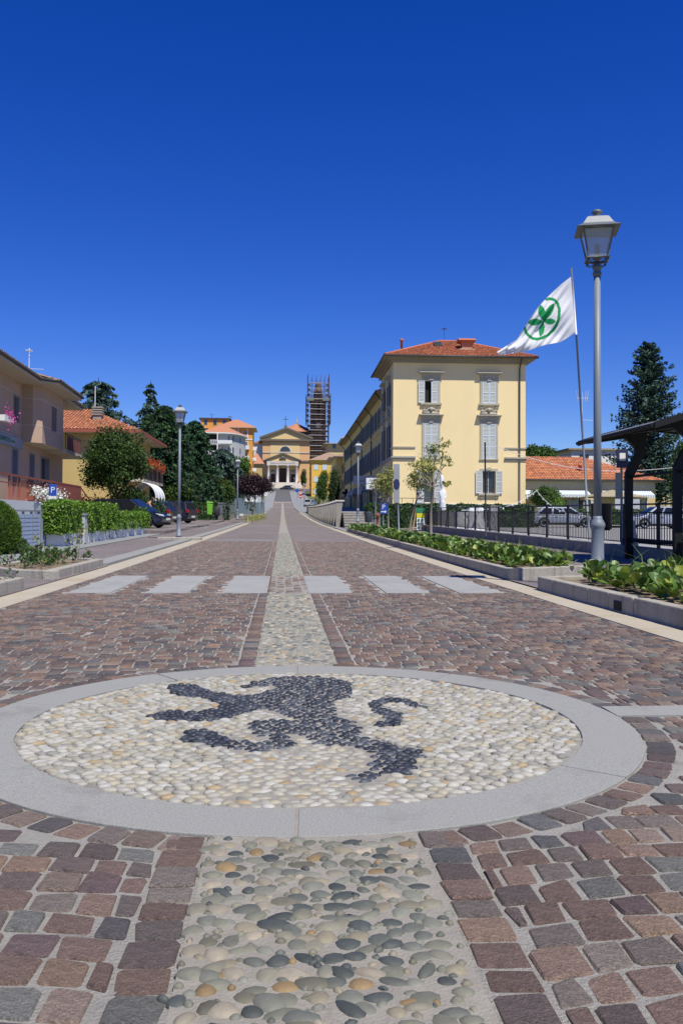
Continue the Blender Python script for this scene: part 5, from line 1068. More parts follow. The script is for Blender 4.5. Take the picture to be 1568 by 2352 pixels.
# ------------------------------------------------------------------ buildings up the street
def block(name, label, loc, w, d, h, m, floors=0, cols=0, roof=None, rz=0, z0=1.5, fh=3.0, wm=None, ov=.7, rh=1.6, wide=1.0, frontcols=None, sh=None):
    t = thing(name, label, 'building', loc, R(rz)); mb = MB(); f = WF((0,0,0), 0); r = WF((w,0,0), 90); l = WF((0,d,0), -90)
    mb.quad((0,0,0), (w,0,0), (w,0,h), (0,0,h)); mb.quad((w,0,0), (w,d,0), (w,d,h), (w,0,h)); mb.quad((0,d,0), (0,0,0), (0,0,h), (0,d,h)); mb.quad((w,d,0), (0,d,0), (0,d,h), (w,d,h)); mb.quad((0,0,h), (w,0,h), (w,d,h), (0,d,h)); mb.build('wall', m, t)
    for wf_, L, nc in ((f, w, cols), (r, d, frontcols or 0), (l, d, frontcols or 0)):
        for j in range(floors):
            for i in range(nc):
                c = L*(i+.5)/nc; z = z0+j*fh; b = MB(); wf_.box(b, c-wide/2-.12, c+wide/2+.12, z-.12, z+1.62, .002, .05); wn = b.build('window', wm or M['stone_trim'], t); b = MB(); wf_.box(b, c-wide/2, c+wide/2, z, z+1.5, .051, .06); b.build('pane', sh or M['glass'], wn)
    if roof: mb = MB(); hip(mb, -ov, w+ov, -ov, d+ov, h+.12, h+rh, min(w,d)*.45, w-min(w,d)*.45, d/2); mb.build('roof', roof, t); mb = MB(); mb.box(-ov-.02,w+ov+.02,-ov-.02,d+ov+.02,h,h+.1); mb.build('eave', M['soffit_w'], t)
    return t
def px(x, Y): return at(x, 1185, Y).x
def pz(y, Y): return at(648, y, Y).z
# grey flats with loggias, left
GY = 226; gx0, gx1 = px(470,GY), px(556,GY); g0 = 3.5
M['greywall'] = mat('pale grey stucco', (.42,.42,.41), (.48,.48,.46), .9, .4, .6); M['flat_orange'] = mat('orange stucco', (.66,.30,.05), (.70,.34,.07), .9, .4, .6)
G = thing('apartment_block', 'pale grey apartment block with curved front and corner loggias above the conifers', 'building', (gx0, GY, g0))
gw = gx1-gx0; gh = pz(997,GY)-g0; pts = []; nseg = 8; x_l = gw*.52
for i in range(nseg+1): a = i/nseg; pts.append((x_l+(gw-x_l)*a, 1.0+9*a*a))
mb = MB()
for (a, b) in zip(pts[:-1], pts[1:]): mb.quad((*a,0), (*b,0), (*b,gh), (*a,gh))
mb.quad((0,2.2,0), (x_l,1.0,0), (x_l,1.0,gh), (0,2.2,gh)); mb.quad((0,14,0), (0,2.2,0), (0,2.2,gh), (0,14,gh)); mb.quad((gw,10,0), (gw,16,0), (gw,16,gh), (gw,10,gh)); mb.build('wall', M['greywall'], G)
mb = MB(); ol = [(-1.2,-1.4), (x_l+.5,-.2)]+[(p[0]+.6,p[1]-.8) for p in pts[1:]]+[(gw+.6,16), (-1.2,16)]; mb.prism(ol, gh, gh+.25); mb.build('eave', M['white'], G)
mb = MB(); ap = (gw*.42,6.5,gh+2.9); n = len(ol)
for i in range(n): mb.add([(*ol[i],gh+.26), (*ol[(i+1)%n],gh+.26), ap], [(0,1,2)])
mb.build('roof', M['roof_plain'], G)
fl = 2.85
for j in range(5):
    z = gh-2.75-j*fl
    mb = MB(); mb.prism([(-.9,-1.0), (x_l+1.9,-.6), (x_l+1.9,1.3), (-.9,2.2)], z-.15, z+.05); lg = mb.build('loggia', M['white'], G)
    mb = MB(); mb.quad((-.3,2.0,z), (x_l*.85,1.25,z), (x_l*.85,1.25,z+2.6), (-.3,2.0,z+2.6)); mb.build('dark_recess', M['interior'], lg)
    for i in range(9): x = -.8+i*.42; mb = MB(); mb.box(x,x+.16,-.98,-.86,z+.05,z+.85); mb.build('baluster', M['white'], lg)
    mb = MB(); mb.box(-.9,3.0,-1.0,-.84,z+.85,z+1.0); mb.build('rail', M['white'], lg); mb = MB(); mb.box(3.0,x_l+1.9,-.85,-.7,z+.05,z+.95); mb.build('parapet', M['white'], lg)
    for x in (-.6, 3.0): mb = MB(); mb.box(x,x+.28,-.8,-.5,z,z+2.75); mb.build('pillar', M['white'], lg)
    for i in (3, 6):
        a, b = pts[i], pts[i+1]; d = Vector((b[0]-a[0], b[1]-a[1], 0)); fw_ = WF((a[0],a[1],0), math.degrees(math.atan2(d.y,d.x))); mb = MB(); fw_.box(mb, .0, .85, z+.7, z+2.3, .003, .06); w = mb.build('window', M['stone_trim'], G); mb = MB(); fw_.box(mb, .08, .77, z+.78, z+2.2, .061, .07); mb.build('pane', M['glass'] if (i+j) % 3 else M['shut_dark'], w)
    fx = WF((x_l-.2,1.0,0), 20); mb = MB(); fx.box(mb, .3, 1.3, z+.05, z+2.2, .02, .08); mb.build('window', M['shut_dark'], G)
# orange flats behind
OY = 246; ox0, ox1 = px(549,OY), px(578.5,OY); oh = pz(984,OY)-4
O_ = block('apartment_block', 'tall orange apartment block with white balconies left of the church', (ox0-6, OY, 4.0), ox1-ox0+6, 12, oh, M['flat_orange'], 0, 0, M['roof_plain'], 0, ov=1.0, rh=3.0)
for j in range(6):
    z = oh-2.9-j*3.0; x = (px(562,OY)-ox0+6); b = MB(); b.box(x-1.1,x+1.1,-1.1,0,z-.2,z-.02); b.box(x-1.1,x+1.1,-1.1,-1.0,z,z+.9); bl = b.build('balcony', M['white'], O_) if j else None
    b = MB(); b.box(x-.8,x+.8,-.06,-.01,z,z+2.1); w = b.build('window', M['white'], O_); b = MB(); b.box(x-.6,x+.6,-.07,-.061,z+.1,z+2.0); b.build('pane', M['shut_dark'] if j % 2 else mat('salmon blind %d' % j, (.45,.2,.12)), w)
    if j: b = MB(); w_ = ox1-ox0+6; b.box(w_,w_+1.0,3,6,z-.2,z+.8); b.build('side_balcony', M['white'], O_)
for x in (1.6, 4.2, 5.2): b = MB(); b.box(ox1-ox0+6-x,ox1-ox0+6-x+.35,-.08,-.005,oh-3.0,oh); b.build('pilaster', M['white'], O_)
b = MB(); b.box(0,ox1-ox0+6,-.1,-.005,oh-3.4,oh-3.1); b.build('string_course', M['white'], O_)
block('apartment_block', 'orange penthouse roof block with dark flat top above the grey flats', (px(459,262), 262, 5), px(524,262)-px(459,262), 10, pz(965,262)-5, M['flat_orange'], 1, 3, None, z0=pz(978,262)-5)
pt_ = [o for o in bpy.data.objects if o.get('label', '').startswith('orange penthouse')][0]; b = MB(); b.box(-.5,px(524,262)-px(459,262)+.5,-.5,10.5,pz(965,262)-5,pz(965,262)-4.6); b.build('flat_roof', M['gutter'], pt_)
b = MB(); b.tube([(3,2,pz(965,262)-5), (3,2,pz(950,262)-5)], .06, 5); b.tube([(2.2,2,pz(953,262)-5), (3.8,2,pz(953,262)-5)], .04, 4); b.build('aerial', M['iron'], pt_); b = MB(); b.lathe([(.0,-.12),(.6,0),(.7,.12)], (8.6,1.5,pz(958,262)-5), 10); b.build('satellite_dish', M['white'], pt_)
block('house', 'long grey house with low tiled roof left of the grey flats', (px(405,255), 255, 5), px(470,255)-px(405,255), 9, pz(986,255)-5, M['greywall'], 1, 6, M['roof_plain'], z0=pz(1000,255)-5)
block('house', 'small ochre house with tiled roof just left of the church', (px(574,300), 300, 9), px(601,300)-px(574,300), 10, pz(1066,300)-9, M['ochre'], 1, 2, M['roof_plain'], z0=2.2, rh=4)
b = thing('stone_wall', 'pale garden wall with railing below the orange flats', 'wall', (px(562,180), 180, 2.4)); mb = MB(); mb.box(0,2.6,0,30,0,4.2); mb.build('masonry', M['white'], b)
# right side, beyond the long wing
block('house', 'bright orange-yellow house with blue-grey shutters right of the church', (px(714.5,255), 255, 6.2), px(795,255)-px(714.5,255), 12, pz(1056,255)-6.2, mat('golden stucco', (.74,.44,.06), (.78,.48,.09), .9, .5, .6), 3, 4, M['roof_old'], z0=1.0, fh=3.6, rh=2.6, sh=M['shut_frame'], wide=1.3)
block('house', 'cream house with deep eaves behind the orange-yellow house', (px(752,275), 275, 6), 12, 14, pz(1018,275)-6, M['cream'], 1, 3, M['eave'], z0=pz(1028,275)-6, ov=1.4, rh=.8)
block('house', 'narrow brown-roofed house at the far end of the shaded wing', (px(770,165), 165, 2.0), 7, 14, pz(1050,165)-2.0, M['yellow_wing'], 3, 2, M['roof_old'], z0=1.0, frontcols=4, ov=1.3)
block('house', 'tall house with tiled hip roof rising behind the far end of the wing', (px(783,158)+.6, 150, 2.0), 9, 12, pz(1006,150)-2.0, M['yellow_wing'], 3, 2, M['roof_plain'], z0=1.0, frontcols=3, ov=1.2, rh=2.6)
# wooded hills
M['wood'] = mat('wooded hill', (.022,.045,.018), (.045,.075,.028), .95, .05, .7, 2.0, .12)
rr = np.random.default_rng(5); xs = np.linspace(-700, 700, 71); ys_ = np.linspace(620, 1300, 24); mb = MB()
hh = lambda x, y: (math.sin(x*.0062+1.2)*.5+.5)*34+30*math.exp(-((x-110)/170)**2)+24*math.exp(-((x+80)/120)**2)
for j, y in enumerate(ys_):
    for x in xs: f = math.sin(min(1, (y-600)/360)*math.pi/2); mb.v.append((x, y, 6+hh(x, y)*f+rr.normal()*1.6*f))
for j in range(23):
    for i in range(70): a = j*71+i; mb.f.append((a, a+1, a+72, a+71)); mb.t.append(None)
structure(mb.build('hills', M['wood'], None, True))
# ------------------------------------------------------------------ trees and shrubs
def tree(name, label, loc, trunk_h, crown, m, per=900, size=.16, tr=.09, seed=1, hues=None, lean=(0,0), limbs=5, group=None, bark=None, aspect=.55):
    # crown: blobs in the tree's own space
    t = thing(name, label, 'tree', loc, 0, group); r = np.random.default_rng(seed); mb = MB()
    top = Vector((lean[0], lean[1], trunk_h)); mb.tube([(0,0,-.1), (lean[0]*.3+r.normal()*.02, lean[1]*.3, trunk_h*.5), top], [tr*1.2, tr*.9, tr*.75], 8)
    for k in range(limbs):
        c = Vector(crown[k % len(crown)][0])+Vector(r.normal(size=3)*.25*np.mean(crown[k % len(crown)][1])); md = top*.5+c*.5+Vector(r.normal(size=3)*.1); md.z = min(md.z, c.z); mb.tube([top*.92, md, c], [tr*.6, tr*.4, tr*.15], 6)
    mb.build('trunk', bark or M['bark'], t, True); o = foliage('crown', crown, per, size, m, t, seed, aspect, hues); return t
def blobs(c, rad, n, seed, s=.45):
    r = np.random.default_rng(seed); p, _ = shell(n, c, np.asarray(rad)*(1-s*.6), r, .35); return [(tuple(q), tuple(np.asarray(rad)*s*r.uniform(.7,1.25))) for q in p]
M['dark_bark'] = mat('dark conifer bark', (.035,.027,.02), (.05,.04,.03), .95, 9, .6)
def conifer(name, label, loc, H, Rb, m, seed, levels=34, nb=9, droop=.25, up=.0, size=.3, hues=((1,1,1),), bare=.06, pw=.85, tr=.16, leanx=0.0, samples=8, per=4, thin=1.0):
    t = thing(name, label, 'tree', loc); r = np.random.default_rng(seed); C = []; Dv = []; T = []; mb = MB(); hues = np.asarray(hues)
    mb.tube([(0,0,-.2), (leanx*.5,0,H*.5), (leanx,0,H)], [tr*1.3, tr*.8, .02], 8)
    for i in range(levels):
        f = bare+(1-bare)*i/levels; z = H*f; R_ = Rb*(1-f)**pw*r.uniform(.8,1.12)+.12
        for k in range(nb):
            if r.random() > thin: continue
            a = r.uniform(0, 2*math.pi); L_ = R_*r.uniform(.7,1.12); d = np.array((math.cos(a), math.sin(a), 0)); base = np.array((leanx*f,0,z)); tone = hues[r.integers(len(hues))]*r.uniform(.6,1.35)
            if k % 2 == 0: mb.tube([base, base+d*L_*.6+np.array((0,0,(up-droop*.4)*L_*.5)), base+d*L_+np.array((0,0,(up-droop)*L_))], [.04*L_**.5,.03*L_**.5,.008], 4, cap=False)
            for s in range(samples):
                q = (s+r.uniform(.2,1))/samples; p = base+d*L_*q+np.array((0,0,(up*q-droop*q*q)*L_)); side = np.array((-d[1],d[0],0))
                for e in range(per): C.append(p+side*r.normal()*.22*L_*(1.15-q)*.8+np.array((0,0,r.normal()*.05*L_))); Dv.append(d*.8+side*r.normal()*.6+np.array((0,0,-droop*1.2+.1))); T.append(tone*r.uniform(.8,1.2))
    mb.build('trunk', M['dark_bark'], t, True); V, Fq = leaf_quads(np.array(C), size, aspect=.4, seed=seed, droop=np.array(Dv)); np_mesh('crown', V, Fq, m, t, False, np.array(T)); return t
def hedge(name, label, loc, L, W, H, m, n, size, seed, rz=0, step=None, cat='hedge', hues=((1,1,1),), core=M['dark_leaf']):
    t = thing(name, label, cat, loc, rz); r = np.random.default_rng(seed); hues = np.asarray(hues)
    hf = (lambda x: H) if not step else (lambda x: np.where(x < step[0], H, step[1]))
    x = r.uniform(0, L, n); h = hf(x)*np.ones(n); f = r.integers(0, 4, n); y = np.where(f == 0, 0, np.where(f == 1, W, r.uniform(0, W, n))); z = np.where(f >= 2, h, r.uniform(0, 1, n)*h); x = np.where((f == 3) & (r.random(n) < .3), np.where(r.random(n) < .5, 0, L), x); z = np.where((f == 3) & ((x == 0) | (x == L)), r.uniform(0,1,n)*h, z)
    bump_ = .06*np.sin(x*3.1)+.05*np.sin(x*7.3+z*4); C = np.stack([x, y, z], 1)+r.normal(size=(n,3))*.035; C[:, 1] += np.where(f == 0, -bump_, 0); C[:, 2] += np.where(f >= 2, bump_*.6, 0)
    N_ = np.stack([np.where(x == L, 1., np.where(x == 0, -1., 0)), np.where(f == 0, -1., np.where(f == 1, 1., 0)), np.where(f >= 2, 1., .3)], 1)
    V, Fq = leaf_quads(C, size, aspect=.6, seed=seed, nrm=N_); o = np_mesh('foliage', V, Fq, m, t, False, hues[r.integers(len(hues), size=n)]*r.uniform(.55,1.45,(n,1)))
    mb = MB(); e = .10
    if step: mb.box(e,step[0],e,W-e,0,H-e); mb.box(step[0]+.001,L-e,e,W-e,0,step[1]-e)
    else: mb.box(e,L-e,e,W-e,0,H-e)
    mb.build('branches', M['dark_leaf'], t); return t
M['dark_core'] = M['dark_leaf']
# left: hedge over a low white wall, gate, shrub
HX = -6.05
hw = thing('low_wall', 'low white garden wall under the bright clipped hedge', 'wall', (HX, 24.2, zg(24))); mb = MB(); mb.box(-.35,.1,0,14.2,-.2,.62); mb.build('masonry', M['white'], hw)
r2 = np.random.default_rng(8); C = np.concatenate([np.stack([np.full(30,.13)+r2.random(30)*.03, c+r2.normal(size=30)*.10, r2.uniform(.0,.6,30)], 1) for c in (.5,1.5,3.4,5.6,6.2,7.4)]); V, Fq = leaf_quads(C, .07, seed=3); o = np_mesh('creepers', V, Fq, M['leaf'], hw, False, np.ones((len(C),3))*.9); o['kind'] = 'stuff'
hedge('clipped_hedge', 'bright green clipped hedge in two steps before the parked dark cars', (HX+.20, 24.0, zg(26)+.36), 14.6, .6, .82, M['box_leaf'], 26000, .085, 5, R(90), (7.6,.56), hues=((1,1,1),(1.2,1.1,1),(.8,.9,.9)))
gt = thing('panel_gate', 'pale blue panel gate with steel frame at the left edge', 'gate', (-6.45, 24.4, zg(22))); gt.scale = (1,.78,.70); 
M['gate_blue'] = mat('pale blue panel', (.33,.40,.50), (.38,.45,.54), .6, 3, .6); M['steel'] = mat('galvanised steel', (.30,.32,.34), (.36,.38,.40), .45, 5, .5, metal=.4)
M['gate_joint'] = mat('panel groove', (.2,.25,.32), None, .8)
for i in range(4):
    y1 = -.95-i*.92; mb = MB(); mb.box(-.02,.02,y1-.86,y1,.12,1.28); p = mb.build('panel', M['gate_blue'], gt); mb = MB()
    for k in range(7): mb.box(.021,.026,y1-.85,y1-.01,.24+k*.15,.25+k*.15)
    mb.build('groove', M['gate_joint'], p)
    mb = MB(); mb.box(-.03,.03,y1-.91,y1-.861,.02,1.4); mb.build('post', M['steel'], gt)
mb = MB(); mb.box(-.045,.045,-.94,-.84,0,1.52); mb.build('post', M['steel'], gt); mb = MB(); mb.box(-.035,.035,-4.7,-.95,1.37,1.43); mb.build('top_rail', M['steel'], gt)
mb = MB(); mb.box(-.03,.03,-.80,.15,.0,1.12); p2_ = mb.build('panel', M['gate_blue'], gt); mb = MB(); mb.box(.031,.05,-.60,-.42,.75,1.06); mb.box(.031,.045,-.56,-.46,.35,.74); mb.build('letter_slot', M['iron'], p2_)
rr = np.random.default_rng(14)
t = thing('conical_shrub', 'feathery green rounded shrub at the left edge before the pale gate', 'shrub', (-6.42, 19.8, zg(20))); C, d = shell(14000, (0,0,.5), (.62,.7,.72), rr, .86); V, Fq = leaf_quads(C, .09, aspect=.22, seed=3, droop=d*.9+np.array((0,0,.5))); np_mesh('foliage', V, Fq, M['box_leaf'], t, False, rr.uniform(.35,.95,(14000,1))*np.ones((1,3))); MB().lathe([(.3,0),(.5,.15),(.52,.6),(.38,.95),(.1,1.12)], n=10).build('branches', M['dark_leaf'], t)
t = thing('low_juniper', 'low spreading dark shrub at the foot of the feathery shrub', 'shrub', (-6.35, 20.6, zg(20))); C, d = shell(3800, (0,-.2,.12), (.5,1.2,.30), rr, .6); V, Fq = leaf_quads(C, .10, aspect=.35, seed=4); np_mesh('foliage', V, Fq, M['leaf'], t, False, rr.uniform(.4,1.0,(3800,1))*np.ones((1,3)))
cb = thing('utility_cabinet', 'slim grey utility cabinet against the low white wall', 'cabinet', (-5.9, 26.3, zg(26))); mb = MB(); mb.box(-.12,.12,-.24,.24,0,.86); mb.build('body', mat('cabinet grey', (.42,.43,.43), (.46,.47,.46), .6, 3, .5), cb, bevel=.01); mb = MB(); mb.box(-.15,.15,-.27,.27,.86,.92); mb.build('lid', M['steel'], cb); MB().lathe([(.04,0),(.04,.02)], (.0,-.25,.55), 8).build('lock', M['steel'], cb)
# maple and conifers on the left
tree('maple_tree', 'leafy green maple in front of the ochre house', (px(262,50), 50, .2), 1.7, blobs((.1,0,3.7), (1.95,1.7,2.0), 30, 3, .36)+[((.5,0,1.9),(.9,.8,.5)), ((-.9,0,2.6),(.8,.7,.6)), ((1.2,-.2,1.7),(.7,.6,.4))], M['leaf'], 620, .16, .10, 3, ((.72,.74,.72),(.95,.92,.75),(.5,.6,.62)), (.1,0), 8)
t = thing('ivy_bank', 'dark ivy bank under the maple by the terrace stairs', 'shrub', (px(215,52), 52, .2)); foliage('foliage', [((x,0,.9),(1.0,.6,.8)) for x in np.arange(-2.6,4,1.0)], 900, .16, M['dark_leaf'], t, 8)
conifer('cedar_tree', 'broad blue-green cedar rising behind the ochre house roof', (px(222,92), 92, .4), 14.8, 7.2, M['blue_needle'], 21, 15, 13, .42, .12, .55, ((1,1,1),(.7,.75,.75)), .25, .55, .3, .0, 12, 7, .8)
conifer('cedar_tree', 'cedar with a bent leading shoot and drooping boughs behind the spruces', (px(322,90), 90, .4), 14.2, 4.6, M['blue_needle'], 22, 20, 7, .55, .10, .42, ((1,1,1),(.7,.8,.75)), .3, .75, .22, .9, 11, 6, .72)
conifer('spruce_tree', 'tall dark spruce just left of the second lantern post', (px(375,80), 80, .3), 10.6, 4.8, M['needle'], 23, 44, 15, .30, .05, .36, ((1,1,1),(1.3,1.35,1),(.75,.8,.8)), .02, .5, .2, samples=9, per=7)
conifer('spruce_tree', 'slim dark spruce peaking behind the ochre house', (px(342,84), 84, .3), 10.3, 3.4, M['needle'], 24, 36, 12, .30, .05, .36, ((1,1,1),(1.3,1.35,1)), .1, .55, .18, samples=8, per=7)
conifer('spruce_tree', 'dark blue-green spruce right of the second lantern post', (px(445,86), 86, .4), 9.8, 3.8, M['needle'], 25, 42, 14, .30, .05, .36, ((.9,1.0,1.1),(1.15,1.3,1.2),(.7,.8,.8)), .02, .55, .2, samples=9, per=7)
conifer('cedar_tree', 'weeping blue cedar branches before the grey flats', (px(498,98), 98, .4), 8.2, 5.2, M['blue_needle'], 26, 9, 10, .75, .25, .45, ((1,1,1),(.75,.8,.8)), .35, .45, .2, .6, 12, 7, .75)
def mass(name, label, x0, x1, ytop, ybot, Y, m, per, size, seed, hues=((1,1,1),), cat='shrub', dep=1.0, trunk=True):
    a, b = px(x0,Y), px(x1,Y); z0, z1 = pz(ybot,Y), pz(ytop,Y); w, h = (b-a)/2, (z1-z0)/2
    t = thing(name, label, cat, ((a+b)/2, Y, z0)); foliage('crown', blobs((0,0,h), (w,w*dep,h), max(6, int(14*w/h)), seed, .5), per, size, m, t, seed, hues=hues)
    if trunk: mb = MB(); mb.tube([(0,0,-(z0-float(prof(Y)))-.2), (0,0,h)], [.14,.08], 6); mb.build('trunk', M['bark'], t)
    return t
mass('umbrella_pine', 'rounded bright green pine below the orange flats', 505, 581, 1045, 1132, 135, M['leaf'], 1700, .32, 31, ((1.1,1.2,.8),(1.4,1.5,.9),(.7,.8,.7)), 'tree')
mass('garden_tree', 'bronze-tipped bush above the parked blue car', 476, 530, 1096, 1162, 88, M['leaf'], 1500, .2, 32, ((1.2,.9,.7),(.9,1,.8)))
mass('garden_tree', 'olive-green garden tree behind the blue-grey gate', 505, 558, 1090, 1168, 100, M['leaf'], 1500, .2, 33, ((1.3,1.3,.8),(.8,.9,.8)))
mass('garden_tree', 'dark shrub filling the gap behind the green bin', 425, 500, 1100, 1176, 92, M['dark_leaf'], 1600, .2, 34)
mass('garden_tree', 'reddish green shrub beside the parked dark wagon', 372, 440, 1118, 1172, 78, M['leaf'], 1300, .18, 35, ((1.1,.9,.8),(.8,1,.8)))
mass('dark_yew', 'dark yew filling the gap under the spruces', 330, 420, 1060, 1160, 88, M['needle'], 2600, .25, 36, ((1,1,1),(1.3,1.3,1)))
mass('garden_tree', 'green tree before the white garden wall under the orange flats', 520, 560, 1070, 1160, 118, M['dark_leaf'], 1400, .22, 37, ((1,1,1),(1.5,1.4,1)), 'tree')
for i, (x, Y, lb) in enumerate(((569, 74, 'purple-leaved plum tree nearest to the blue-grey gate'), (585, 86, 'middle purple-leaved plum tree by the kerb'), (601, 99, 'farthest purple-leaved plum tree, against the road'))):
    z = float(prof(Y))+.1; tree('plum_tree', lb, (px(x,Y), Y, z), 1.9+.2*i, blobs((0,0,3.1+.25*i), (1.05+.1*i,.95,1.0+.12*i), 12, 40+i, .5), M['purple_leaf'], 700, .15, .05, 40+i, ((1,1,1),(1.6,1.3,1.4),(.6,.6,.6)), (.05,0), 5, 'purple plum trees along the left kerb')
rr = np.random.default_rng(77)
for i, (x, Y) in enumerate(((574, 78), (589, 84), (598, 92))):
    t = thing('kerb_plant', ('nearest', 'middle', 'farthest')[i]+' tuft of low yellow-green plants at the foot of the plum trees', 'plant', (px(x,Y), Y, float(prof(Y))+.05), 0, 'tufts under the plum trees'); foliage('foliage', [((0,0,.2),(.55,1.2,.28))], 500, .12, M['olive_leaf'], t, 60+i)
# slender pale trees in the right bed
for i, (x, Y, H_, th, lean, lb, sd_) in enumerate(((870, 37, 2.55, 1.45, .12, 'slender pale tree farthest along the right bed, with parking sign behind', 51), (893, 33.5, 2.5, 1.4, -.05, 'thin pale sapling just left of the tall no-parking sign', 52), (938, 28, 2.55, 1.45, .30, 'leaning pale tree just right of the tall no-parking sign', 53), (990, 24, 2.95, 1.75, .03, 'tallest pale tree in the right bed, in front of the yellow wall', 54))):
    c = (lean*1.5,0,(H_+th)/2+.1); w = .62 if i != 1 else .42
    bl = blobs(c, (w,w*.9,(H_-th)/2+.12), 13, sd_, .42)
    if i == 3: bl = [((-.28,0,2.1),(.3,.25,.22)), ((.0,0,2.3),(.3,.3,.22)), ((.25,.05,2.55),(.3,.28,.28)), ((.3,0,2.85),(.22,.2,.2)), ((.05,0,2.7),(.2,.2,.2)), ((.42,0,1.72),(.10,.1,.07)), ((-.45,0,1.95),(.16,.15,.12)), ((.4,.0,2.3),(.18,.16,.16))]
    tree('pale_tree', lb, (px(x,Y), Y, zg(Y)+.1), th, bl, M['olive_leaf'], 120, .09, .035, sd_, ((1,1,1),(1.3,1.2,1),(.7,.8,.8)), (lean,0), 9, 'slender trees in the right bed', None, .42)
conifer('cypress_tree', 'tall blue-green conifer behind the bus shelter', (px(1490,95), 95, .3), 20.4, 5.4, M['blue_needle'], 27, 46, 12, .10, .50, .42, ((.6,.75,.65),(.85,.95,.85),(.4,.5,.45)), .08, .55, .3, 0, 10, 7, .72)
mass('broadleaf_tree', 'green treetop behind the low orange roof beside the yellow building', 1205, 1268, 1020, 1080, 104, M['leaf'], 1500, .3, 61, ((1,1.1,.9),(.7,.8,.8)), 'tree')
mass('garden_tree', 'dark green tree under the right edge of the shelter roof', 1530, 1600, 1010, 1150, 70, M['dark_leaf'], 1800, .22, 62, ((1,1,1),(1.6,1.6,1)), 'tree')
mass('round_bush', 'round dark green bush before the striped awning', 1222, 1282, 1112, 1178, 70, M['leaf'], 1800, .14, 63, ((.8,.85,.8),(1.1,1.15,.9)))
mass('garden_shrub', 'bright low shrub right of the round dark bush', 1262, 1300, 1140, 1180, 69, M['box_leaf'], 900, .12, 64, trunk=False)
mass('street_tree', 'light green tree beyond the concrete balustrade', 727, 757, 1083, 1150, 122, M['leaf'], 1500, .2, 65, ((1.3,1.4,1),(.9,1,.9)), 'tree')
mass('street_tree', 'dark ivy-green tree at the shaded wing corner', 752, 778, 1062, 1165, 112, M['dark_leaf'], 1500, .2, 66, cat='tree')
mass('garden_shrub', 'flowering shrub beside the grey parked car', 722, 736, 1130, 1158, 150, M['olive_leaf'], 700, .2, 67, trunk=False)
mass('far_tree', 'small dark tree left of the church behind the chapel', 588, 603, 1080, 1104, 318, M['leaf'], 600, .5, 68, cat='tree'); mass('far_tree', 'small tree right of the church steps', 690, 702, 1080, 1120, 290, M['leaf'], 600, .4, 69, cat='tree')
hx0 = px(842,57); hedge('dark_hedge', 'long dark green hedge along the foot of the yellow building', (hx0, 57.0, float(prof(57))+.02), px(1216,58)-hx0, .9, 1.5, M['dark_leaf'], 15000, .14, 7, 0, hues=((1,1,1),(1.4,1.5,1),(.7,.8,.8)))
hedge('dark_hedge', 'low green hedge behind the silver cars on the lot', (px(1290,70), 70.5, .2), 14, .8, 1.3, M['leaf'], 6000, .16, 9, 0)
hedge('dark_hedge', 'hedge behind the left parking bays', (-16, 77, .3), 9.5, .9, 1.6, M['dark_leaf'], 6000, .16, 10, 0)

# ------------------------------------------------------------------ fence of the car park
FX = 7.95
fn = thing('railing_fence', 'dark iron picket fence on a low concrete wall along the car park', 'fence', (FX, 8, 0)); fz = lambda y: float(prof(y))+.05+.0022*max(0,y-12)
mb = MB(); ys_ = list(np.arange(8, 50.1, 3.0))
for a, b in zip(ys_[:-1], ys_[1:]): o = MB().hexa([(-.12,a-8,fz(a)-.3), (.12,a-8,fz(a)-.3), (.12,b-8.01,fz(b)-.3), (-.12,b-8.01,fz(b)-.3)], [(-.12,a-8,fz(a)+.22), (.12,a-8,fz(a)+.22), (.12,b-8.01,fz(b)+.22), (-.12,b-8.01,fz(b)+.22)]).build('wall_block', M['concrete'], fn, bevel=.015)
me_p = None
for a in np.arange(8.2, 50, 1.95):
    mb = MB(); mb.box(-.03,.03,-.03,.03,fz(a)+.2,fz(a)+1.18); o = mb.build('post', M['black'], fn); o.location = (0,a-8,0)
for dz, th in ((1.16,.022), (.98,.014), (.30,.014)):
    mb = MB(); mb.tube([(0,y-8,fz(y)+dz) for y in ys_], th, 6); mb.build('rail', M['black'], fn)
pk = MB(); pk.box(-.008,.008,-.008,.008,.28,1.0); pk = pk.build('picket', M['black'], fn); pk.location = (0,.3,fz(8.3)); k = 0
for y in np.arange(12.5, 49.8, .126):
    if k >= 296: break
    o = pk.copy(); COL.objects.link(o); o.parent = fn; o.location = (0,y-8,fz(y)); k += 1
# ------------------------------------------------------------------ bus shelter
bs = thing('bus_shelter', 'dark bus shelter with curved roof and bench rails at the right edge', 'shelter', (7.7, 15, zg(17)+.1))
M['shelter'] = mat('dark shelter metal', (.008,.0085,.009), (.013,.0135,.014), .6, 4, .6, spec=.25); M['shelter_roof'] = mat('smoked roof sheet', (.05,.052,.055), (.07,.072,.075), .5, 2, .6); M['shelter_top'] = mat('grey roof skin', (.15,.155,.16), (.18,.185,.19), .6, 3, .5)
zr = lambda x: 2.48+.36*math.sin(min(1, max(0, (x+1.0)/1.75))*math.pi/2)-(.10*max(0, x-.55)**1.2)
xs = np.linspace(-1.0, 1.35, 15)
for nm, dz, m_, y0, y1 in (('roof_underside', -.0, M['shelter_roof'], .32, 4.32), ('roof_skin', .05, M['shelter_top'], .30, 4.34)):
    mb = MB(); vs = [(x, y, zr(x)+dz) for x in xs for y in (y0, y1)]; mb.add(vs, [(2*i, 2*i+1, 2*i+3, 2*i+2) for i in range(len(xs)-1)]); mb.build(nm, m_, bs)
mb = MB(); mb.tube([(-1.02,.30,zr(-1)+.01), (-1.02,4.34,zr(-1)+.01)], .045, 8); mb.build('front_edge', M['shelter'], bs)
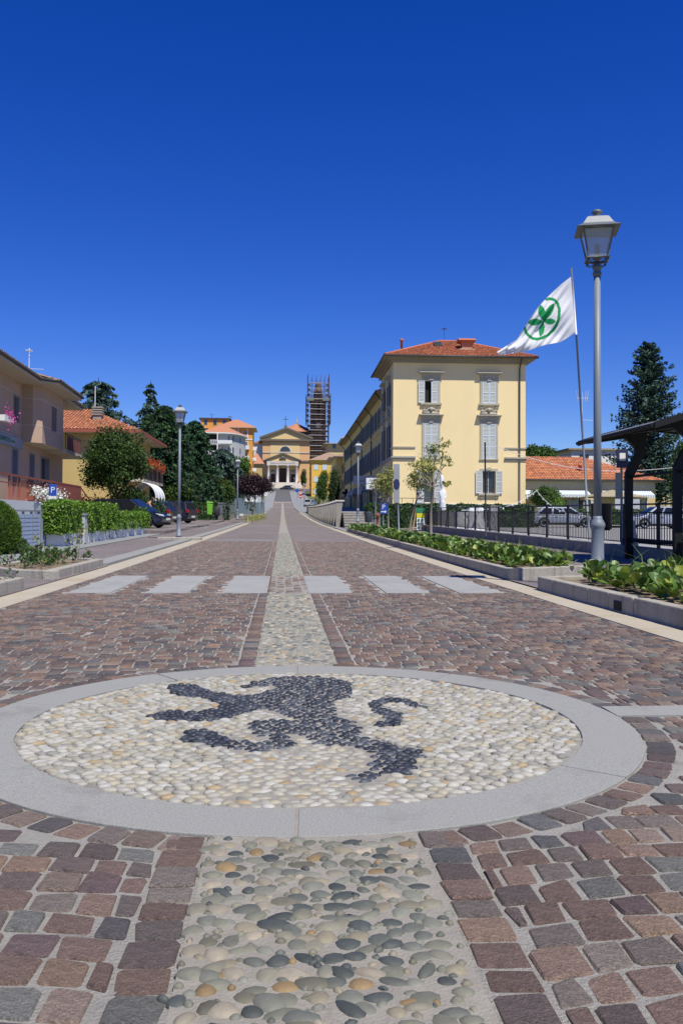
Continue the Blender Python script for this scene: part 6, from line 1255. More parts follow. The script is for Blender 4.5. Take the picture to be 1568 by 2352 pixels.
for y in (.30, 4.34): mb = MB(); [mb.hexa([(a,y-.03,zr(a)-.05), (b,y-.03,zr(b)-.05), (b,y+.03,zr(b)-.05), (a,y+.03,zr(a)-.05)], [(a,y-.03,zr(a)+.07), (b,y-.03,zr(b)+.07), (b,y+.03,zr(b)+.07), (a,y+.03,zr(a)+.07)]) for a, b in zip(xs[:-1], xs[1:])]; mb.build('end_trim', M['shelter'], bs)
for y in (1.5, 3.9):
    mb = MB(); prof_ = [(-.10,0), (.16,0), (.11,1.0), (.10,1.75), (-.02,2.05), (-.25,2.22), (-.55,2.36), (-.95,zr(-.95)-.02), (-.95,zr(-.95)-.07), (-.55,2.2), (-.3,2.06), (-.13,1.9), (-.16,1.7), (-.10,.9)]
    prof_ = [(-.09,-.12), (.08,-.12), (.07,1.0), (.08,1.70), (.34,2.2), (.42,zr(.42)-.03), (0,zr(0)-.03), (-.5,zr(-.5)-.03), (-.96,zr(-.96)-.02), (-.96,zr(-.96)-.05), (-.5,zr(-.5)-.13), (-.1,zr(-.1)-.17), (.12,2.40), (.14,2.25), (-.09,1.82), (-.10,1.0)]
    mb.extr([(x, y-.055, z) for x, z in prof_], (0,.11,0)); mb.build('post', M['shelter'], bs, bevel=.008)
    mb = MB(); mb.hexa([(-.02,y-.052,-.1), (.24,y-.052,-.1), (.24,y+.05,-.1), (-.02,y+.05,-.1)], [(.05,y-.05,.75), (.10,y-.05,.75), (.10,y+.05,.75), (.05,y+.05,.75)]); mb.build('foot_gusset', M['steel'], bs)
for z, x, th in ((.32,.0,.045), (1.72,.02,.03)): mb = MB(); mb.tube([(x,-.4,z), (x,4.2,z)], th, 8); mb.build('bench_rail' if z < 1 else 'cross_rail', M['shelter'], bs)
for x in (-.35, .35, .95): mb = MB(); mb.tube([(x,.35,zr(x)-.03), (x,4.3,zr(x)-.03)], .025, 6); mb.build('purlin', M['shelter'], bs)
bn = thing('litter_bin', 'black litter bin hung on the shelter post', 'bin', (7.12, 19.05, zg(19))); mb = MB(); mb.lathe([(.19,.62),(.22,.66),(.23,1.2),(.24,1.22)], n=14); mb.build('drum', M['black'], bn, True); mb = MB(); mb.tube([(.23,0,.7), (.42,0,.7)], .025, 6); mb.build('bracket', M['black'], bn)
def pole_sign(name, label, x, Y, z0, ztop, w, h, m, glyph=None, gs=.3, gm=None, r=.03, group=None, back=None, lean=0.0):
    t = thing(name, label, 'sign', (px(x,Y), Y, z0), 0, group); mb = MB(); mb.tube([(0,0,-.1), (lean,0,ztop-z0-.02)], r, 8); mb.build('pole', M['lamp_grey'], t, True); mb = MB(); mb.box(lean-w/2,lean+w/2,-r-.03,-r-.005,ztop-z0-h,ztop-z0); p = mb.build('plate', m, t, bevel=.006)
    if glyph: text(glyph, gs, gm or M['white'], p, (lean,-r-.034,ztop-z0-h*.5), (R(90),0,0))
    return t, p
M['sign_blue'] = mat('sign blue', (.015,.07,.40), None, .5); M['sign_grey'] = mat('sign back grey', (.25,.27,.28), (.3,.32,.33), .6, 6, .5); M['navy'] = mat('navy plate', (.02,.03,.09), None, .5); M['sign_red'] = mat('sign red', (.55,.03,.03), None, .5)
t, p = pole_sign('bus_stop_sign', 'navy bus stop sign on a grey pole behind the shelter', 1427, 19.8, zg(19.8), pz(1024,19.8), .28, .42, M['navy']); mb = MB(); mb.box(-.07,.07,-.066,-.062,pz(1050,19.8)-zg(19.8),pz(1032,19.8)-zg(19.8)); mb.build('pictogram', M['white'], p); mb = MB(); mb.box(-.16,-.03,-.06,-.03,1.35,1.95); mb.build('timetable', M['sign_grey'], t)
# ------------------------------------------------------------------ flag and poles
FY = 22.4; fl = thing('flag', 'white flag with green five-leaf emblem in a ring flying from the tall pole', 'flag', (0, FY, 0))
zp = lambda x, y: ((1850+x*.2551)*.60494, (1000+y*.2551)*.60494)
TE = np.array([(1240,195),(1090,310),(880,510),(740,660),(620,830),(520,1000),(430,1135),(240,1250),(145,1310)], float); BE = np.array([(1310,1015),(1230,1080),(1150,1130),(1080,1170),(860,1210),(700,1260),(530,1320),(380,1335),(160,1372)], float)
def resample(P, n):
    d = np.r_[0, np.cumsum(np.linalg.norm(np.diff(P, axis=0), axis=1))]; s = np.linspace(0, d[-1], n); return np.stack([np.interp(s, d, P[:, 0]), np.interp(s, d, P[:, 1])], 1)
NU, NV = 150, 100; te, be = resample(TE, NU), resample(BE, NU); hoist = resample(np.array([(1240,195),(1262,500),(1285,760),(1310,1015)], float), NV)
RING = np.array([(880,535),(915,522),(960,528),(1005,548),(1045,600),(1066,680),(1068,740),(1055,830),(1025,920),(975,995),(900,1065),(820,1105),(740,1125),(670,1115),(610,1070),(570,1025),(555,960)], float)
LEAVES = [((990,590),48), ((788,612),52), ((595,880),52), ((1018,862),46), ((785,1088),40)]; LC_ = np.array((832,862.))
def dist_poly(p, P):
    best = np.full(len(p), 1e9)
    for a, b in zip(P[:-1], P[1:]):
        t_ = np.clip(((p-a) @ (b-a))/((b-a) @ (b-a)), 0, 1); best = np.minimum(best, np.linalg.norm(p-(a+t_[:, None]*(b-a)), axis=1))
    return best
G_ = te[:, None]*(1-np.linspace(0,1,NV))[None, :, None]+be[:, None]*np.linspace(0,1,NV)[None, :, None]
V = np.zeros((NU,NV,3))
for i in range(NU):
    for j in range(NV):
        u, v = i/(NU-1), j/(NV-1); x, y = zp(*G_[i,j]); ph = G_[i,j,0]*.8+G_[i,j,1]*.55
        dep = (.10*math.sin(ph*.012+1)+.06*math.sin(ph*.027+v*2)+.03*math.sin(ph*.06+v*5))*min(1,u*4)-.5*u+.07*math.sin(v*7+u*9)*min(1,u*3)
        q = at(x, y, FY+dep); V[i,j] = (q.x, q.y-FY, q.z)
idx = np.arange(NU*NV).reshape(NU,NV); Fq = np.stack([idx[:-1,:-1], idx[1:,:-1], idx[1:,1:], idx[:-1,1:]], -1).reshape(-1,4); cen = G_.reshape(-1,2)[Fq].mean(1)
green = dist_poly(cen, RING) < 21
for tip, w in LEAVES:
    tip = np.array(tip, float); ax = tip-LC_; L_ = np.linalg.norm(ax); ax /= L_; q = cen-LC_; s = (q @ ax)/L_; o_ = np.abs(q @ np.array((-ax[1],ax[0]))); green |= (s > 0) & (s < 1) & (o_ < w*np.sin(np.clip(s,0,1)**1.15*math.pi)**.8)
T = np.where(green[:, None], np.array((.01,.30,.085)), np.array((.80,.80,.80)))
M['flag'] = mat('flag cloth', (1,1,1), None, .8, tint=True, backlit=.35); np_mesh('cloth', V.reshape(-1,3), Fq, M['flag'], fl, True, T)
fp = thing('flag_pole', 'tall thin flag pole standing by the fence', 'pole', (px(1353,FY), FY, pz(1240,FY)-.15)); a, b, c = at(1312,615,FY), at(1323,768,FY), at(1353,1242,FY); o = Vector(fp.location); mb = MB(); mb.tube([c-o, b-o], [.032,.026], 10); mb.build('lower_tube', M['lamp_grey'], fp, True); mb = MB(); mb.tube([b-o, a-o], .022, 10); mb.build('white_sleeve', M['white'], fp, True)
pd = thing('dark_pole', 'dark slender pole rising from the fence before the yellow wall', 'pole', (px(1113,31), 31, fz(31))); mb = MB(); mb.tube([(0.04,0,.1), (0,0,pz(1010,31)-fz(31))], .028, 8); mb.build('tube', M['black'], pd, True)
wr_ = thing('overhead_wire', 'thin pale wire sagging from the dark pole across to the shelter', 'wire', at(1112,1014,31)); A0, B0 = at(1112,1014,31), at(1600,1068,25); mb = MB(); mb.tube([A0.lerp(B0, k/20)-Vector((0,0,.55*math.sin(math.pi*k/20)))-A0 for k in range(21)], .010, 5); mb.build('cable', M['white'], wr_)
# ------------------------------------------------------------------ cars
M['tyre'] = mat('tyre rubber', (.018,.018,.018), None, .9); M['rim'] = mat('alloy rim', (.45,.46,.47), None, .35, metal=.8); M['lens_red'] = mat('red lens', (.35,.015,.015), None, .2); M['lens'] = mat('clear lens', (.55,.57,.58), None, .12, spec=.8); M['trim'] = mat('black trim', (.015,.015,.016), None, .6); M['plate'] = mat('number plate', (.6,.6,.56), None, .6)
M['car_glass'] = mat('tinted car glass', (.012,.014,.016), None, .12, spec=.35)
def paint(name, c): return mat(name, c, None, .35, coat=1.0, spec=.4, metal=.0)
def make_car(label, m, loc, rz, kind='hatch', L=4.2, W=1.74, H=1.45, group=None):
    t = thing('parked_car', label, 'car', loc, R(rz), group); hl = L/2; wr = .31; fx, rx = hl-.82, -hl+.78; zb = .22; bz = H*.61
    def arch(cx): return [(cx+.38*math.cos(math.pi*i/8), wr+.38*math.sin(math.pi*i/8)-.02) for i in range(9)]
    hood = {'hatch': (.95, .70), 'wagon': (1.0, .72), 'sedan': (1.15, .74), 'mini': (.7, .78)}[kind]
    pf = [(hl-.02,zb+.08), (hl,.46), (hl-.06,.62), (hl-.22,hood[1]-.02), (hl-hood[0]*.55,hood[1]+.07), (hl-hood[0],bz), (-hl+.35,bz+.04)]+([(-hl+.08,bz+.02)] if kind != 'sedan' else [(-hl+.2,bz), (-hl+.02,bz-.04)])+[(-hl,.55), (-hl+.04,zb+.1), (-hl+.3,zb)]
    pf += [(q[0],max(zb,q[1])) for q in reversed(arch(rx))]+[(q[0],max(zb,q[1])) for q in reversed(arch(fx))]+[(hl-.3,zb)]
    w2 = W/2; n = len(pf); vs = []; fs = []
    ins = lambda z: .0 if z < .5 else (z-.5)*.16
    for s, off in ((-1,0), (-1,.0), (1,0)): pass
    for s in (-1, 1): vs += [(x, s*(w2-ins(z)-(.09 if abs(x) > hl-.1 else 0)), z) for x, z in pf]
    fs = [tuple(range(n)), tuple(range(2*n-1,n-1,-1))]+[(i, n+i, n+(i+1)%n, (i+1)%n) for i in range(n)]
    body = MB().add(vs, fs).build('body', m, t, bevel=.045)
    ws = hl-hood[0]+.1; rb = {'hatch': -hl+.12, 'wagon': -hl+.10, 'sedan': -hl+.75, 'mini': -hl+.1}[kind]; rt0, rt1 = ws-.92, {'hatch': -hl+.78, 'wagon': -hl+.30, 'sedan': -hl+1.35, 'mini': -hl+.35}[kind]
    wb, wt = w2-.06, w2-.26; z0, z1 = bz-.03, H
    P = lambda u, v, s: Vector(((rb+(ws-rb)*u)*(1-v)+(rt1+(rt0-rt1)*u)*v, s*(wb*(1-v)+wt*v), z0+(z1-z0)*v))
    cab = MB().hexa([P(0,0,-1), P(1,0,-1), P(1,0,1), P(0,0,1)], [P(0,1,-1), P(1,1,-1), P(1,1,1), P(0,1,1)]).build('cabin', m, t, bevel=.06)
    def glass(q, nm):
        mb = MB(); c = sum(q, Vector())/4; nn = (q[1]-q[0]).cross(q[3]-q[0]).normalized()
        if nn.dot(c-Vector((0,0,.9))) < 0: nn = -nn
        mb.extr([p+nn*.002 for p in q], nn*.006); mb.build(nm, M['car_glass'], cab)
    for s in (-1, 1):
        for u0, u1 in ((.07,.34), (.38,.63), (.67,.93)) if kind != 'mini' else ((.08,.42), (.47,.92)): glass([P(u0,.14,s), P(u1,.14,s), P(u1-.01,.86,s), P(u0+.01,.86,s)], 'side_window')
    glass([P(1,.1,-.84), P(1,.1,.84), P(1,.9,.84), P(1,.9,-.84)], 'windscreen'); glass([P(0,.14,-.8), P(0,.14,.8), P(0,.86,.8), P(0,.86,-.8)], 'rear_window')
    for cx in (fx, rx):
        for s in (-1, 1):
            wv = bpy.data.objects.new('wheel', MESH['tyre']); COL.objects.link(wv); wv.parent = t; wv.location = (cx, s*(w2-.11), wr); wv.rotation_euler = (0,0,0 if s < 0 else math.pi)
            for nm in ('rim',): ro = bpy.data.objects.new(nm, MESH[nm]); COL.objects.link(ro); ro.parent = wv
            mb = MB(); mb.lathe([(.37,0),(.37,.3)], n=14); 
    for s in (-1, 1):
        mb = MB(); mb.hexa([(hl-.20,s*(w2-.42),.60), (hl-.03,s*(w2-.44),.56), (hl-.14,s*(w2-.10),.58), (hl-.30,s*(w2-.08),.62)], [(hl-.24,s*(w2-.42),.72), (hl-.08,s*(w2-.44),.68), (hl-.18,s*(w2-.105),.70), (hl-.34,s*(w2-.085),.74)]); mb.build('headlight', M['lens'], t)
        mb = MB(); mb.box(-hl-.01,-hl+.18,s*(w2-.10)-.09,s*(w2-.10)+.06,.72,.95 if kind != 'sedan' else .84); mb.build('tail_light', M['lens_red'], t, bevel=.02)
        mb = MB(); mb.box(ws-.42,ws-.25,s*(w2+.09)-.1,s*(w2+.09)+.08,bz+.02,bz+.15); mb.build('mirror', m, t, bevel=.03)
        for x in (ws-1.15, ws-2.0): mb = MB(); mb.box(x-.1,x+.1,s*(w2-.012)-.02,s*(w2-.012)+.02,bz-.14,bz-.11); mb.build('door_handle', M['rim'] if kind == 'sedan' else m, t)
    for x, nm in ((hl-.005,'number_plate'), (-hl-.02,'number_plate')): mb = MB(); mb.box(x,x+.02,-.26,.26,.40,.51); mb.build(nm, M['plate'], t)
    mb = MB(); mb.box(hl-.02,hl+.012,-.5,.5,.52,.62); mb.build('grille', M['trim'], t); mb = MB(); mb.box(-hl+.2,hl-.2,-w2+.06,w2-.06,.16,.26); mb.build('underbody', M['trim'], t); return t
def _wheel():
    mb = MB(); pr_ = [(.20,-.09),(.27,-.10),(.305,-.08),(.31,0),(.305,.08),(.27,.10),(.20,.09)]; n = 20; vs = [(r*math.cos(2*math.pi*k/n), y, r*math.sin(2*math.pi*k/n)) for r, y in pr_ for k in range(n)]; mb.add(vs, [(i*n+k, i*n+(k+1)%n, (i+1)*n+(k+1)%n, (i+1)*n+k) for i in range(len(pr_)-1) for k in range(n)]+[tuple(range(n))])
    ty = mb.build('wheel', M['tyre'], None, True).data; mb = MB(); pr_ = [(.205,-.095),(.20,-.07)]
    for k in range(5): a = 2*math.pi*k/5; mb.add([(math.cos(a-.2)*.04,-.085,math.sin(a-.2)*.04), (math.cos(a+.2)*.04,-.085,math.sin(a+.2)*.04), (math.cos(a+.24)*.2,-.095,math.sin(a+.24)*.2), (math.cos(a-.24)*.2,-.095,math.sin(a-.24)*.2)], [(0,1,2,3)])
    vs = [(r*math.cos(2*math.pi*k/n), y, r*math.sin(2*math.pi*k/n)) for r, y in ((.175,-.09),(.21,-.102),(.215,-.09)) for k in range(n)]; mb.add(vs, [(i*n+k, i*n+(k+1)%n, (i+1)*n+(k+1)%n, (i+1)*n+k) for i in range(2) for k in range(n)]); mb.lathe([(.05,-.0),(.05,.0)], (0,0,0), 8)
    rm = mb.build('rim', M['rim'], None).data
    for o in [o for o in COL.objects if o.name in ('wheel', 'rim')]: bpy.data.objects.remove(o)
    return {'tyre': ty, 'rim': rm}
MESH = _wheel()
navy = paint('navy car paint', (.004,.005,.012)); blackp = paint('black car paint', (.006,.006,.009)); silver = paint('silver car paint', (.24,.26,.31)); bluep = paint('blue car paint', (.10,.17,.36)); whitep = paint('white car paint', (.70,.71,.72)); greyp = paint('grey car paint', (.33,.34,.35))
gp = lambda Y: float(prof(Y))+.165
make_car('dark navy car parked nose to the road behind the clipped hedge', navy, (px(386,44.8)-2.15, 45.3, gp(45)), -14, 'hatch', 4.45, 1.78, 1.46)
make_car('black hatchback parked tail to the road behind the navy car', blackp, (px(403,55)-2.0, 55.5, gp(55)), 163, 'hatch', 4.1, 1.74, 1.47)
make_car('dark wagon with tall tail lights parked third in the left row', paint('dark blue-black paint', (.010,.011,.02)), (px(447,61)-2.05, 61.5, gp(61)), 160, 'wagon', 4.2, 1.74, 1.50)
make_car('small light blue hatchback parked beside the green bin', bluep, (px(470,84)-1.75, 84, float(prof(84))+.12), 158, 'mini', 3.6, 1.62, 1.55)
make_car('silver car behind the fence in front of the low house', silver, (px(1288,59), 59, float(prof(59))+.07), 0, 'hatch', 4.5, 1.76, 1.38)
make_car('silver hatchback behind the shelter at the right edge', silver, (px(1510,56), 56, float(prof(56))+.07), 180, 'hatch', 4.1, 1.72, 1.45)
make_car('dark blue hatchback parked before the church steps', navy, (px(655,296), 296, float(prof(296))+.03), 185, 'hatch', 3.9, 1.7, 1.5); make_car('white car with red tail light just behind the dark blue one by the church', whitep, (px(663,301), 301, float(prof(301))+.03), 172, 'hatch', 4.1, 1.7, 1.5)
make_car('grey estate car parked behind the balustrade on the right', greyp, (px(711,180), 180, float(prof(180))+.12), 75, 'wagon', 4.4, 1.75, 1.5); make_car('white car half hidden behind the plum trees', whitep, (px(577,150), 150, float(prof(150))+.12), 95, 'hatch', 4.0, 1.7, 1.5)
# motorbike on the lot
mo = thing('motorcycle', 'red motorcycle parked behind the fence beside the silver car', 'motorcycle', (px(1200,62), 62, float(prof(62))+.07)); redp = paint('red bike paint', (.45,.015,.012))
for x in (-.7, .7):
    wv = bpy.data.objects.new('wheel', MESH['tyre']); COL.objects.link(wv); wv.parent = mo; wv.location = (x,0,.31); wv.scale = (1,.6,1); ro = bpy.data.objects.new('rim', MESH['rim']); COL.objects.link(ro); ro.parent = wv
mb = MB(); mb.hexa([(-.5,-.13,.5), (.45,-.13,.5), (.45,.13,.5), (-.5,.13,.5)], [(-.3,-.16,.85), (.4,-.17,.98), (.4,.17,.98), (-.3,.16,.85)]); mb.build('fairing', redp, mo, bevel=.05); mb = MB(); mb.hexa([(-.75,-.1,.78), (-.2,-.13,.80), (-.2,.13,.80), (-.75,.1,.78)], [(-.85,-.08,.95), (-.2,-.12,.88), (-.2,.12,.88), (-.85,.08,.95)]); mb.build('seat', M['trim'], mo, bevel=.03); mb = MB(); mb.tube([(.7,0,.31), (.45,0,1.05), (.3,0,1.1)], .04, 6); mb.tube([(.35,-.35,1.08), (.42,0,1.06), (.35,.35,1.08)], .018, 6); mb.build('fork', M['trim'], mo); mb = MB(); mb.box(-.35,.3,-.15,.15,.25,.5); mb.build('engine', M['iron'], mo, bevel=.04); mb = MB(); mb.box(-1.0,-.72,-.14,.14,.95,1.2); mb.build('top_box', redp, mo, bevel=.05)
# person bending by the dark cars
M['skin'] = mat('skin', (.42,.24,.16), None, .6); M['cloth_dark'] = mat('dark top', (.012,.012,.014), None, .9)
pe = thing('person', 'person in a dark sleeveless top leaning forward between the parked dark cars', 'person', (px(333,50), 50.2, gp(50)))
def skinned(name, verts, edges, radii, m, parent, root=0):
    me = bpy.data.meshes.new(name); me.from_pydata(verts, edges, []); o = link(me, name, None, parent); sk = o.modifiers.new('skin', 'SKIN'); me.skin_vertices.new() if not me.skin_vertices else None
    for i, r in enumerate(radii): me.skin_vertices[0].data[i].radius = (r, r) if not isinstance(r, tuple) else r; me.skin_vertices[0].data[i].use_root = (i == root)
    ss = o.modifiers.new('sub', 'SUBSURF'); ss.levels = 2; ss.render_levels = 2
    dg = bpy.context.evaluated_depsgraph_get(); m2 = bpy.data.meshes.new_from_object(o.evaluated_get(dg)); bpy.data.objects.remove(o); m2.materials.clear(); return link(m2, name, m, parent, True)
bv = [(0,0,.92), (.06,0,1.10), (.20,0,1.28), (.27,0,1.38), (.34,0,1.46), (-.02,.10,.88), (.0,.11,.48), (-.03,.11,.07), (.10,.11,.04), (-.02,-.10,.88), (.04,-.11,.48), (.0,-.11,.07), (.13,-.11,.04), (.22,.19,1.32), (.30,.24,1.06), (.46,.22,.92), (.52,.21,.88), (.22,-.19,1.32), (.33,-.24,1.08), (.48,-.22,.95), (.54,-.21,.91)]
be_ = [(0,1),(1,2),(2,3),(3,4),(0,5),(5,6),(6,7),(7,8),(0,9),(9,10),(10,11),(11,12),(2,13),(13,14),(14,15),(15,16),(2,17),(17,18),(18,19),(19,20)]
br = [.14,.125,.135,.06,.055,.095,.065,.045,.04,.095,.065,.045,.04,.06,.045,.032,.035,.06,.045,.032,.035]
bd = skinned('body', bv, be_, br, M['skin'], pe); 
skinned('dark_top', [(0,0,.95), (.06,0,1.10), (.19,0,1.27), (.21,.12,1.30), (.21,-.12,1.30)], [(0,1),(1,2),(2,3),(2,4)], [.155,.14,.15,.075,.075], M['cloth_dark'], pe)
skinned('trousers', [(0,0,.93), (-.02,.10,.86), (.0,.11,.48), (-.03,.11,.12), (-.02,-.10,.86), (.04,-.11,.48), (.0,-.11,.12)], [(0,1),(1,2),(2,3),(0,4),(4,5),(5,6)], [.155,.115,.085,.065,.115,.085,.065], mat('olive trousers', (.16,.14,.09), None, .9), pe)
hd = MB(); n = 12
for i in range(9):
    a = math.pi*i/8; z = .115*math.cos(a); rr_ = math.sin(a)
    for k in range(n): q = 2*math.pi*k/n; hd.v.append((.40+.095*rr_*math.cos(q)+(.012 if abs(q) < .3 and 3 < i < 6 else 0)+.02*(1-i/8), .072*rr_*math.sin(q), 1.52+z))
for i in range(8):
    for k in range(n): hd.f.append((i*n+k, (i+1)*n+k, (i+1)*n+(k+1)%n, i*n+(k+1)%n)); hd.t.append(None)
h_ = hd.build('head', M['skin'], pe, True); mb = MB(); mb.lathe([(.0,.135),(.06,.12),(.095,.05),(.098,-.02),(.08,-.06)], (.385,0,1.52), 12); mb.build('hair', mat('brown hair', (.05,.03,.02), None, .8), h_, True)

# ------------------------------------------------------------------ steps, balustrade, small things on the right
bl = thing('balustrade', 'row of tapering concrete fins retaining the raised walk on the right', 'balustrade', (3.55, 57, .0))
for i in range(20):
    y = i*3.2; z = float(prof(57+y)); h = 1.72-.028*i; mb = MB(); mb.extr([(.0,y,z-.1), (.62,y,z-.1), (.62,y,z+h), (-.02,y,z+h), (.10,y,z+h*.5)] if False else [(-.03,y,z-.1), (.20,y,z-.1), (.42,y,z+h), (-.03,y,z+h)], (0,.28,0)); mb.build('fin', M['concrete'], bl)
    mb = MB(); mb.box(-.10,.52,y-.06,y+.34,z+h,z+h+.09); mb.build('cap', M['ch_stone'], bl)
mb = MB()
for i in range(20): y = i*3.2; z = float(prof(57+y)); mb.hexa([(.22,y+.3,z-.1), (.40,y+.3,z-.1), (.40,y+3.2,float(prof(60.2+y))-.1), (.22,y+3.2,float(prof(60.2+y))-.1)], [(.22,y+.3,z+.95), (.40,y+.3,z+.95), (.40,y+3.2,float(prof(60.2+y))+.93), (.22,y+3.2,float(prof(60.2+y))+.93)])
mb.build('retaining_wall', M['iron'], bl)
stp = thing('stone_steps', 'short flight of worn stone steps beside the balustrade', 'steps', (3.95, 55.6, float(prof(56))))
for i in range(6): mb = MB(); mb.box(.05,2.0,i*.34,2.6+i*.02,.17*i,.17*(i+1)-.02); s_ = mb.build('step', M['concrete'], stp, bevel=.02); mb = MB(); mb.box(.03,2.02,i*.34-.03,i*.34+.32,.17*(i+1)-.019,.17*(i+1)); mb.build('tread', M['ch_stone'], s_)
rw = structure(ribbon('raised_walk', 3.95, 9.9, 58.2, 140, .98, M['sidewalk'], 1.1))
rl = thing('step_railing', 'dark iron handrail on the right of the stone steps', 'railing', (6.05, 55.7, float(prof(56)))); 
for i in range(5): mb = MB(); mb.tube([(0,i*.6,.25*i), (0,i*.6,.25*i+1.0)], .018, 6); mb.build('post', M['iron'], rl)
mb = MB(); mb.tube([(0,0,1.0), (0,2.4,2.0)], .022, 6); mb.build('handrail', M['iron'], rl)
for i in range(6): mb = MB(); mb.tube([(.5+i*.75,2.6,1.0), (.5+i*.75,2.6,2.0)], .018, 6); mb.build('post', M['iron'], rl)
mb = MB(); mb.tube([(0,2.6,2.0), (4.4,2.6,2.0)], .022, 6); mb.build('handrail', M['iron'], rl)
lb = thing('litter_bin', 'dark litter bin on a post beside the steps', 'bin', (px(846,49), 49, zg(49))); mb = MB(); mb.lathe([(.18,.45),(.21,.5),(.23,1.0),(.235,1.04)], n=14); mb.build('drum', mat('bin grey', (.06,.075,.09), None, .5), lb, True); mb = MB(); mb.tube([(0,0,0), (0,0,.6)], .035, 6); mb.build('post', M['steel'], lb)
hy = thing('fire_hydrant', 'rusty red hydrant post before the dark hedge', 'hydrant', (px(867,48), 48, zg(48))); MB().lathe([(.12,0),(.12,.08),(.08,.1),(.08,.75),(.12,.78),(.12,.88),(.06,.98),(.0,1.0)], n=12).build('barrel', mat('rusty red', (.22,.06,.035), (.28,.10,.06), .8, 9, .6), hy, True); mb = MB(); mb.tube([(-.16,0,.68), (.16,0,.68)], .045, 8); mb.build('outlet', M['iron'], hy)
t, p = pole_sign('no_parking_sign', 'tall grey-backed sign with blue disc on a pole among the pale trees', 917, 31.5, zg(31.5)+.08, pz(1063,31.5), .22, 1.42, M['sign_grey'], lean=-.12); mb = MB(); mb.extr([(-.12+.12*math.cos(2*math.pi*i/18), -.064, 1.95+.20*math.sin(2*math.pi*i/18)) for i in range(18)], (0,.003,0)); mb.build('blue_disc', M['navy'], p); mb = MB(); mb.box(-.16,-.13,-.066,-.062,1.05,1.28); mb.box(-.10,-.07,-.066,-.062,1.0,1.2); mb.build('small_print', M['iron'], p)
t, p = pole_sign('parking_sign', 'blue parking sign with arrow before the dark hedge', 880, 46, zg(46), pz(1155,46), .40, .54, M['sign_blue']); text('P', .34, M['white'], p, (0,-.064,pz(1155,46)-zg(46)-.19), (R(90),0,0)); mb = MB(); z = pz(1155,46)-zg(46)-.43; mb.add([(-.18,-.064,z-.025), (.06,-.064,z-.025), (.06,-.064,z-.07), (.18,-.064,z), (.06,-.064,z+.07), (.06,-.064,z+.025), (-.18,-.064,z+.025)], [tuple(range(7))]); mb.build('arrow', M['white'], p)
t, p = pole_sign('shop_signpost', 'white two-board direction sign on a pole before the shaded wing', 862, 52, zg(52), pz(1096,52), 1.15, .68, M['white']); text('Uffici Giudiziari', .13, M['iron'], p, (0,-.064,pz(1096,52)-zg(52)-.52), (R(90),0,0)); mb = MB(); mb.box(-.575,.575,-.062,-.0605,pz(1096,52)-zg(52)-.36,pz(1096,52)-zg(52)-.33); mb.build('joint', M['iron'], p)
t, p = pole_sign('parking_sign', 'blue parking sign with white panel on the red terrace wall', 121, 35.5, zg(35), pz(1117,35.5), .30, .46, M['sign_blue'], 'P', .34); mb = MB(); mb.box(-.15,.15,-.06,-.035,pz(1117,35.5)-zg(35)-.66,pz(1117,35.5)-zg(35)-.47); mb.build('lower_panel', M['white'], t)
gb = thing('litter_bin', 'bright green litter bin on a post by the parked blue car', 'bin', (px(482,75), 75, float(prof(75))+.14)); mb = MB(); mb.hexa([(-.22,-.2,.55), (.18,-.2,.5), (.18,.2,.5), (-.22,.2,.55)], [(-.26,-.24,1.5), (.24,-.24,1.42), (.24,.24,1.42), (-.26,.24,1.5)]); mb.build('drum', mat('lime green plastic', (.16,.44,.03), None, .5), gb, bevel=.03); mb = MB(); mb.box(-.28,.26,-.26,.26,1.5,1.62); mb.build('lid', mat('lime green lid', (.20,.50,.05), None, .5), gb, bevel=.03); mb = MB(); mb.tube([(.34,0,0), (.34,0,1.55)], .035, 6); mb.build('post', M['iron'], gb)
db = thing('litter_bin', 'dark round bin right of the bright green bin', 'bin', (px(497,80), 80, float(prof(80))+.14)); MB().lathe([(.26,.35),(.3,.4),(.32,1.1),(.3,1.13)], n=14).build('drum', mat('dark bin', (.03,.035,.035), None, .6), db, True); mb = MB(); mb.tube([(0,0,0), (0,0,.4)], .04, 6); mb.build('post', M['iron'], db)
# left iron fence, blue-grey gate and low wall beyond the parking
lfz = thing('garden_fence', 'grey-green upright bar fence on a low wall beyond the parked cars', 'fence', (px(500,80), 80, float(prof(80)))); dx = px(541,98)-px(500,80); dy = 18
mb = MB(); mb.hexa([(0,0,-.2), (dx,dy,-.1), (dx,dy+.3,-.1), (0,.3,-.2)], [(0,0,.5), (dx,dy,.72), (dx,dy+.3,.72), (0,.3,.5)]); mb.build('low_wall', M['concrete'], lfz)
for i in range(70): f = i/69; mb = MB(); mb.box(-.02,.02,-.02,.02,.45,1.75); o = mb.build('bar', mat_fence if i else M['shut_dark'], lfz) if False else mb.build('bar', M['shut_dark'], lfz); o.location = (dx*f, dy*f+.15, .22*f)
for z in (.7, 1.6): mb = MB(); mb.tube([(0,.15,z), (dx,dy+.15,z+.22)], .03, 6); mb.build('rail', M['shut_dark'], lfz)
bg_ = thing('sliding_gate', 'solid blue-grey metal gate between the garden fence and the plum trees', 'gate', (px(531,97), 97, float(prof(97))+.4)); M['bluegrey'] = mat('blue-grey metal', (.12,.17,.21), (.15,.20,.24), .55, 3, .6)
for i in range(2): mb = MB(); mb.box(i*.75,i*.75+.7,0,.06,.1,1.75); mb.build('panel', M['bluegrey'], bg_)
mb = MB(); mb.box(-.1,1.6,-.02,.08,1.76,1.86); mb.build('top_rail', M['bluegrey'], bg_); mb = MB(); mb.box(-.14,-.04,-.05,.1,0,1.95); mb.build('post', M['bluegrey'], bg_)
bg2 = thing('sliding_gate', 'second blue-grey gate behind the nearest plum trunk', 'gate', (px(560,104), 104, float(prof(104))+.3))
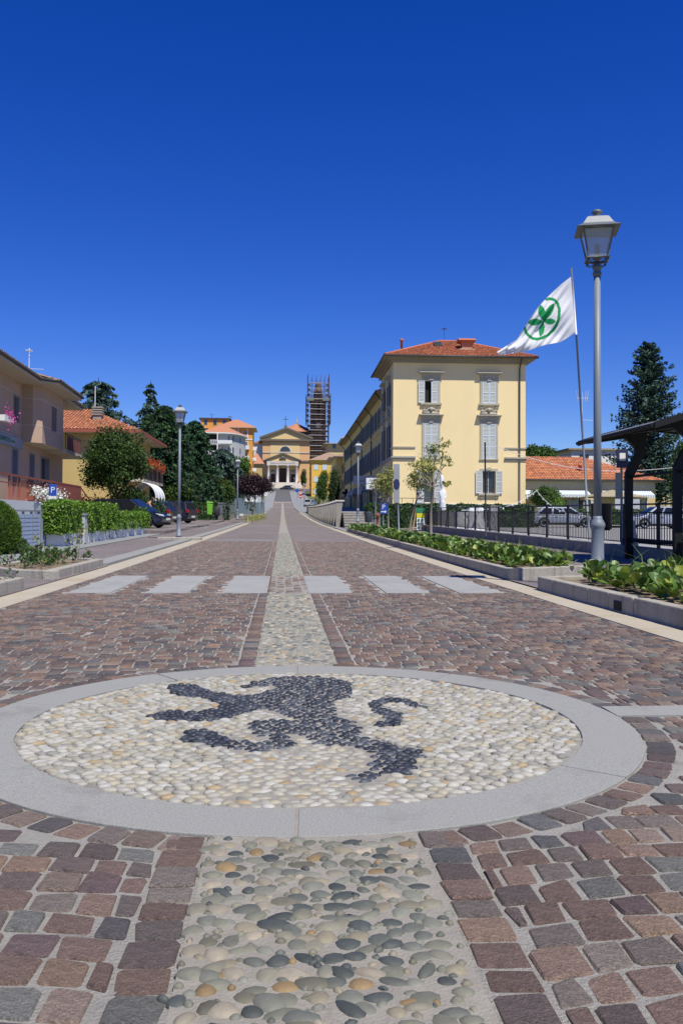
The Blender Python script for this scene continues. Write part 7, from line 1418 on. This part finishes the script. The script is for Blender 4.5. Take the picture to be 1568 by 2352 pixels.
for i in range(4): mb = MB(); mb.box(i*.62,i*.62+.58,0,.06,.1,1.5); mb.build('panel', M['bluegrey'], bg2)
mb = MB(); mb.box(-.5,-.05,-.1,.2,-.1,1.7); mb.build('gate_pillar', M['white'], bg2)
# display in the lot by the hedge: statue, stones, crates, board
M['marble'] = mat('white marble', (.66,.66,.65), (.74,.74,.73), .5, 4, .5, .15, 20); M['plinth'] = mat('grey stone block', (.20,.19,.19), (.28,.265,.26), .85, 5, .6, .5, 20)
SY = 46; stt = thing('statue', 'white marble figure standing on a grey stone block behind the fence', 'statue', (px(1016,SY), SY, float(prof(SY))+.08))
mb = MB(); mb.hexa([(-.34,-.3,0), (.42,-.3,0), (.40,.3,0), (-.34,.3,0)], [(-.30,-.27,1.02), (.30,-.27,1.0), (.28,.27,1.0), (-.30,.27,1.03)]); mb.build('block', M['plinth'], stt, bevel=.03)
sv = [(0,0,1.35), (-.03,0,1.72), (.02,0,2.02), (.0,0,2.22), (-.04,0,2.42), (-.05,0,2.62), (-.03,0,2.80), (.0,0,1.05), (-.15,0,2.05), (-.20,0,1.75), (-.13,-.05,1.55), (.14,0,2.10), (.17,0,1.85), (.10,-.08,1.68), (-.10,0,2.96)]
skinned('figure', sv, [(7,0),(0,1),(1,2),(2,3),(3,4),(4,5),(5,6),(2,8),(8,9),(9,10),(2,11),(11,12),(12,13),(6,14)], [(.21,.17),.17,.17,.085,.11,.13,.11,(.22,.18),.07,.06,.06,.07,.06,.055,.06], M['marble'], stt)
for i, (x, w, h, lb_) in enumerate(((1037,.62,1.02,'leaning dark stone slab right of the statue'), (1062,.75,1.0,'rough carved pale stone block in the middle of the row'), (1092,.8,1.22,'tall rough white stone block nearest the dark pole'), (1132,.33,1.3,'narrow grey stone pillar standing among the fence pickets'))):
    Y = 44-i*1.6; sb = thing('stone_block', lb_, 'stone', (px(x,Y), Y, float(prof(Y))+.08)); bm = bmesh.new(); bmesh.ops.create_cube(bm, size=1.0); bmesh.ops.subdivide_edges(bm, edges=bm.edges[:], cuts=4, use_grid_fill=True); rq = random.Random(i)
    for v in bm.verts: k = 1-.25*(v.co.z+.5)*(i in (0, 2)); v.co = Vector(((v.co.x*k*w)+rq.uniform(-.03,.03), v.co.y*.45*k+rq.uniform(-.03,.03), (v.co.z+.5)*h+rq.uniform(-.03,.03)*(i < 3)))
    me = bpy.data.meshes.new('block'); bm.to_mesh(me); bm.free(); link(me, 'block', M['marble'] if i in (1, 2) else M['plinth'], sb)
M['crate'] = mat('yellow crate plastic', (.55,.27,.02), (.60,.32,.03), .55, 4, .5)
for i, (x, z, lb_) in enumerate(((983,0,'leftmost yellow crate on the ground beside the statue block'), (1003,0,'yellow crate touching the left of the statue block'), (1050,0,'yellow crate between the dark slab and the carved block'), (1060,.31,'yellow crate stacked on another right of the dark slab'))):
    Y = 47.3; cr_ = thing('plastic_crate', lb_, 'crate', (px(x,Y), Y, float(prof(Y))+.08+z)); mb = MB(); mb.box(-.2,.2,-.15,.15,0,.03); mb.build('base', M['crate'], cr_)
    for k in range(4): mb = MB(); a, b = ((-.2,-.17,-.15,.15), (.17,.2,-.15,.15), (-.169,.169,-.15,-.12), (-.169,.169,.12,.15))[k][:2], ((-.2,-.17,-.15,.15), (.17,.2,-.15,.15), (-.169,.169,-.15,-.12), (-.169,.169,.12,.15))[k][2:]; [mb.box(a[0],a[1],b[0],b[1],.03+q*.09,.03+q*.09+.06) for q in range(3)]; [mb.box(a[0] if e == 0 else a[1]-.02,a[0]+.02 if e == 0 else a[1],b[0],b[1],.031,.269) for e in (0, 1)]; mb.build('side', M['crate'], cr_)
bd_ = thing('sandwich_board', 'leaning green, yellow and white price board at the fence end', 'sign', (px(958,48.5), 48.5, float(prof(48))+.06)); sb_m = [(.02,.16,.07), (.55,.50,.03), (.70,.70,.68), (.03,.15,.07)]
for i, (z0, z1, c) in enumerate(((.95,1.25,sb_m[0]), (.68,.94,sb_m[1]), (.0,.67,sb_m[2]))): mb = MB(); mb.hexa([(-.05,-.02+.1*(1.25-z0)*-1,z0), (.42,-.02+.1*(1.25-z0)*-1,z0), (.42,.02-.1*(1.25-z0),z0), (-.05,.02-.1*(1.25-z0),z0)], [(-.05,-.02-.1*(1.25-z1),z1), (.42,-.02-.1*(1.25-z1),z1), (.42,.02-.1*(1.25-z1),z1), (-.05,.02-.1*(1.25-z1),z1)]); mb.build('panel', mat('board colour %d' % i, c, None, .6), bd_)
for z in (.52, .32, .12): mb = MB(); [mb.box(x,x+.12,-.19+.1*z,-.17+.1*z,z,z+.1) for x in (.0,.2)]; mb.build('printed_blocks', M['sign_red'] if False else mat('board green', sb_m[3]), bd_)
mb = MB(); mb.hexa([(-.30,-.1,0), (-.2,-.1,0), (-.2,.0,0), (-.30,.0,0)], [(-.08,-.02,1.25), (-.06,-.02,1.25), (-.06,.06,1.25), (-.08,.06,1.25)]); mb.build('prop', mat('raw wood', (.42,.27,.14), None, .8), bd_)
# garlands of bulbs strung from the wall
for i, (a, b, lb_) in enumerate((((1315,1122,60), (1060,1172,36), 'string of white bulbs running left from the yellow wall to the fence'), ((1230,1122,66), (1360,1190,30), 'white cord sloping right down to a fence post'))):
    A0, B0 = at(a[0] if i else 1236, 1124, 70), at(b[0], b[1], b[2]); g = thing('light_garland', lb_, 'garland', A0); mb = MB(); pts = [A0.lerp(B0, k/16)-Vector((0,0,.5*math.sin(math.pi*k/16)))-A0 for k in range(17)]; mb.tube(pts, .018, 5); cdd = mb.build('cord', M['white'], g)
    for k in range(2, 16, 2): MB().lathe([(.0,-.10),(.05,-.06),(.05,0),(.02,.05)], pts[k]-Vector((0,0,.06)), 8).build('bulb', M['white'], g, True)
# wire across the lot, signs up the street
for x, Y, lb_, red in ((690,190,'red triangle road sign halfway up the street',True), (681.5,210,'blue round road sign beside the red triangle sign',False)):
    t = thing('road_sign', lb_, 'sign', (px(x,Y), Y, float(prof(Y))+.1)); mb = MB(); mb.tube([(0,0,0), (0,0,3.2)], .05, 6); mb.build('pole', M['steel'], t); mb = MB()
    if red: mb.extr([(-.5,-.07,2.4), (.5,-.07,2.4), (0,-.07,3.25)], (0,.03,0)); p = mb.build('triangle', M['sign_red'], t); mb = MB(); mb.extr([(-.3,-.075,2.5), (.3,-.075,2.5), (0,-.075,3.0)], (0,.004,0)); mb.build('face', M['white'], p); mb = MB(); mb.extr([(.38*math.cos(2*math.pi*i/16),-.07,1.9+.38*math.sin(2*math.pi*i/16)) for i in range(16)], (0,.03,0)); p = mb.build('disc', M['sign_red'], t); mb = MB(); mb.box(-.26,.26,-.076,-.0705,1.82,1.98); mb.build('bar', M['white'], p)
    else: mb.extr([(.42*math.cos(2*math.pi*i/16),-.07,2.8+.42*math.sin(2*math.pi*i/16)) for i in range(16)], (0,.03,0)); mb.build('disc', M['sign_blue'], t)
rm = thing('road_sign', 'white round sign back beside the plum trees near the church', 'sign', (px(609,200), 200, float(prof(200))+.1)); mb = MB(); mb.tube([(0,0,0), (0,0,2.4)], .05, 6); mb.build('pole', M['steel'], rm); mb = MB(); mb.extr([(.5*math.cos(2*math.pi*i/16),-.07,2.2+.5*math.sin(2*math.pi*i/16)) for i in range(16)], (0,.03,0)); mb.build('disc', M['white'], rm)
tr_ = thing('drain_opening', 'small dark square drain opening in the near right kerb', 'drain', (3.27, 8.3, zg(8.3))); mb = MB(); mb.box(-.012,.02,-.09,.09,.0,.09); mb.build('opening', M['interior'], tr_)
